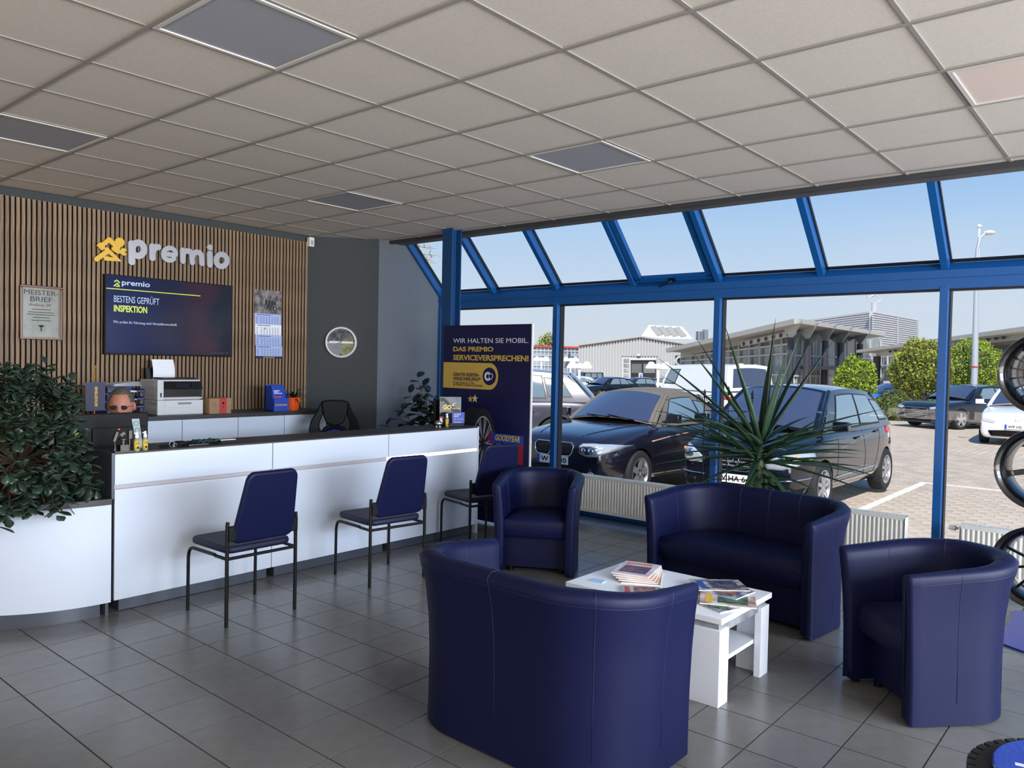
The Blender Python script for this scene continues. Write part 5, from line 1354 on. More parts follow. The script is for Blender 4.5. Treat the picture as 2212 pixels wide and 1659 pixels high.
for p in me.polygons:
    c = p.center; sk = (c.z > H_.z-.155) or (c.y < -.24 and c.z > .74 and abs(c.x) < .24)
    p.material_index = 0 if sk else (2 if c.z < .60 and not (c.y < -.2 and c.z > .74) else 1); p.use_smooth = True
# head joined into the same body mesh
def head_pt(a, t_):
    ca, sa, ct, st = math.cos(a), math.sin(a), math.cos(t_), math.sin(t_)
    x = .086*st*ca; y = -.105*st*sa; z = .124*ct        # sa=1 is the face (-y)
    f = max(0, sa)*st
    if z < -.02: x *= 1 - .28*min(1, (-z-.02)/.09); 
    y -= .012*f*max(0, -ct)*1.2                        # chin
    nose = math.exp(-((x/.013)**2) - ((z+.018)/.022)**2)*f; y -= .024*nose
    y -= .007*math.exp(-(((abs(x)-.03)/.018)**2) - ((z-.026)/.009)**2)*f     # brow
    y += .010*math.exp(-(((abs(x)-.031)/.015)**2) - ((z-.004)/.012)**2)*f    # eye sockets
    y -= .006*math.exp(-((x/.024)**2) - ((z+.055)/.006)**2)*f                # lips
    y -= .004*math.exp(-((x/.022)**2) - ((z+.066)/.006)**2)*f
    return Vector((x, y, z))
hrot = Matrix.Rotation(math.radians(-32), 4, 'Z') @ Matrix.Rotation(math.radians(8), 4, 'X')
bm = bmesh.new(); bm.from_mesh(me)
hb = MB(); n1, n2 = 48, 32
hv = [[head_pt(2*PI*i/n1, PI*j/n2) for j in range(n2+1)] for i in range(n1)]
hb.grid(hv, closed_u=True)
for s_ in (-1, 1): hb.sphere((s_*.088, .012, -.008), .031, 12, 8, (.35, .62, 1.05))
hv_ = [bm.verts.new((hrot @ Vector(v)) + H_) for v in hb.v]
for f in hb.f:
    try:
        ff = bm.faces.new([hv_[i] for i in f]); ff.smooth = True; ff.material_index = 0
    except ValueError: pass
bmesh.ops.remove_doubles(bm, verts=bm.verts, dist=1e-6); bm.to_mesh(me); bm.free()
bo.parent = t
Hm = Matrix.Translation(H_) @ hrot
hair = MB(); rows = []
for i in range(n1):
    a = 2*PI*i/n1; sa = math.sin(a); lim = .72 if sa > .6 else (.72 + (.6-sa)*1.1 if sa > -.1 else 1.95)
    if abs(math.cos(a)) > .80 and sa > -.35: lim = 1.30
    row = []
    for j in range(13):
        t_ = min(lim, 2.0)*j/12; p = head_pt(a, t_); k_ = 1.05 + (.045 if t_ < lim*.9 else 0) + .012*noise.noise(p*60); row.append(Hm @ (p*k_))
    rows.append(row)
hair.grid(rows, closed_u=True); hair.build('hair', mat('grey_hair', (98, 92, 86), .8, noise_scale=120, noise_amt=.5), t, smooth=True, solid=.004)
gl = MB()
for s_ in (-1, 1):
    c = Vector((s_*.032, -.106, .004)); gl.tube([Hm @ (c + Vector((.024*math.cos(q)*(1), .004*abs(math.cos(q)), .016*math.sin(q)))) for q in [2*PI*i/20 for i in range(20)]], .0013, 5, closed=True)
    gl.tube([Hm @ Vector((s_*.056, -.100, .008)), Hm @ Vector((s_*.083, -.05, .008)), Hm @ Vector((s_*.088, .02, .004))], .0016, 5)
gl.tube([Hm @ Vector((-.009, -.110, .006)), Hm @ Vector((.009, -.110, .006))], .0013, 5)
g_ = gl.build('glasses_frame', mat('red_metal', (120, 40, 36), .3, .5), t)
for s_ in (-1, 1):
    c = Vector((s_*.032, -.106, .004)); MB().add([Hm @ (c + Vector((.0235*math.cos(q), .003*abs(math.cos(q)), .0155*math.sin(q)))) for q in [2*PI*i/20 for i in range(20)]], [tuple(range(20))]).build('lens', mat('tinted_lens', (52, 40, 36), .1, spec=.8), t, solid=.001)
t = thing('swivel_stool', 'dark swivel stool the seated man sits on', 'stool', (hc.x, hc.y+.45, 0))
MB().lathe([(.001, .36), (.19, .36), (.20, .38), (.19, .40), (.001, .405)], 30).build('seat', m_black, t, smooth=40); MB().cyl((0, 0, .08), (0, 0, 1), .025, .28, 14).build('gas_lift', m_black_m, t)
for k in range(5):
    a = 2*PI*k/5; MB().bar((0, 0, .09), (.24*math.cos(a), .24*math.sin(a), .05), .035, .03).build('base_arm', m_black_m, t); MB().cyl((.24*math.cos(a)-.012, .24*math.sin(a), .025), (1, 0, 0), .025, .024, 12).build('castor', m_black, t)
# ================================================================ OUTSIDE
GN = -0.25
m_pav = mat('paver', (186, 172, 156), .9, noise_scale=3, noise_amt=.12, objrand=.07)
def brick_mat():
    m = bpy.data.materials.new('paving_far'); m.use_nodes = True; n = m.node_tree.nodes; k = m.node_tree.links; b = n['Principled BSDF']
    t = n.new('ShaderNodeTexCoord'); br = n.new('ShaderNodeTexBrick'); br.inputs['Scale'].default_value = 1.0
    br.inputs['Brick Width'].default_value = .24; br.inputs['Row Height'].default_value = .16; br.inputs['Mortar Size'].default_value = .006
    br.inputs['Color1'].default_value = lin((190, 176, 160)); br.inputs['Color2'].default_value = lin((176, 162, 146)); br.inputs['Mortar'].default_value = lin((120, 110, 98))
    nz = n.new('ShaderNodeTexNoise'); nz.inputs['Scale'].default_value = .5; mr = n.new('ShaderNodeMapRange'); mr.inputs['To Min'].default_value = .88; mr.inputs['To Max'].default_value = 1.08
    mm = n.new('ShaderNodeMixRGB'); mm.blend_type = 'MULTIPLY'; mm.inputs['Fac'].default_value = 1
    k.new(t.outputs['Object'], br.inputs['Vector']); k.new(t.outputs['Object'], nz.inputs['Vector']); k.new(nz.outputs['Fac'], mr.inputs['Value']); k.new(br.outputs['Color'], mm.inputs['Color1']); k.new(mr.outputs[0], mm.inputs['Color2']); k.new(mm.outputs[0], b.inputs['Base Color'])
    b.inputs['Roughness'].default_value = .9; return m
m_far = brick_mat()
F2 = Vector((FWD.x, FWD.y, 0)).normalized(); R2 = Vector((F2.y, -F2.x, 0))
g = MB(); rows = []
for s in (-60, 26, 60, 95, 130, 650):
    z = GN if s <= 26 else GN - (min(s, 130) - 26)*0.0145
    rows.append([Vector((CAM.x, CAM.y, z)) + F2*s + R2*w for w in (-500, -150, -40, 0, 40, 150, 500)])
g.grid(rows); go = g.build('forecourt', m_far); tag(go, kind='structure')
# pavers built one by one where they can be told apart
pv = []; 
for i in range(80):
    for j in range(-46, 40):
        x = 6.3 + (i+.5)*.16; y = (j + (.5 if i % 2 else 0))*.24
        u_, v_, f_ = proj((x, y, GN))
        vis = 1150 < u_ < 2230 and 900 < v_ < 1175
        if not vis: continue
        free = u_ > 1800 or (1380 < u_ < 1480 and v_ > 1035)
        pv.append((0 if free else 1, f_, x, y))
pv.sort(); p0 = None; rest = MB()
for k, (hid, f_, x, y) in enumerate(pv):
    if k < 300:
        if p0 is None: p0 = MB().box(-.077, .077, -.117, .117, 0, .010).build('paver', m_pav, go, loc=(x, y, GN))
        else: inst(p0, go, (x, y, GN + (hash((k*7) % 13) % 5)*.0006))
    else: rest.box(x-.077, x+.077, y-.117, y+.117, GN, GN+.010)
rs_ = rest.build('paver_field', m_pav, go); rs_['kind'] = 'stuff'
m_line = mat('road_paint', (226, 222, 212), .8, noise_scale=20, noise_amt=.15)
ln = MB(); ln.box(8.3, 13.295, -.34, -.22, GN+.010, GN+.0125); ln.box(13.3, 13.42, -2.4, -.22, GN+.010, GN+.0125); ln.box(9.9, 13.29, -3.0, -2.9, GN+.010, GN+.0125)
ln.build('parking_line', m_line, go)

# ---------------------------------------------------------------- cars
def lerp_tab(tab, x):
    if x >= tab[0][0]: return tab[0][1]
    for (x0, a), (x1, b) in zip(tab[:-1], tab[1:]):
        if x1 <= x <= x0: return b + (a-b)*(x-x1)/(x0-x1)
    return tab[-1][1]
m_carglass2 = mat('car_side_glass', (104, 122, 132), .04, spec=1.0, coat=.6)
m_carglass = mat('car_glass', (54, 62, 84), .03, spec=1.0, coat=.6)
m_trim = mat('car_trim', (22, 22, 24), .5); m_alu = mat('alloy_silver', (190, 190, 192), .3, .8)
m_lamp = mat('headlamp_glass', (196, 202, 210), .08, metal=.5, coat=1.0); m_lampd = mat('headlamp_dark', (60, 64, 70), .1, coat=1.0)
m_tail = mat('tail_lamp', (190, 24, 40), .2, coat=.8); m_plate = mat('plate_white', (228, 230, 226), .5); m_pblue = mat('plate_blue', (30, 60, 180), .5)
def car(name, label, loc, heading, c):
    t = thing(name, label, c.get('cat', 'car'), loc, heading, group=c.get('group'))
    L_, W_, H_, zb = c['L'], c['W'], c['H'], c.get('zb', .17); hl = L_/2; hw0 = W_/2; prof = c['prof']; paint = c['paint']
    near = c.get('near', 0)
    xs = [hl - L_*q for q in (0, .012, .035, .07, .12, .18, .25, .33, .42, .50, .58, .66, .74, .82, .89, .94, .975, .992, 1)]
    SEC = [(0, 0), (.45, 0), (.82, .0), (.93, .05), (.98, .22), (1, .48), (.985, .74), (.955, .90), (.90, .985), (.60, 1.0), (.30, 1.0), (0, 1.0)]
    rows = []
    for x in xs:
        q = abs(x)/hl; nf = c.get('nose', .14) if x > 0 else c.get('tail', .10)
        hw = hw0*(1 - nf*max(0, (q-.55)/.45)**2.6); zt = lerp_tab(prof, x); e = max(0, (q-.965)/.035)
        zbb = zb + .07*e + .02*max(0, (q-.9)/.1); ztt = zt - .05*e; row = []
        for a, b in SEC:
            cr_ = .035*(1-a*a) if b >= .98 else 0
            row.append(Vector((x, hw*a, zbb + (ztt-zbb)*b + cr_)))
        rows.append([Vector((p.x, -p.y, p.z)) for p in row[::-1]] + row[1:-1])
    k = len(rows[0]); mb = MB(); vs = [p for r in rows for p in r]
    fs = [(i*k+j, (i+1)*k+j, (i+1)*k+(j+1) % k, i*k+(j+1) % k) for i in range(len(rows)-1) for j in range(k)]
    fs += [tuple(range(k)), tuple(range((len(rows)-1)*k, len(rows)*k))[::-1]]
    mb.add(vs, fs); body = mb.build('body', [paint, m_trim], t, smooth=True, sub=1)
    wr = c.get('wr', .315); xf, xr = c['xf'], c['xr']; cut = MB()
    for x in (xf, xr):
        for s_ in (-1, 1): cut.cyl((x, s_*(hw0-.24), wr-.01), (0, s_, 0), wr*1.13, .5, 36)
    co = cut.build('cut', m_trim); co.parent = t
    md = body.modifiers.new('arch', 'BOOLEAN'); md.object = co; md.operation = 'DIFFERENCE'; md.solver = 'EXACT'
    dup_mesh_apply(body); bpy.data.objects.remove(co)
    me = body.data; me.polygons.foreach_set('use_smooth', [True]*len(me.polygons)); me.set_sharp_from_angle(angle=math.radians(42))
    bvh = BVHTree.FromPolygons([v.co.copy() for v in me.vertices], [tuple(p.vertices) for p in me.polygons])
    DIRS = {'front': (Vector((-1, 0, 0)), lambda a, b: Vector((hl+1, a, b))), 'rear': (Vector((1, 0, 0)), lambda a, b: Vector((-hl-1, a, b))),
            'left': (Vector((0, -1, 0)), lambda a, b: Vector((a, hw0+1, b))), 'right': (Vector((0, 1, 0)), lambda a, b: Vector((a, -hw0-1, b))), 'top': (Vector((0, 0, -1)), lambda a, b: Vector((a, b, H_+1)))}
    def hit(mode, a, b, off):
        d, f = DIRS[mode]; o = f(a, b); r = bvh.ray_cast(o, d)
        if r[0] is None: r = bvh.find_nearest(o + d*(1 + .2)); 
        n_ = r[1] if r[1] is not None else -d
        if n_.dot(d) > 0: n_ = -n_
        return r[0] + n_*off
    def decal(nm, mode, pts, m, off=.006, rings=4, parent=None):
        cx = sum(p[0] for p in pts)/len(pts); cy = sum(p[1] for p in pts)/len(pts); P = []
        dense = []
        for i in range(len(pts)):
            a, b = pts[i], pts[(i+1) % len(pts)]
            for q in range(3): dense.append((a[0]+(b[0]-a[0])*q/3, a[1]+(b[1]-a[1])*q/3))
        n = len(dense); mb = MB(); vs = []
        for r in range(rings+1):
            f = 1 - r/rings
            for (a, b) in dense: vs.append(hit(mode, cx+(a-cx)*max(f, .001), cy+(b-cy)*max(f, .001), off if r else off*.4))
        fs = [(i*n+j, i*n+(j+1) % n, (i+1)*n+(j+1) % n, (i+1)*n+j) for i in range(rings) for j in range(n)]
        return mb.add(vs, fs).build(nm, m, parent or t, smooth=True, solid=.004)
    def line(nm, mode, pts, m, r=.004, off=.002, closed=False):
        D_ = []
        for (a, b), (a2, b2) in zip(pts[:-1], pts[1:]):
            for q in range(6): D_.append((a+(a2-a)*q/6, b+(b2-b)*q/6))
        D_.append(pts[-1]); return MB().tube([hit(mode, a, b, off) for a, b in D_], r, 6, closed=closed).build(nm, m, t, smooth=True)
    def oval(cx, cy, rx, ry, n=14, rot=0): return [(cx+rx*math.cos(2*PI*i/n)*math.cos(rot)-ry*math.sin(2*PI*i/n)*math.sin(rot), cy+rx*math.cos(2*PI*i/n)*math.sin(rot)+ry*math.sin(2*PI*i/n)*math.cos(rot)) for i in range(n)]
    # greenhouse patches: corner points
    G = c['gh']; hb, ht = G['hb'], G['ht']; zr = G.get('zr', H_); zr2 = G.get('zr2', H_)
    def patch(A, B, C_, D_, bulge, nvec, nu=10, nv=6):
        def f(s, v, off=0.0):
            p = (A.lerp(B, s)).lerp(D_.lerp(C_, s), v); return p + nvec*(bulge*(4*s*(1-s))*.5 + bulge*(4*v*(1-v))*.5 + off)
        return f
    xwb, xwt, xrt, xrb = G['xwb'], G['xwt'], G['xrt'], G['xrb']; zwb = lerp_tab(prof, xwb); zrb = lerp_tab(prof, xrb); zs = G.get('zside', .0)
    def V3(x, y, z): return Vector((x, y, z))
    # glass and shell share these functions
    ws = patch(V3(xwb, hb*.93, zwb), V3(xwb, -hb*.93, zwb), V3(xwt, -ht, zr), V3(xwt, ht, zr), .0, V3(1, 0, .6))
    rw_ = patch(V3(xrb, hb*.90, zrb), V3(xrb, -hb*.90, zrb), V3(xrt, -ht*.96, zr2), V3(xrt, ht*.96, zr2), .0, V3(-1, 0, .5))
    def roof(s, v, off=0): 
        x = xwt + (xrt-xwt)*s; y = (2*v-1)*(ht*(1-.04*s)); z = zr + (zr2-zr)*s + G.get('crown', .05)*(1-(2*v-1)**2) + G.get('arch', .03)*4*s*(1-s) + off
        return V3(x, y, z)
    wsf = lambda s, v, off=0: ws(s, v) + V3(1, 0, .6)*((.13*(1-abs(2*s-1)**2.2))*(1-.55*v) + .02*4*v*(1-v) + off) + V3(0, 0, G.get('crown', .05)*(1-(2*s-1)**2)*v*.6)
    rwf = lambda s, v, off=0: rw_(s, v) + V3(-1, 0, .5)*((.09*(1-abs(2*s-1)**2.2))*(1-.5*v) + off) + V3(0, 0, G.get('crown', .05)*(1-(2*s-1)**2)*v*.7)
    def side(sg):
        def f(s, v, off=0):
            xb_ = (xwb-.02) + (xrb-xwb)*s; xt_ = xwt + (xrt-xwt)*s; x = xb_ + (xt_-xb_)*v
            zb_ = zwb + (zrb-zwb)*s + zs*4*s*(1-s); arc_ = G.get('arch', .03)*4*s*(1-s); zt_ = zr + (zr2-zr)*s + arc_
            z = (zb_-.03) + (zt_-(zb_-.03))*v; y = hb*(.97+.03*math.sin(PI*s)) + (ht*(1-.04*s) - hb*(.97+.03*math.sin(PI*s)))*v + .018*4*v*(1-v)
            return V3(x, sg*(y+off), z)
        return f
    def sheet(f, s0, s1, v0, v1, off, nu=12, nv=7): return [[f(s0+(s1-s0)*i/nu, v0+(v1-v0)*j/nv, off) for j in range(nv+1)] for i in range(nu+1)]
    cab = MB()
    for f in (side(1), side(-1)): cab.grid(sheet(f, 0, 1, 0, 1, 0))
    cab.grid(sheet(wsf, 0, 1, 0, 1, -.004)); cab.grid(sheet(rwf, 0, 1, 0, 1, -.004)); cab.grid(sheet(roof, 0, 1, 0, 1, 0), 1 if False else 0)
    for f_, ss in ((wsf, (0, 1)), (rwf, (0, 1))):
        for s_q in ss: cab.tube([f_(s_q, q/6, -.012) for q in range(7)], .034, 8)
    cab.build('cabin_shell', c.get('roofpaint', paint), t, smooth=40)
    MB().grid(sheet(wsf, .05, .95, .03, .93, .006)).build('windscreen', m_carglass, t, smooth=True)
    if G.get('rearglass', 1): MB().grid(sheet(rwf, .10, .90, .12, .86, .006)).build('rear_window', m_carglass, t, smooth=True)
    for sg in (1, -1):
        for (s0, s1, v0, v1) in G['win']:
            f = side(sg); MB().grid(sheet(f, s0, s1, v0, v1, .008)).build('side_window', m_carglass2, t, smooth=True); MB().grid(sheet(f, s0-.012, s1+.012, v0-.05, v1+.03, .004)).build('window_seal', m_trim, t, smooth=True)
    # wheels
    for x in (xf, xr):
        for s_ in (1, -1):
            w = bpy.data.objects.new('wheel', None); COL.objects.link(w); w.parent = t; w.location = (x, s_*(hw0-.105), wr); w.empty_display_size = .05
            mb = MB(); mb.lathe([(wr*.68, -.10), (wr*.80, -.105), (wr*.95, -.098), (wr, -.07), (wr, .07), (wr*.95, .098), (wr*.80, .105), (wr*.68, .10), (wr*.66, 0), (wr*.68, -.10)], 40, (0, 0, 0), (0, s_, 0)); mb.build('tyre', m_rubber, w, smooth=50)
            mb = MB(); rr = wr*.69; ax = Vector((0, s_, 0))
            mb.lathe([(rr*.9, -.08), (rr, .08), (rr*1.02, .10), (rr*.93, .10), (rr*.86, .06), (rr*.84, -.08)], 36, (0, 0, 0), ax)
            mb.cyl((0, s_*.055, 0), ax, rr*.22, .03, 18); ns = c.get('spokes', 5)
            for q in range(ns):
                a = 2*PI*q/ns + .3; dx = Vector((math.cos(a), 0, math.sin(a))); wd = .085 if ns <= 5 else .046
                tw = Vector((-math.sin(a), 0, math.cos(a)))
                o1 = dx*rr*.12 + ax*.082; o2 = dx*rr*.92 + ax*.082 + tw*(.03 if c.get('twist') else 0)
                mb.bar(o1, o2, wd*wr/.32, .02, up=ax)
            mb.build('alloy_rim', m_alu, w, smooth=30)
            MB().cyl((0, s_*.0, 0), ax, rr*.82, .02, 30).build('brake_disc', m_trim, w)
    ex = c.get('detail')
    # mirrors, always
    zm = lerp_tab(prof, xwb) + .10
    for s_ in (1, -1):
        mr_ = MB(); mr_.box(xwb-.235, xwb-.125, s_*(hw0+.10)-.10, s_*(hw0+.10)+.10, zm-.065, zm+.065); mr_.bar((xwb-.16, s_*(hb+.0), zm-.06), (xwb-.16, s_*(hw0+.06), zm-.03), .06, .03); mr_.build('wing_mirror', c.get('mirror', paint), t, smooth=60, bevel=.042, seg=4, merge=False)
    if ex: ex(locals())
    return t

def plate(e, mode, cx, cy, txt, w=.52, h=.11, off=.02):
    hit = e['hit']; p = hit(mode, cx, cy, 0); sg = 1 if mode == 'front' else -1; x = p.x + sg*off
    pl_ = MB().box(min(x, x+sg*.006), max(x, x+sg*.006), cx-w/2, cx+w/2, cy-h/2, cy+h/2).build('number_plate', m_plate, e['t'])
    r = Vector((0, sg, 0)); o = Vector((x+sg*.007, cx-sg*w/2, cy-h/2)); 
    rect(o, r, Z_, .04, h, .001).build('plate_band', m_pblue, pl_)
    if txt: text('plate_text', txt, o + r*.06 + Z_*.02, r, Z_, w-.09, h-.04, m_black, pl_, bold=.02)

def bmw(e):
    t, hit, decal, line, oval = e['t'], e['hit'], e['decal'], e['line'], e['oval']; hl, hw0 = e['hl'], e['hw0']
    for s_ in (1, -1):
        K = [(s_*.045, .70), (s_*.06, .59), (s_*.10, .555), (s_*.27, .565), (s_*.31, .61), (s_*.325, .70), (s_*.29, .735), (s_*.08, .735)]
        gr = decal('kidney_grille', 'front', K, m_black, .008)
        line('grille_surround', 'front', K + [K[0]], m_chrome, .009, .012)
        sl_ = MB()
        for q in range(9): a = hit('front', s_*(.07+.026*q), .70, .014); b = hit('front', s_*(.07+.026*q), .595, .014); sl_.tube([a, b], .004, 5)
        sl_.build('grille_slats', m_trim, gr)
        Hh = [(s_*.40, .70), (s_*.42, .61), (s_*.54, .575), (s_*.68, .585), (s_*.79, .655), (s_*.845, .715), (s_*.76, .745), (s_*.62, .755), (s_*.45, .745)]
        hlamp = decal('headlamp', 'front', Hh, m_lamp, .010, 5)
        decal('lamp_inner', 'front', [(s_*.42, .695), (s_*.435, .62), (s_*.54, .59), (s_*.64, .605), (s_*.68, .70), (s_*.58, .72), (s_*.46, .715)], m_lampd, .016, 3, hlamp)
        for cx, r in ((.49, .036), (.60, .044)): 
            p = hit('front', s_*cx, .655, .018); MB().sphere(p, r, 16, 10, (.5, 1, 1)).build('lamp_lens', m_chrome, hlamp, smooth=True)
        decal('fog_lamp', 'front', oval(s_*.60, .335, .055, .05), m_lamp, .008)
        line('bumper_blade', 'front', [(s_*.35, .28), (s_*.55, .27), (s_*.78, .31)], m_alu, .012, .01)
    decal('badge', 'front', oval(0, .785, .041, .030), m_chrome, .006); decal('badge_centre', 'front', oval(0, .785, .03, .021), mat('badge_blue', (50, 96, 180), .3), .010)
    decal('lower_intake', 'front', [(-.62, .42), (-.55, .28), (.55, .28), (.62, .42), (.3, .425), (-.3, .425)], m_black, .004)
    plate(e, 'front', 0, .50, 'W  G 30')
    # bonnet creases, shut lines
    for s_ in (1, -1):
        line('bonnet_crease', 'top', [(2.02, s_*.36), (1.6, s_*.50), (1.0, s_*.62), (.72, s_*.68)], m_trim if False else e['paint'], .008, .002)
        sd = 'left' if s_ > 0 else 'right'
        line('door_seam', sd, [(.66, .92), (.64, .6), (.60, .28), (.45, .22)], m_black, .004, .0); line('door_seam', sd, [(-.68, .92), (-.72, .6), (-.64, .3), (-.5, .22)], m_black, .004, .0)
        line('crease_reflection', sd, [(1.02, .735), (.5, .775), (-.1, .80)], mat('copper_reflection_strip', (190, 140, 116), .3), .010, .006)  # building's reflection in the side crease, drawn as a salmon strip
        MB().sphere(hit(sd, .62, .765, .006), .03, 12, 8, (1.2, .3, .5)).build('side_marker', m_chrome, t, smooth=True)
        line('sill_moulding', sd, [(1.0, .24), (0, .22), (-1.0, .24)], m_trim, .012, .004)
        MB().tube([hit(sd, -.42, .72, .02), hit(sd, -.52, .725, .035), hit(sd, -.62, .73, .02)], .012, 8).build('door_handle', m_chrome, t, smooth=True)
    wp = MB()
    for s_ in (.1, .62): wp.tube([e['wsf'](.12+.5*s_, -.02, .03), e['wsf'](.42+.5*s_, .05, .03)], .008, 6)
    wp.build('wipers', m_black, t)
    MB().box(.25, .55, .1, .5, .86, .9) 
BM_P = mat('midnight_paint', (30, 28, 42), .16, metal=.35, coat=1.0); m_soft = mat('soft_top', (104, 98, 90), .9, noise_scale=40, noise_amt=.1)
car('convertible', 'dark convertible with a grey-brown soft top, parked nose towards the window', (9.79, 3.07, GN+.05), PI, dict(
    L=4.36, W=1.75, H=1.41, xf=1.33, xr=-1.33, near=1, paint=BM_P, roofpaint=m_soft, wr=.315, spokes=5, twist=1, nose=.20,
    prof=[(2.18, .70), (2.15, .76), (2.06, .80), (1.7, .87), (1.2, .925), (.72, .955), (0, .93), (-1.2, .95), (-1.7, .93), (-2.05, .87), (-2.18, .78)],
    gh=dict(xwb=.80, xwt=.12, xrt=-.95, xrb=-1.45, hb=.80, ht=.56, zr=1.36, zr2=1.34, crown=.06, arch=.05, win=[(.10, .62, .14, .82), (.65, .82, .16, .72)]), detail=bmw, mirror=BM_P))

def merc(e):
    t, hit, decal, line, oval = e['t'], e['hit'], e['decal'], e['line'], e['oval']; hl, hw0 = e['hl'], e['hw0']
    for s_ in (1, -1):
        Hh = [(s_*.40, .62), (s_*.44, .56), (s_*.62, .56), (s_*.76, .61), (s_*.845, .70), (s_*.83, .765), (s_*.74, .79), (s_*.62, .76), (s_*.50, .69)]
        hlamp = decal('headlamp', 'front', Hh, m_lamp, .010, 5)
        p = hit('front', s_*.62, .665, .012); MB().sphere(p, .062, 18, 12, (.5, 1, 1)).build('lamp_lens', m_chrome, hlamp, smooth=True); MB().sphere(p + Vector((.02, 0, 0)), .036, 14, 8, (.6, 1, 1)).build('lamp_bulb', m_lampd, hlamp, smooth=True)
        p = hit('front', s_*.745, .71, .012); MB().sphere(p, .034, 12, 8, (.5, 1, 1)).build('indicator_lens', mat('indicator_amber', (214, 150, 110), .15), hlamp, smooth=True)
        line('bumper_strip', 'front', [(s_*.40, .42), (s_*.62, .43), (s_*.86, .46)], m_chrome, .009, .008)
        decal('fog_recess', 'front', [(s_*.52, .36), (s_*.55, .23), (s_*.76, .24), (s_*.80, .34)], m_black, .004)
        sd = 'left' if s_ > 0 else 'right'
        line('door_seam', sd, [(.62, .98), (.70, .6), (.66, .34)], m_black, .004, .0); line('door_seam', sd, [(-.36, 1.0), (-.40, .6), (-.38, .34)], m_black, .004, .0); line('door_seam', sd, [(-1.16, 1.02), (-1.02, .75), (-.86, .45), (-.84, .34)], m_black, .004, .0)
        line('sill_strip', sd, [(.72, .40), (-.3, .42), (-.84, .43)], m_chrome, .011, .006); line('sill_shut', sd, [(.75, .33), (-.85, .34)], m_black, .005, .0)
        line('swage_line', sd, [(1.0, .72), (.2, .80), (-.9, .90), (-1.5, .96)], mat('crease_highlight', (120, 112, 100), .2), .006, .0)  # highlight on the crease put in as a lighter colour
        for x, z in ((-.10, .87), (-.96, .92)): MB().tube([hit(sd, x+.09, z-.01, .008), hit(sd, x+.05, z, .035), hit(sd, x-.06, z+.005, .035), hit(sd, x-.10, z, .008)], .014, 8).build('door_handle', e['paint'], t, smooth=True)
        decal('tail_lamp', 'rear', [(s_*.62, .80), (s_*.62, 1.02), (s_*.80, 1.04), (s_*.84, .86)], m_tail, .008)
    G_ = [(-.34, .70), (-.30, .56), (-.18, .50), (.18, .50), (.30, .56), (.34, .70), (.16, .735), (-.16, .735)]
    gr = decal('grille', 'front', G_, m_black, .006); line('grille_surround', 'front', G_ + [G_[0]], m_chrome, .007, .010)
    for z in (.56, .61, .66): line('grille_bar', 'front', [(-.29, z), (0, z), (.29, z)], m_alu, .010, .012)
    st = MB(); c = hit('front', 0, .62, .022); st.tube([c + Vector((0, .075*math.cos(2*PI*i/24), .075*math.sin(2*PI*i/24))) for i in range(24)], .006, 6, closed=True)
    for q in range(3): a = PI/2+2*PI*q/3; st.tube([c, c + Vector((0, .07*math.cos(a), .07*math.sin(a)))], [.012, .003], 6)
    st.build('star_emblem', m_chrome, t, smooth=True); decal('bonnet_badge', 'front', oval(0, .79, .03, .02), m_chrome, .006)
    decal('lower_intake', 'front', [(-.44, .33), (-.40, .22), (.40, .22), (.44, .33)], m_black, .004)
    plate(e, 'front', 0, .40, 'W HA 64')
    wp = MB(); wp.tube([e['wsf'](.15, -.02, .03), e['wsf'](.5, .04, .03)], .008, 6); wp.tube([e['wsf'](.5, -.02, .03), e['wsf'](.85, .04, .03)], .008, 6); wp.build('wipers', m_black, t)
    MB().tube([e['roof'](.25, .5), e['roof'](.27, .5) + Vector((-.12, 0, .26))], .004, 6).build('antenna', m_black, t)
MB_P = mat('black_blue_paint', (16, 19, 30), .12, metal=.3, coat=1.0)
car('compact_car', 'black compact hatchback with tall roof parked nose towards the window, behind the yucca', (10.36, .80, GN+.05), PI - math.radians(1.5), dict(
    L=3.84, W=1.76, H=1.585, xf=1.17, xr=-1.40, near=1, paint=MB_P, wr=.315, spokes=7, nose=.20, zb=.19,
    prof=[(1.92, .62), (1.89, .74), (1.80, .80), (1.5, .88), (1.05, .985), (.6, 1.0), (-.8, 1.01), (-1.5, 1.02), (-1.8, 1.0), (-1.92, .92)],
    gh=dict(xwb=1.10, xwt=.36, xrt=-1.42, xrb=-1.80, hb=.82, ht=.60, zr=1.50, zr2=1.46, crown=.055, arch=.05, win=[(.14, .47, .14, .86), (.50, .80, .15, .85), (.83, .95, .22, .74)]), detail=merc, mirror=MB_P))

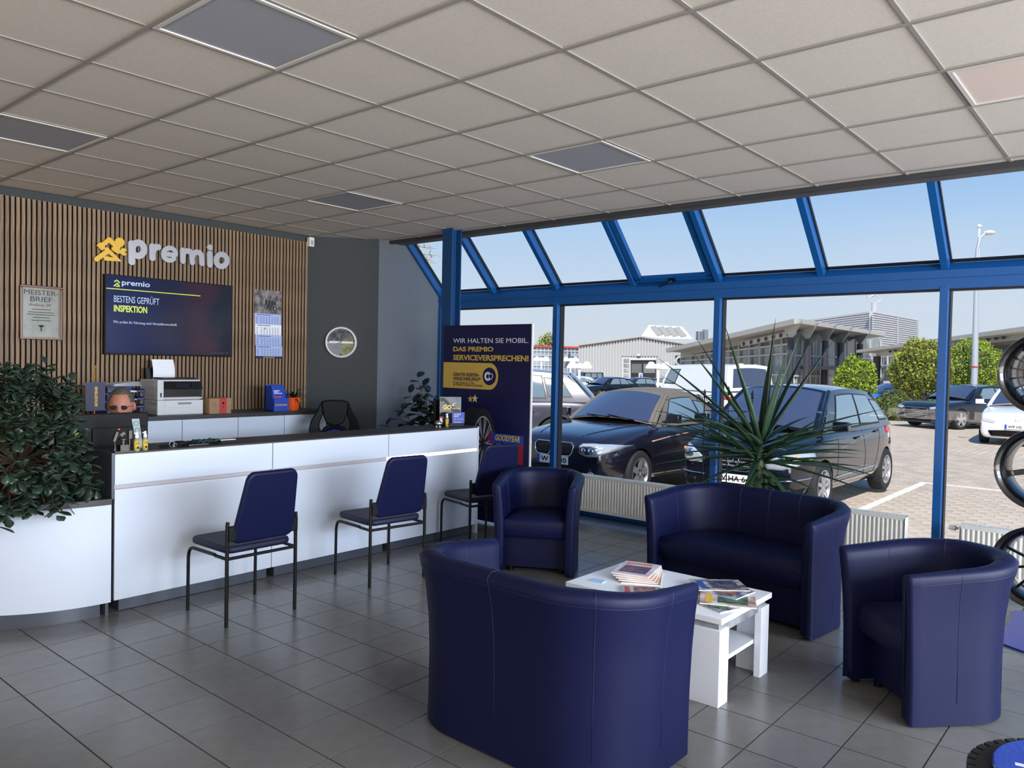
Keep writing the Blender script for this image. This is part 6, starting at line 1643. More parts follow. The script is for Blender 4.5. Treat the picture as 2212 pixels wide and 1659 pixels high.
def simple(e):
    t, hit, decal, line, oval = e['t'], e['hit'], e['decal'], e['line'], e['oval']; c = e['c']; zt = c['prof'][0][1]
    for s_ in (1, -1):
        w = c['W']/2; z0 = c.get('hlz', zt-.02)
        decal('headlamp', 'front', [(s_*w*.50, z0), (s_*w*.58, z0-.07), (s_*w*.90, z0-.03), (s_*w*.93, z0+.05), (s_*w*.7, z0+.04)], m_lamp, .010, 3)
        decal('tail_lamp', 'rear', [(s_*w*.62, .78), (s_*w*.60, .92), (s_*w*.93, .96), (s_*w*.95, .82)], m_tail, .010, 3)
        sd = 'left' if s_ > 0 else 'right'; x1 = c['gh']['xwb']
        line('door_seam', sd, [(x1-.15, .9), (x1-.12, .4)], m_black, .004, .0); line('door_seam', sd, [(x1-1.2, .9), (x1-1.2, .4)], m_black, .004, .0)
        line('sill_moulding', sd, [(x1+.1, .30), (-1.0, .30)], m_trim, .012, .002)
        for q in (.85, 1.85): MB().tube([hit(sd, x1-q, .86, .01), hit(sd, x1-q-.08, .865, .035), hit(sd, x1-q-.16, .86, .01)], .012, 6).build('door_handle', e['paint'], t, smooth=True)
    if c.get('grille'): 
        gr = decal('grille', 'front', c['grille'], m_black, .008); line('grille_surround', 'front', c['grille'] + [c['grille'][0]], m_chrome if c.get('gchrome', 1) else m_trim, .008, .012)
        zs_ = sorted(set(p[1] for p in c['grille'])); 
        if c.get('gchrome', 1):
            for q in range(4): z = zs_[0] + (zs_[-1]-zs_[0])*(q+.7)/5; line('grille_bar', 'front', [(-.38, z), (0, z), (.38, z)], m_alu, .006, .012)
    decal('lower_intake', 'front', [(-.6, .34), (-.55, .24), (.55, .24), (.6, .34)], m_black, .006, 3)
    if c.get('plate'): plate(e, 'front', 0, c.get('pz', .44), c['plate'])
    if c.get('emblem') == 'rings':
        rg = MB()
        for q in range(4): p = hit('front', (q-1.5)*.065, c['ez'], .02); rg.tube([p + Vector((0, .045*math.cos(2*PI*i/18), .045*math.sin(2*PI*i/18))) for i in range(18)], .005, 5, closed=True)
        rg.build('ring_emblem', m_chrome, t)
    if c.get('emblem') == 'vw':
        rg = MB(); p = hit('front', 0, c['ez'], .015); rg.tube([p + Vector((0, .055*math.cos(2*PI*i/22), .055*math.sin(2*PI*i/22))) for i in range(22)], .005, 5, closed=True)
        rg.tube([p + Vector((0, -.03, .045)), p + Vector((0, 0, .005)), p + Vector((0, .03, .045))], .004, 5); rg.tube([p + Vector((0, -.045, .02)), p + Vector((0, -.022, -.045)), p + Vector((0, 0, -.005)), p + Vector((0, .022, -.045)), p + Vector((0, .045, .02))], .004, 5); rg.build('round_emblem', m_chrome, t)
    if c.get('emblem') == 'bar': line('front_light_bar', 'front', [(-.55, c['ez']), (0, c['ez']+.01), (.55, c['ez'])], m_chrome, .006, .012)
def P(col, r=.2): return mat('car_paint', col, r, metal=.2, coat=1.0)
sedan = lambda h=.78: [(2.3, h-.06), (2.26, h), (2.1, h+.06), (1.5, .90), (.95, .96), (0, .97), (-1.4, 1.0), (-2.0, .98), (-2.25, .92), (-2.3, .82)]
sgh = dict(xwb=1.0, xwt=.25, xrt=-1.2, xrb=-1.95, hb=.84, ht=.60, zr=1.37, zr2=1.34, crown=.05, arch=.06, win=[(.13, .44, .14, .86), (.47, .74, .14, .85), (.77, .90, .2, .7)])
def veh(name, label, u, v, d, head, **k):
    p = at(u, v, d); z = gz(p); b = dict(L=4.6, W=1.82, H=1.43, xf=1.42, xr=-1.38, paint=P((20, 22, 30)), prof=sedan(), gh=sgh, detail=simple, wr=.33, spokes=5); b.update(k)
    return car(name, label, (p.x, p.y, z), head, b)
# headings: angle of the car nose in world coordinates
ba = math.atan2(RGT.y, RGT.x)    # +ba = nose pointing right in the picture, ba+PI = left
veh('saloon_car', 'black saloon with chrome grille parked beyond the yard, nose to the left', 2088, 905, 26.5, ba+PI+math.radians(22), paint=P((16, 18, 26), .15), L=4.75, W=1.85, H=1.43,
    grille=[(-.42, .68), (-.46, .55), (-.36, .36), (.36, .36), (.46, .55), (.42, .68)], emblem='rings', ez=.60, plate='', pz=.46)
gg = dict(sgh); gg.update(xwb=.95, xrt=-1.55, xrb=-2.0, zr=1.40, zr2=1.38)
veh('hatchback_car', 'white hatchback with a light bar at the far right behind the alloy wheels', 2215, 915, 21.3, ba+PI+math.radians(52), paint=P((235, 236, 238), .2), L=4.28, W=1.79, H=1.46, xf=1.33, xr=-1.30,
    prof=[(2.14, .66), (2.10, .74), (1.95, .80), (1.5, .90), (.95, .97), (0, .98), (-1.4, 1.0), (-1.9, 1.0), (-2.1, .95), (-2.14, .85)], gh=gg, grille=[(-.62, .38), (-.56, .26), (.56, .26), (.62, .38), (.3, .40), (-.3, .40)], gchrome=0, emblem='vw', ez=.69, plate='WP HS 17', pz=.50)
suv = [(2.35, .82), (2.3, .92), (2.1, 1.0), (1.5, 1.06), (1.0, 1.10), (0, 1.10), (-1.5, 1.14), (-2.1, 1.12), (-2.35, 1.0)]
ugh = dict(xwb=1.05, xwt=.35, xrt=-1.65, xrb=-2.12, hb=.90, ht=.68, zr=1.66, zr2=1.62, crown=.05, arch=.05, win=[(.12, .40, .14, .86), (.43, .70, .14, .86), (.73, .88, .2, .80)])
veh('suv_car', 'grey beige off-roader side-on behind the convertible, at the left', 1066, 880, 17.0, ba+PI-math.radians(6), paint=P((70, 70, 82), .3), L=4.8, W=1.94, H=1.74, prof=suv, gh=ugh, wr=.38, xf=1.45, xr=-1.42)
# white van: boxy
vgh = dict(xwb=2.0, xwt=1.45, xrt=-2.35, xrb=-2.42, hb=.93, ht=.78, zr=1.90, zr2=1.92, crown=.06, arch=.02, win=[(.05, .22, .25, .82)])
veh('van', 'white van seen from its rear corner, above the convertible', 1533, 860, 27.6, ba+PI/2+math.radians(17), cat='van', paint=P((236, 236, 236), .3), L=4.9, W=1.92, H=1.96, wr=.34, xf=1.5, xr=-1.5,
    prof=[(2.45, .8), (2.4, .98), (2.2, 1.06), (1.9, 1.12), (0, 1.12), (-2.2, 1.12), (-2.42, 1.1), (-2.45, .9)], gh=vgh)
# far row
ggh = dict(xwb=.95, xwt=.75, xrt=-2.0, xrb=-2.1, hb=.84, ht=.78, zr=1.92, zr2=1.92, crown=.02, arch=.0, win=[(.05, .33, .15, .88), (.37, .64, .15, .88), (.68, .92, .15, .88)])
gp = [(2.2, .95), (2.15, 1.12), (1.0, 1.18), (0, 1.2), (-2.1, 1.2), (-2.2, 1.1)]
g_ = veh('off_road_car', 'boxy black off-roader with a spare wheel standing before the white hall', 1266, 830, 98, ba+PI+math.radians(28), paint=P((18, 20, 24)), L=4.5, W=1.9, H=1.95, prof=gp, gh=ggh, nose=.04, tail=.03, wr=.40, detail=None)
MB().cyl((-2.22, 0, 1.05), (-1, 0, 0), .36, .2, 24).build('spare_wheel', m_black, g_)
veh('saloon_car', 'white saloon in the far row in front of the white hall', 1318, 838, 74, ba+PI+math.radians(8), paint=P((240, 240, 240)), detail=None)
veh('saloon_car', 'dark saloon in the far row, right of the white saloon', 1375, 840, 58, ba+PI+math.radians(15), paint=P((40, 44, 54)), detail=None)
veh('saloon_car', 'grey estate car in the far row beside the parking pylon', 1422, 842, 67, ba+PI+math.radians(5), paint=P((90, 96, 104)), detail=None)
veh('compact_car', 'red car standing right of the hall door', 1425, 836, 88, ba+PI+math.radians(20), paint=P((190, 30, 50)), detail=None)
veh('saloon_car', 'very dark car just behind the tail of the grey off-roader', 1312, 858, 50, ba+PI+math.radians(35), paint=P((14, 16, 24)), detail=None)
veh('compact_car', 'white car between the grey off-roader and the boxy one', 1240, 838, 60, ba+PI-math.radians(10), paint=P((230, 232, 236)), detail=None)
veh('compact_car', 'bright blue car half hidden behind the bushes', 1930, 864, 34.9, ba+PI, paint=P((30, 110, 215)), L=3.8, xf=1.15, xr=-1.15, detail=None, prof=[(1.9, .72), (1.86, .8), (1.7, .85), (1.3, .92), (.9, .97), (0, .98), (-1.5, 1.0), (-1.85, .95), (-1.9, .85)], gh=dict(sgh, xwb=.9, xrt=-1.3, xrb=-1.75))

# ---------------------------------------------------------------- buildings
m_clad = mat('white_cladding', (168, 170, 172), .55); m_clad2 = mat('silver_cladding', (205, 206, 210), .45, metal=.15); m_dkdoor = mat('dark_interior', (34, 36, 40), .8)
m_bglass = mat('facade_glass', (158, 166, 168), .08, spec=.8, noise_scale=.35, col2=(96, 104, 108)); m_mull = mat('facade_mullion', (188, 192, 192), .5); m_conc2 = mat('roof_fascia', (168, 166, 160), .6); m_colm = mat('dark_column', (52, 54, 64), .5)
m_brickr = mat('red_plinth', (176, 92, 60), .9)
def vplane(uA, dA, uB, dB):
    a = at(uA, 800, dA); b = at(uB, 800, dB); d = Vector((b.x-a.x, b.y-a.y, 0)).normalized(); n = Vector((d.y, -d.x, 0))
    if n.dot(CAM - a) < 0: n = -n
    def f(u, v, off=0.0):
        r = ray(u, v); return CAM + r*(((a + n*off) - CAM).dot(n)/r.dot(n))
    return f, d, n
def poly(name, pts, thick, m, parent, nvec):
    vs = [Vector(p) for p in pts]; k = len(vs); b = [p - nvec*thick for p in vs]
    return MB().add(vs + b, [tuple(range(k)), tuple(range(k, 2*k))[::-1]] + [(i, (i+1) % k, k+(i+1) % k, k+i) for i in range(k)]).build(name, m, parent)
def world(pts): return pts
# white hall
f, d, n = vplane(1250, 119, 1520, 112)
t = thing('workshop_hall', 'white corrugated workshop hall with low gable and open door, far behind the cars', 'building', (0, 0, 0))
poly('wall', [f(1250, 746), f(1384, 727), f(1540, 752), f(1540, 845), f(1250, 845)], 30, m_clad, t, n)
rb_ = MB(); u = 1252
while u < 1500:
    vt = 746-19*(u-1250)/134 if u < 1384 else 727+25*(u-1384)/156
    if 1340 < u < 1420: rb_.bar(f(u, vt+1, .10), f(u, 769, .10), .24, .12, up=n)
    else: rb_.bar(f(u, vt+1, .10), f(u, 822, .10), .24, .12, up=n)
    u += 6.2
rb_.build('cladding_ribs', m_clad, t)
MB().bar(f(1249, 745, .2), f(1384, 726.5, .2), .5, .25).bar(f(1384, 726.5, .2), f(1540, 751.5, .2), .5, .25).build('roof_edge', m_conc2, t)
poly('plinth', [f(1292, 820, .2), f(1345, 820, .2), f(1345, 832, .2), f(1292, 832, .2)], .2, m_brickr, t, n)
poly('doorway', [f(1362, 773, .15), f(1417, 773, .15), f(1417, 830, .15), f(1362, 830, .15)], .1, m_dkdoor, t, n)
poly('door_header', [f(1362, 773, .3), f(1417, 773, .3), f(1417, 778, .3), f(1362, 778, .3)], .1, m_mull, t, n)
poly('interior_wall', [f(1364, 786, .22), f(1386, 786, .22), f(1386, 806, .22), f(1364, 806, .22)], .05, mat('hall_grey', (92, 94, 98), .8), t, n)
poly('interior_wall', [f(1390, 786, .22), f(1415, 786, .22), f(1415, 806, .22), f(1390, 806, .22)], .05, mat('hall_grey2', (110, 112, 112), .8), t, n)
sd_ = poly('folding_door', [f(1344, 772, .3), f(1362, 772, .3), f(1362, 828, .3), f(1344, 828, .3)], .15, m_mull, t, n)
for q in range(5): poly('door_pane', [f(1347, 775+q*10.6, .4), f(1359, 775+q*10.6, .4), f(1359, 782+q*10.6, .4), f(1347, 782+q*10.6, .4)], .05, m_bglass, sd_, n)
tt = poly('lamp_bracket', [f(1376, 764, .6), f(1383, 764, .6), f(1383, 769, .6), f(1376, 769, .6)], .4, m_mull, t, n)
# roof skylight (ridge prism)
A_, B_, C_ = f(1384, 728, -1), f(1402, 702, -4), f(1423, 728, -1)
bk_ = (f(1497, 732, -1) - C_)
m_sky = mat('skylight_white', (226, 224, 214), .4)
t2 = MB().add([A_, B_, C_, A_+bk_, B_+bk_, C_+bk_], [(0, 1, 2), (3, 5, 4), (0, 3, 4, 1), (1, 4, 5, 2), (0, 2, 5, 3)]).build('skylight', m_sky, t)
sn_ = (B_-C_).cross(bk_).normalized(); sn_ = sn_ if sn_.z > 0 else -sn_
for q in range(4):
    s0 = (q+.35)/4.3; p0_ = C_ + bk_*s0; p1_ = B_ + bk_*s0; MB().bar(p0_.lerp(p1_, .12) + sn_*.08, p0_.lerp(p1_, .85) + sn_*.08, .9, .12, up=sn_).build('skylight_pane', mat('pane_grey', (150, 150, 146), .3), t2)
for (u, v0, v1) in ((1509, 716, 735), (1523, 712, 735)): MB().cyl(f(u, v1, -6), (0, 0, 1), .45, (f(u, v0, -6)-f(u, v1, -6)).z, 12).build('flue', m_steel, t)
# advertising pylon on the hall's right
t = thing('sign_banner', 'dark vertical banner with a grey ring symbol beside the hall', 'sign', (0, 0, 0))
f2, d2, n2 = vplane(1457, 80, 1475, 80)
poly('banner', [f2(1459, 768), f2(1472, 768), f2(1472, 801), f2(1459, 801)], .2, m_dkdoor, t, n2)
poly('posts', [f2(1463, 800), f2(1468, 800), f2(1468, 845), f2(1463, 845)], .1, m_steel, t, n2)
c_ = f2(1469, 780, .1); MB().tube([c_ + (d2*math.cos(a) + Z_*math.sin(a))*.42 for a in [.6+i*.25 for i in range(22)]], .12, 6).build('ring_symbol', m_silver, t)
text('banner_text', 'smart', f2(1460, 798, .15), d2 if d2.dot(RGT) > 0 else -d2, Z_, .95, .25, m_ptext, t, depth=0)
# parking pylon
t = thing('parking_sign', 'small white pylon with a blue parking P in front of the hall door', 'sign', (0, 0, 0)); f2, d2, n2 = vplane(1380, 76, 1389, 76)
poly('pylon', [f2(1380, 806), f2(1388, 806), f2(1388, 828), f2(1380, 828)], .15, m_white_m, t, n2); poly('blue_field', [f2(1382, 808, .02), f2(1386.5, 808, .02), f2(1386.5, 814.5, .02), f2(1382, 814.5, .02)], .02, m_gyblue, t, n2)
text('letter', 'P', f2(1383.2, 813.3, .06), d2 if d2.dot(RGT) > 0 else -d2, Z_, .10, .19, m_ptext, t, depth=0)

# showroom with the wing roof
t = thing('showroom', 'car dealership showroom with a sweeping wing roof, glass fronts and dark columns', 'building', (0, 0, 0))
F1, Fp, F3 = at(1443, 757, 60), at(1721, 694, 44), at(1907, 723, 54); Fb = F1 + F3 - Fp
up_ = (F1-Fp).cross(F3-Fp).normalized(); up_ = up_ if up_.z > 0 else -up_
poly('roof', [F1, Fp, F3, Fb], .10, m_conc2, t, up_)
MB().bar(F1, Fp, .35, .30, up=up_).bar(Fp, F3, .35, .26, up=up_).build('roof_edge', m_conc2, t)
fl_, dl, nl_ = vplane(1470, 62, 1716, 47.5); fr_, dr_, nr = vplane(1716, 47.5, 1905, 58)
poly('glass_front', [fl_(1470, 770), fl_(1716, 712), fl_(1716, 870), fl_(1470, 850)], .2, m_bglass, t, nl_)
poly('glass_front', [fr_(1716, 715), fr_(1905, 728), fr_(1905, 870), fr_(1716, 870)], .2, m_bglass, t, nr)
mu = MB()
for u in (1471, 1492, 1512, 1533, 1553, 1574, 1596, 1619, 1642, 1665, 1689, 1714):
    mu.bar(fl_(u, 770-58*(u-1470)/246+3, .12), fl_(u, 860, .12), .10, .10, up=nl_)
for (va, vb) in ((780, 763), (812, 809), (834, 836)): mu.bar(fl_(1471, va, .12), fl_(1714, vb, .12), .10, .10, up=nl_)
mu.bar(fl_(1471, 771, .12), fl_(1714, 742, .12), .12, .10, up=nl_)
mu.build('mullions', m_mull, t)
mu = MB()
for u in (1735, 1762, 1788, 1813, 1830, 1855, 1880, 1903): mu.bar(fr_(u, 735, .12), fr_(u, 860, .12), .09, .09, up=nr)
for (va, vb) in ((768, 775), (812, 812)): mu.bar(fr_(1716, va, .12), fr_(1905, vb, .12), .09, .09, up=nr)
mu.build('mullions', m_mull, t)
# brackets and columns
for (u, vt, dd) in ((1709, 724, 45.5), (1744, 727, 46.5), (1783, 731, 48.5), (1817, 735, 50.5), (1858, 738, 53)):
    p = at(u, vt, dd); z0 = gz(p); MB().cyl((p.x, p.y, z0), (0, 0, 1), .20, p.z-z0-.15, 16).build('column', m_colm, t)
    r_d = (Fp-F1).normalized(); q1 = p + (Fp-F3).normalized()*0 + dr_*0
    MB().add([p + Vector((0, 0, -.25)), p + F2*-1.6 + Vector((0, 0, .75)), p + F2*1.6 + Vector((0, 0, .55)), p + Vector((.12, 0, -.25)), p + F2*-1.6 + Vector((.12, 0, .75)), p + F2*1.6 + Vector((.12, 0, .55))], [(0, 1, 2), (3, 5, 4), (0, 3, 4, 1), (1, 4, 5, 2), (2, 5, 3, 0)]).build('roof_bracket', m_mull, t)
bmh = poly('perforated_beam', [fl_(1600, 739, .8), fl_(1716, 712, .8), fl_(1716, 724, .8), fl_(1600, 749, .8)], .12, m_mull, t, nl_)
for q in range(7):
    u = 1606+q*16; p = fl_(u, 743-.23*(u-1606), .86); MB().cyl(p, nl_, .13, .02, 14).build('beam_hole', m_colm, bmh)
poly('fascia_panel', [fl_(1470, 762, .3), fl_(1716, 706, .3), fl_(1716, 722, .3), fl_(1470, 770, .3)], .2, mat('light_soffit', (170, 166, 160), .7), t, nl_)
poly('entrance_canopy', [fr_(1800, 792, 2), fr_(1905, 792, 2), fr_(1905, 799, 2), fr_(1800, 799, 2)], 2, m_colm, t, nr)
# right wing
t = thing('showroom_wing', 'long low wing of the dealership with a rising roof, behind the round bushes', 'building', (0, 0, 0))
fw, dw, nw = vplane(1850, 46, 2230, 34)
fg, _, _ = vplane(1890, 54, 2230, 41)
poly('roof', [fw(1850, 756, .6), fw(2240, 701, .6), fw(2240, 712, .6), fw(1850, 762, .6)], 5, m_conc2, t, nw)
poly('wall', [fw(1885, 764, -2.5), fw(2240, 716, -2.5), fw(2240, 880, -2.5), fw(1885, 880, -2.5)], 1, mat('wing_wall', (196, 186, 172), .8), t, nw)
bb2 = poly('perforated_beam', [fw(1893, 757, -.3), fw(2240, 712, -.3), fw(2240, 728, -.3), fw(1893, 770, -.3)], .15, m_mull, t, nw)
for u in (1923, 1934, 1946, 1957, 2100, 2117, 2134, 2152, 2168): p = fw(u, 760-.123*(u-1900), -.22); MB().cyl(p, nw, .12, .02, 14).build('beam_hole', m_colm, bb2)
for (a, b, v0, v1) in ((1896, 2030, 772, 870), (2110, 2235, 750, 765), (2130, 2235, 775, 800)):
    poly('window_band', [fw(a, v0, -2.3), fw(b, v0-8, -2.3), fw(b, v1, -2.3), fw(a, v1, -2.3)], .2, m_bglass, t, nw)
mu = MB()
for u in (1902, 1917, 1932, 1965): mu.bar(fw(u, 770, -2.2), fw(u, 870, -2.2), .08, .08, up=nw)
mu.bar(fw(1896, 790, -2.2), fw(2030, 786, -2.2), .08, .08, up=nw); mu.bar(fw(1896, 816, -2.2), fw(2030, 816, -2.2), .08, .08, up=nw)
mu.build('mullions', m_mull, t)
for u in (1895, 2010): p = fw(u, 770, -.3); z0 = gz(p); MB().cyl((p.x, p.y, z0), (0, 0, 1), .2, p.z-z0, 14).build('column', m_colm, t)
tt = thing('notice_board', 'pale grey notice board standing between the two round bushes', 'sign', (0, 0, 0)); poly('panel', [at(1909, 823, 37), at(1925, 823, 37), at(1925, 876, 37), at(1909, 876, 37)], .1, m_conc2, tt, F2*-1)
# box building + star
t = thing('office_block', 'silver horizontally ribbed box building carrying the star pylon', 'building', (0, 0, 0))
fa, da, na = vplane(1640, 82, 1886, 66); fb_, db, nb_ = vplane(1886, 66, 1984, 78)
TL = [(1640, 706), (1886, 672)]; 
poly('wall', [fa(1640, 706), fa(1886, 672), fa(1886, 860), fa(1640, 860)], .3, m_clad2, t, na)
poly('wall', [fb_(1886, 672), fb_(1984, 690), fb_(1984, 860), fb_(1886, 860)], .3, m_clad2, t, nb_)
ra_ = MB(); rb2 = MB()
for q in range(15):
    ra_.bar(fa(1640, 708+q*4.2*.93, .1), fa(1886, 674.5+q*4.9, .1), .11, .16, up=na); rb2.bar(fb_(1886, 674.5+q*4.9, .1), fb_(1984, 692+q*4.3, .1), .11, .16, up=nb_)
ra_.build('wall_ribs', m_clad2, t); rb2.build('wall_ribs', m_clad2, t)
MB().bar(fa(1886, 671, .15), fa(1886, 740, .15), .25, .25, up=na).bar(fb_(1939, 682, .15), fb_(1939, 742, .15), .18, .15, up=nb_).build('corner_trim', m_clad, t)
poly('roof', [fa(1640, 706), fa(1886, 672), fb_(1984, 690), fa(1640, 706) + (fb_(1984, 690) - fa(1886, 672))], .2, m_clad2, t, Z_)
t = thing('star_sign', 'chrome three-pointed star in a ring on a short pylon, on top of the box building', 'sign', (0, 0, 0))
c_ = at(1889.5, 636.5, 69); z0 = at(1888, 676, 69).z; zt_ = at(1888, 655, 69).z
MB().cyl((c_.x, c_.y, z0), (0, 0, 1), .25, zt_-z0, 16).build('pylon', m_silver, t, smooth=40)
sr = 18.3/FPX*69; rr_ = R2; MB().tube([c_ + (rr_*math.cos(2*PI*i/48)*.97 + Z_*math.sin(2*PI*i/48))*sr*.96 for i in range(48)], .062, 8, closed=True).build('ring', m_silver, t, smooth=True)
for q in range(3):
    a = PI/2 + 2*PI*q/3; dv = rr_*math.cos(a) + Z_*math.sin(a); sv = rr_*-math.sin(a) + Z_*math.cos(a); nn_ = F2*-1
    v = [c_ + dv*sr*.93, c_ + sv*.16, c_ - sv*.16, c_ + nn_*.12, c_ - nn_*.12]
    MB().add(v, [(0, 1, 3), (0, 3, 2), (0, 4, 1), (0, 2, 4), (1, 4, 2, 3)]).build('star_arm', m_silver, t)
# far left glass hall and tree
t = thing('glass_hall', 'distant glass-fronted hall with a red roof line, left of the white workshop', 'building', (0, 0, 0))
fq, dq, nq = vplane(1150, 128, 1255, 126)
poly('front', [fq(1150, 748), fq(1252, 751), fq(1252, 840), fq(1150, 840)], 4, mat('hall_glass', (160, 172, 186), .2, noise_scale=.2, col2=(120, 132, 150)), t, nq)
MB().bar(fq(1150, 747.5, .2), fq(1252, 750.5, .2), .25, .3, up=nq).build('red_roof_line', mat('roof_red', (190, 60, 60), .6), t)
mu = MB()
for q in range(13): mu.bar(fq(1152+q*8.2, 750, .1), fq(1152+q*8.2, 820, .1), .10, .1, up=nq)
for v in (758, 768, 790): mu.bar(fq(1150, v, .1), fq(1252, v+1, .1), .10, .1, up=nq)
mu.build('mullions', m_mull, t)
MB().add([fq(1220, 790, .3), fq(1230, 758, .3), fq(1240, 790, .3), fq(1220, 790, 0), fq(1230, 758, 0), fq(1240, 790, 0)], [(0, 1, 2), (3, 5, 4), (0, 3, 4, 1), (1, 4, 5, 2), (2, 5, 3, 0)]).build('gable_glazing', mat('gable_dark', (70, 82, 98), .2), t)
# double-headed yard lamps
m_yl = mat('lamp_white', (232, 232, 228), .4)
def yard_lamp(label, u, v, d):
    p = at(u, v, d); z0 = gz(p); t = thing('yard_lamp', label, 'street lamp', (p.x, p.y, z0), ba, group='white twin-headed yard lamps'); h = p.z - z0
    MB().cyl((0, 0, 0), (0, 0, 1), .09, h, 12).build('post', m_yl, t)
    MB().cyl((0, 0, h-.35), (0, 0, 1), .16, .22, 12).build('collar', m_yl, t)
    for s_ in (-1, 1):
        MB().bar((0, 0, h-.12), (s_*.38, 0, h-.05), .07, .07).build('arm', m_yl, t)
        MB().lathe([(.10, .42), (.14, .42), (.40, .02), (.40, -.03), (.36, -.03), (.12, .36)], 20, (s_*.48, 0, h-.32)).build('lamp_shade', m_yl, t)
yard_lamp('white twin-headed lamp before the left corner of the white hall', 1252, 784, 52)
yard_lamp('white twin-headed lamp right of the hall door', 1422.5, 785, 52)
yard_lamp('white twin-headed lamp seen among the yucca leaves before the showroom', 1617, 789, 50)
yard_lamp('smaller white twin-headed lamp before the distant glass hall', 1233, 773, 78)
yard_lamp('faraway white twin-headed lamp at the right edge of the blue poster', 1170, 772, 80)
yard_lamp('small white twin-headed lamp mirrored by the showroom corner', 1503, 778, 66)
# street light
p = at(2104, 830, 29); z0 = gz(p); t = thing('street_light', 'tall grey street light with a curved arm behind the black saloon', 'street lamp', (p.x, p.y, z0))
q1, q2, q3, q4 = [at(u, v, 29) - Vector((p.x, p.y, z0)) for u, v in ((2110, 560), (2111, 540), (2117, 514), (2128, 504))]
MB().tube([(0, 0, 0), (0, 0, 2.5), q1, q2, q3, q4], [.12, .11, .065, .06, .055, .05], 12).build('pole', mat('galvanised', (178, 184, 194), .4, .3), t, smooth=50)
q5 = at(2137, 503, 29) - Vector((p.x, p.y, z0)); MB().sphere(q5, .20, 16, 10, (1.0, 1.0, .45)).build('lamp_head', m_yl, t, smooth=True)
zb_ = at(2104, 794, 29).z - z0; MB().cyl((0, 0, zb_), (0, 0, 1), .125, .05, 14).build('red_band', m_tail, t)
p = at(2113, 560, 34); z0 = gz(p); t = thing('flag_pole', 'thin white pole rising beside the street light', 'pole', (p.x, p.y, z0)); h = at(2113, 489, 34).z - z0
MB().cyl((0, 0, 0), (0, 0, 1), .04, h, 10).build('pole', m_yl, t); MB().sphere((0, 0, h), .09, 12, 8).build('finial', m_yl, t, smooth=True)

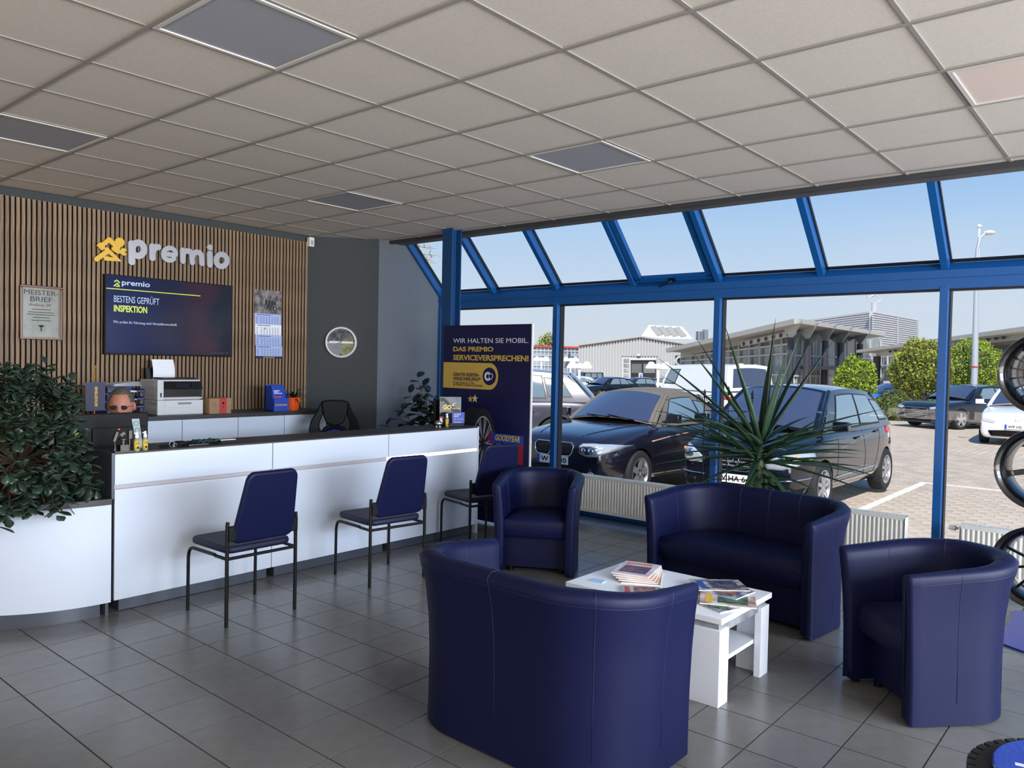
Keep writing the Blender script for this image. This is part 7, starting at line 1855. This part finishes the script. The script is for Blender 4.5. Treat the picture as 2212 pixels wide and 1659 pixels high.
# ---------------------------------------------------------------- bushes and trees
def bush(label, u0, u1, v0, v1, d, col, col2, n, sz, name='bush', top=1.0, seed=1, trunk=.25):
    rn = random.Random(seed); c = at((u0+u1)/2, (v0+v1)/2, d); rx = (u1-u0)/2/FPX*d; rz_ = (v1-v0)/2/FPX*d; z0 = gz(c)
    t = thing(name, label, 'bush', (c.x, c.y, z0)); b = Vector((c.x, c.y, z0))
    MB().tube([(0, 0, -.05), (0, 0, c.z-z0)], [.10, .05], 8).build('trunk', m_stem, t)
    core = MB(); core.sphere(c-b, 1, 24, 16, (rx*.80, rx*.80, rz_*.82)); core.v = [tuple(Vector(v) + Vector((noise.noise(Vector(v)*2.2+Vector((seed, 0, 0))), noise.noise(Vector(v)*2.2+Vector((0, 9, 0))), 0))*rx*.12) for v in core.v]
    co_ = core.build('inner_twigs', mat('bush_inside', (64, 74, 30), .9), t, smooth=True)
    mb = MB(); vs = []; fs = []; 
    for i in range(n):
        z = rn.uniform(-1, 1); a = rn.uniform(0, 2*PI); r = (1-z*z)**.5; rad = rn.uniform(.84, 1.04) + .26*noise.noise(Vector((math.cos(a)*r*2.5+seed, math.sin(a)*r*2.5, z*2.5)))
        p = (c-b) + Vector((math.cos(a)*r*rx*rad, math.sin(a)*r*rx*rad, z*rz_*rad)); q = Quaternion((rn.gauss(0, 1), rn.gauss(0, 1), rn.gauss(0, 1), rn.gauss(0, 1))).normalized(); s = sz*rn.uniform(.6, 1.3); k = len(vs)
        vs += [p + q @ Vector((s, 0, 0)), p + q @ Vector((0, s*.5, 0)), p + q @ Vector((-s, 0, 0)), p + q @ Vector((0, -s*.5, s*.15))]; fs.append((k, k+1, k+2, k+3))
    mb.add(vs, fs); fo = mb.build('foliage', mat('bush_leaf', col, .6, noise_scale=5, col2=col2), t, merge=False, fix=False); fo['kind'] = 'stuff'
    return t
YG, YG2 = (150, 172, 40), (96, 120, 24)
bush('small bright green bush left of the notice board', 1806, 1890, 774, 872, 30, YG, YG2, 3800, .055, seed=2)
bush('large round clipped yellow-green bush left of the right mullion', 1928, 2052, 737, 868, 32, (156, 160, 52), (104, 116, 30), 7500, .06, seed=3)
bush('yellow-green bush between the right mullion and the alloy wheels', 2038, 2158, 735, 862, 35.5, YG, YG2, 6500, .055, seed=4)
bush('low dark hedge plant beside the nose of the black saloon', 1884, 1968, 846, 925, 30.5, (110, 124, 52), (60, 74, 26), 3500, .045, seed=5)
bush('pale faraway tree above the glass hall at the left', 1160, 1212, 722, 770, 140, (176, 180, 110), (130, 140, 80), 1200, .22, name='tree', seed=6)
# branches of a tree close to the left end of the roof glazing
t = thing('bare_tree', 'tree with bare pale twigs seen through the leftmost roof pane', 'tree', (at(880, 560, 11).x, at(880, 560, 11).y, GN)); b0 = Vector(t.location); rn = random.Random(9)
tw = MB(); m_bark = mat('pale_bark', (172, 158, 136), .8)
tw.tube([(0, 0, 0), (.05, 0, 2.2), (.1, .1, 4.6)], [.10, .08, .04], 8)
for (u, v, ue, ve) in ((868, 528, 932, 536), (866, 545, 946, 551), (868, 548, 940, 566), (866, 520, 915, 522), (865, 560, 925, 562)):
    a = at(u, v, 11) - b0; e = at(ue, ve, 10.6) - b0; pts = [Vector((.06, 0, a.z-.4)), a] + [a.lerp(e, q/5) + Vector((rn.uniform(-.02, .02), rn.uniform(-.02, .02), rn.uniform(-.02, .02))) for q in range(1, 6)]
    tw.tube(pts, [.025, .016, .013, .011, .009, .006, .003], 6)
    for q in range(14):
        s = rn.uniform(.1, 1); p = a.lerp(e, s); tw.tube([p, p + Vector((rn.uniform(-.06, .10), rn.uniform(-.08, .08), rn.uniform(-.07, .10)))], [.006, .003], 5)
tw.build('branches', m_bark, t)
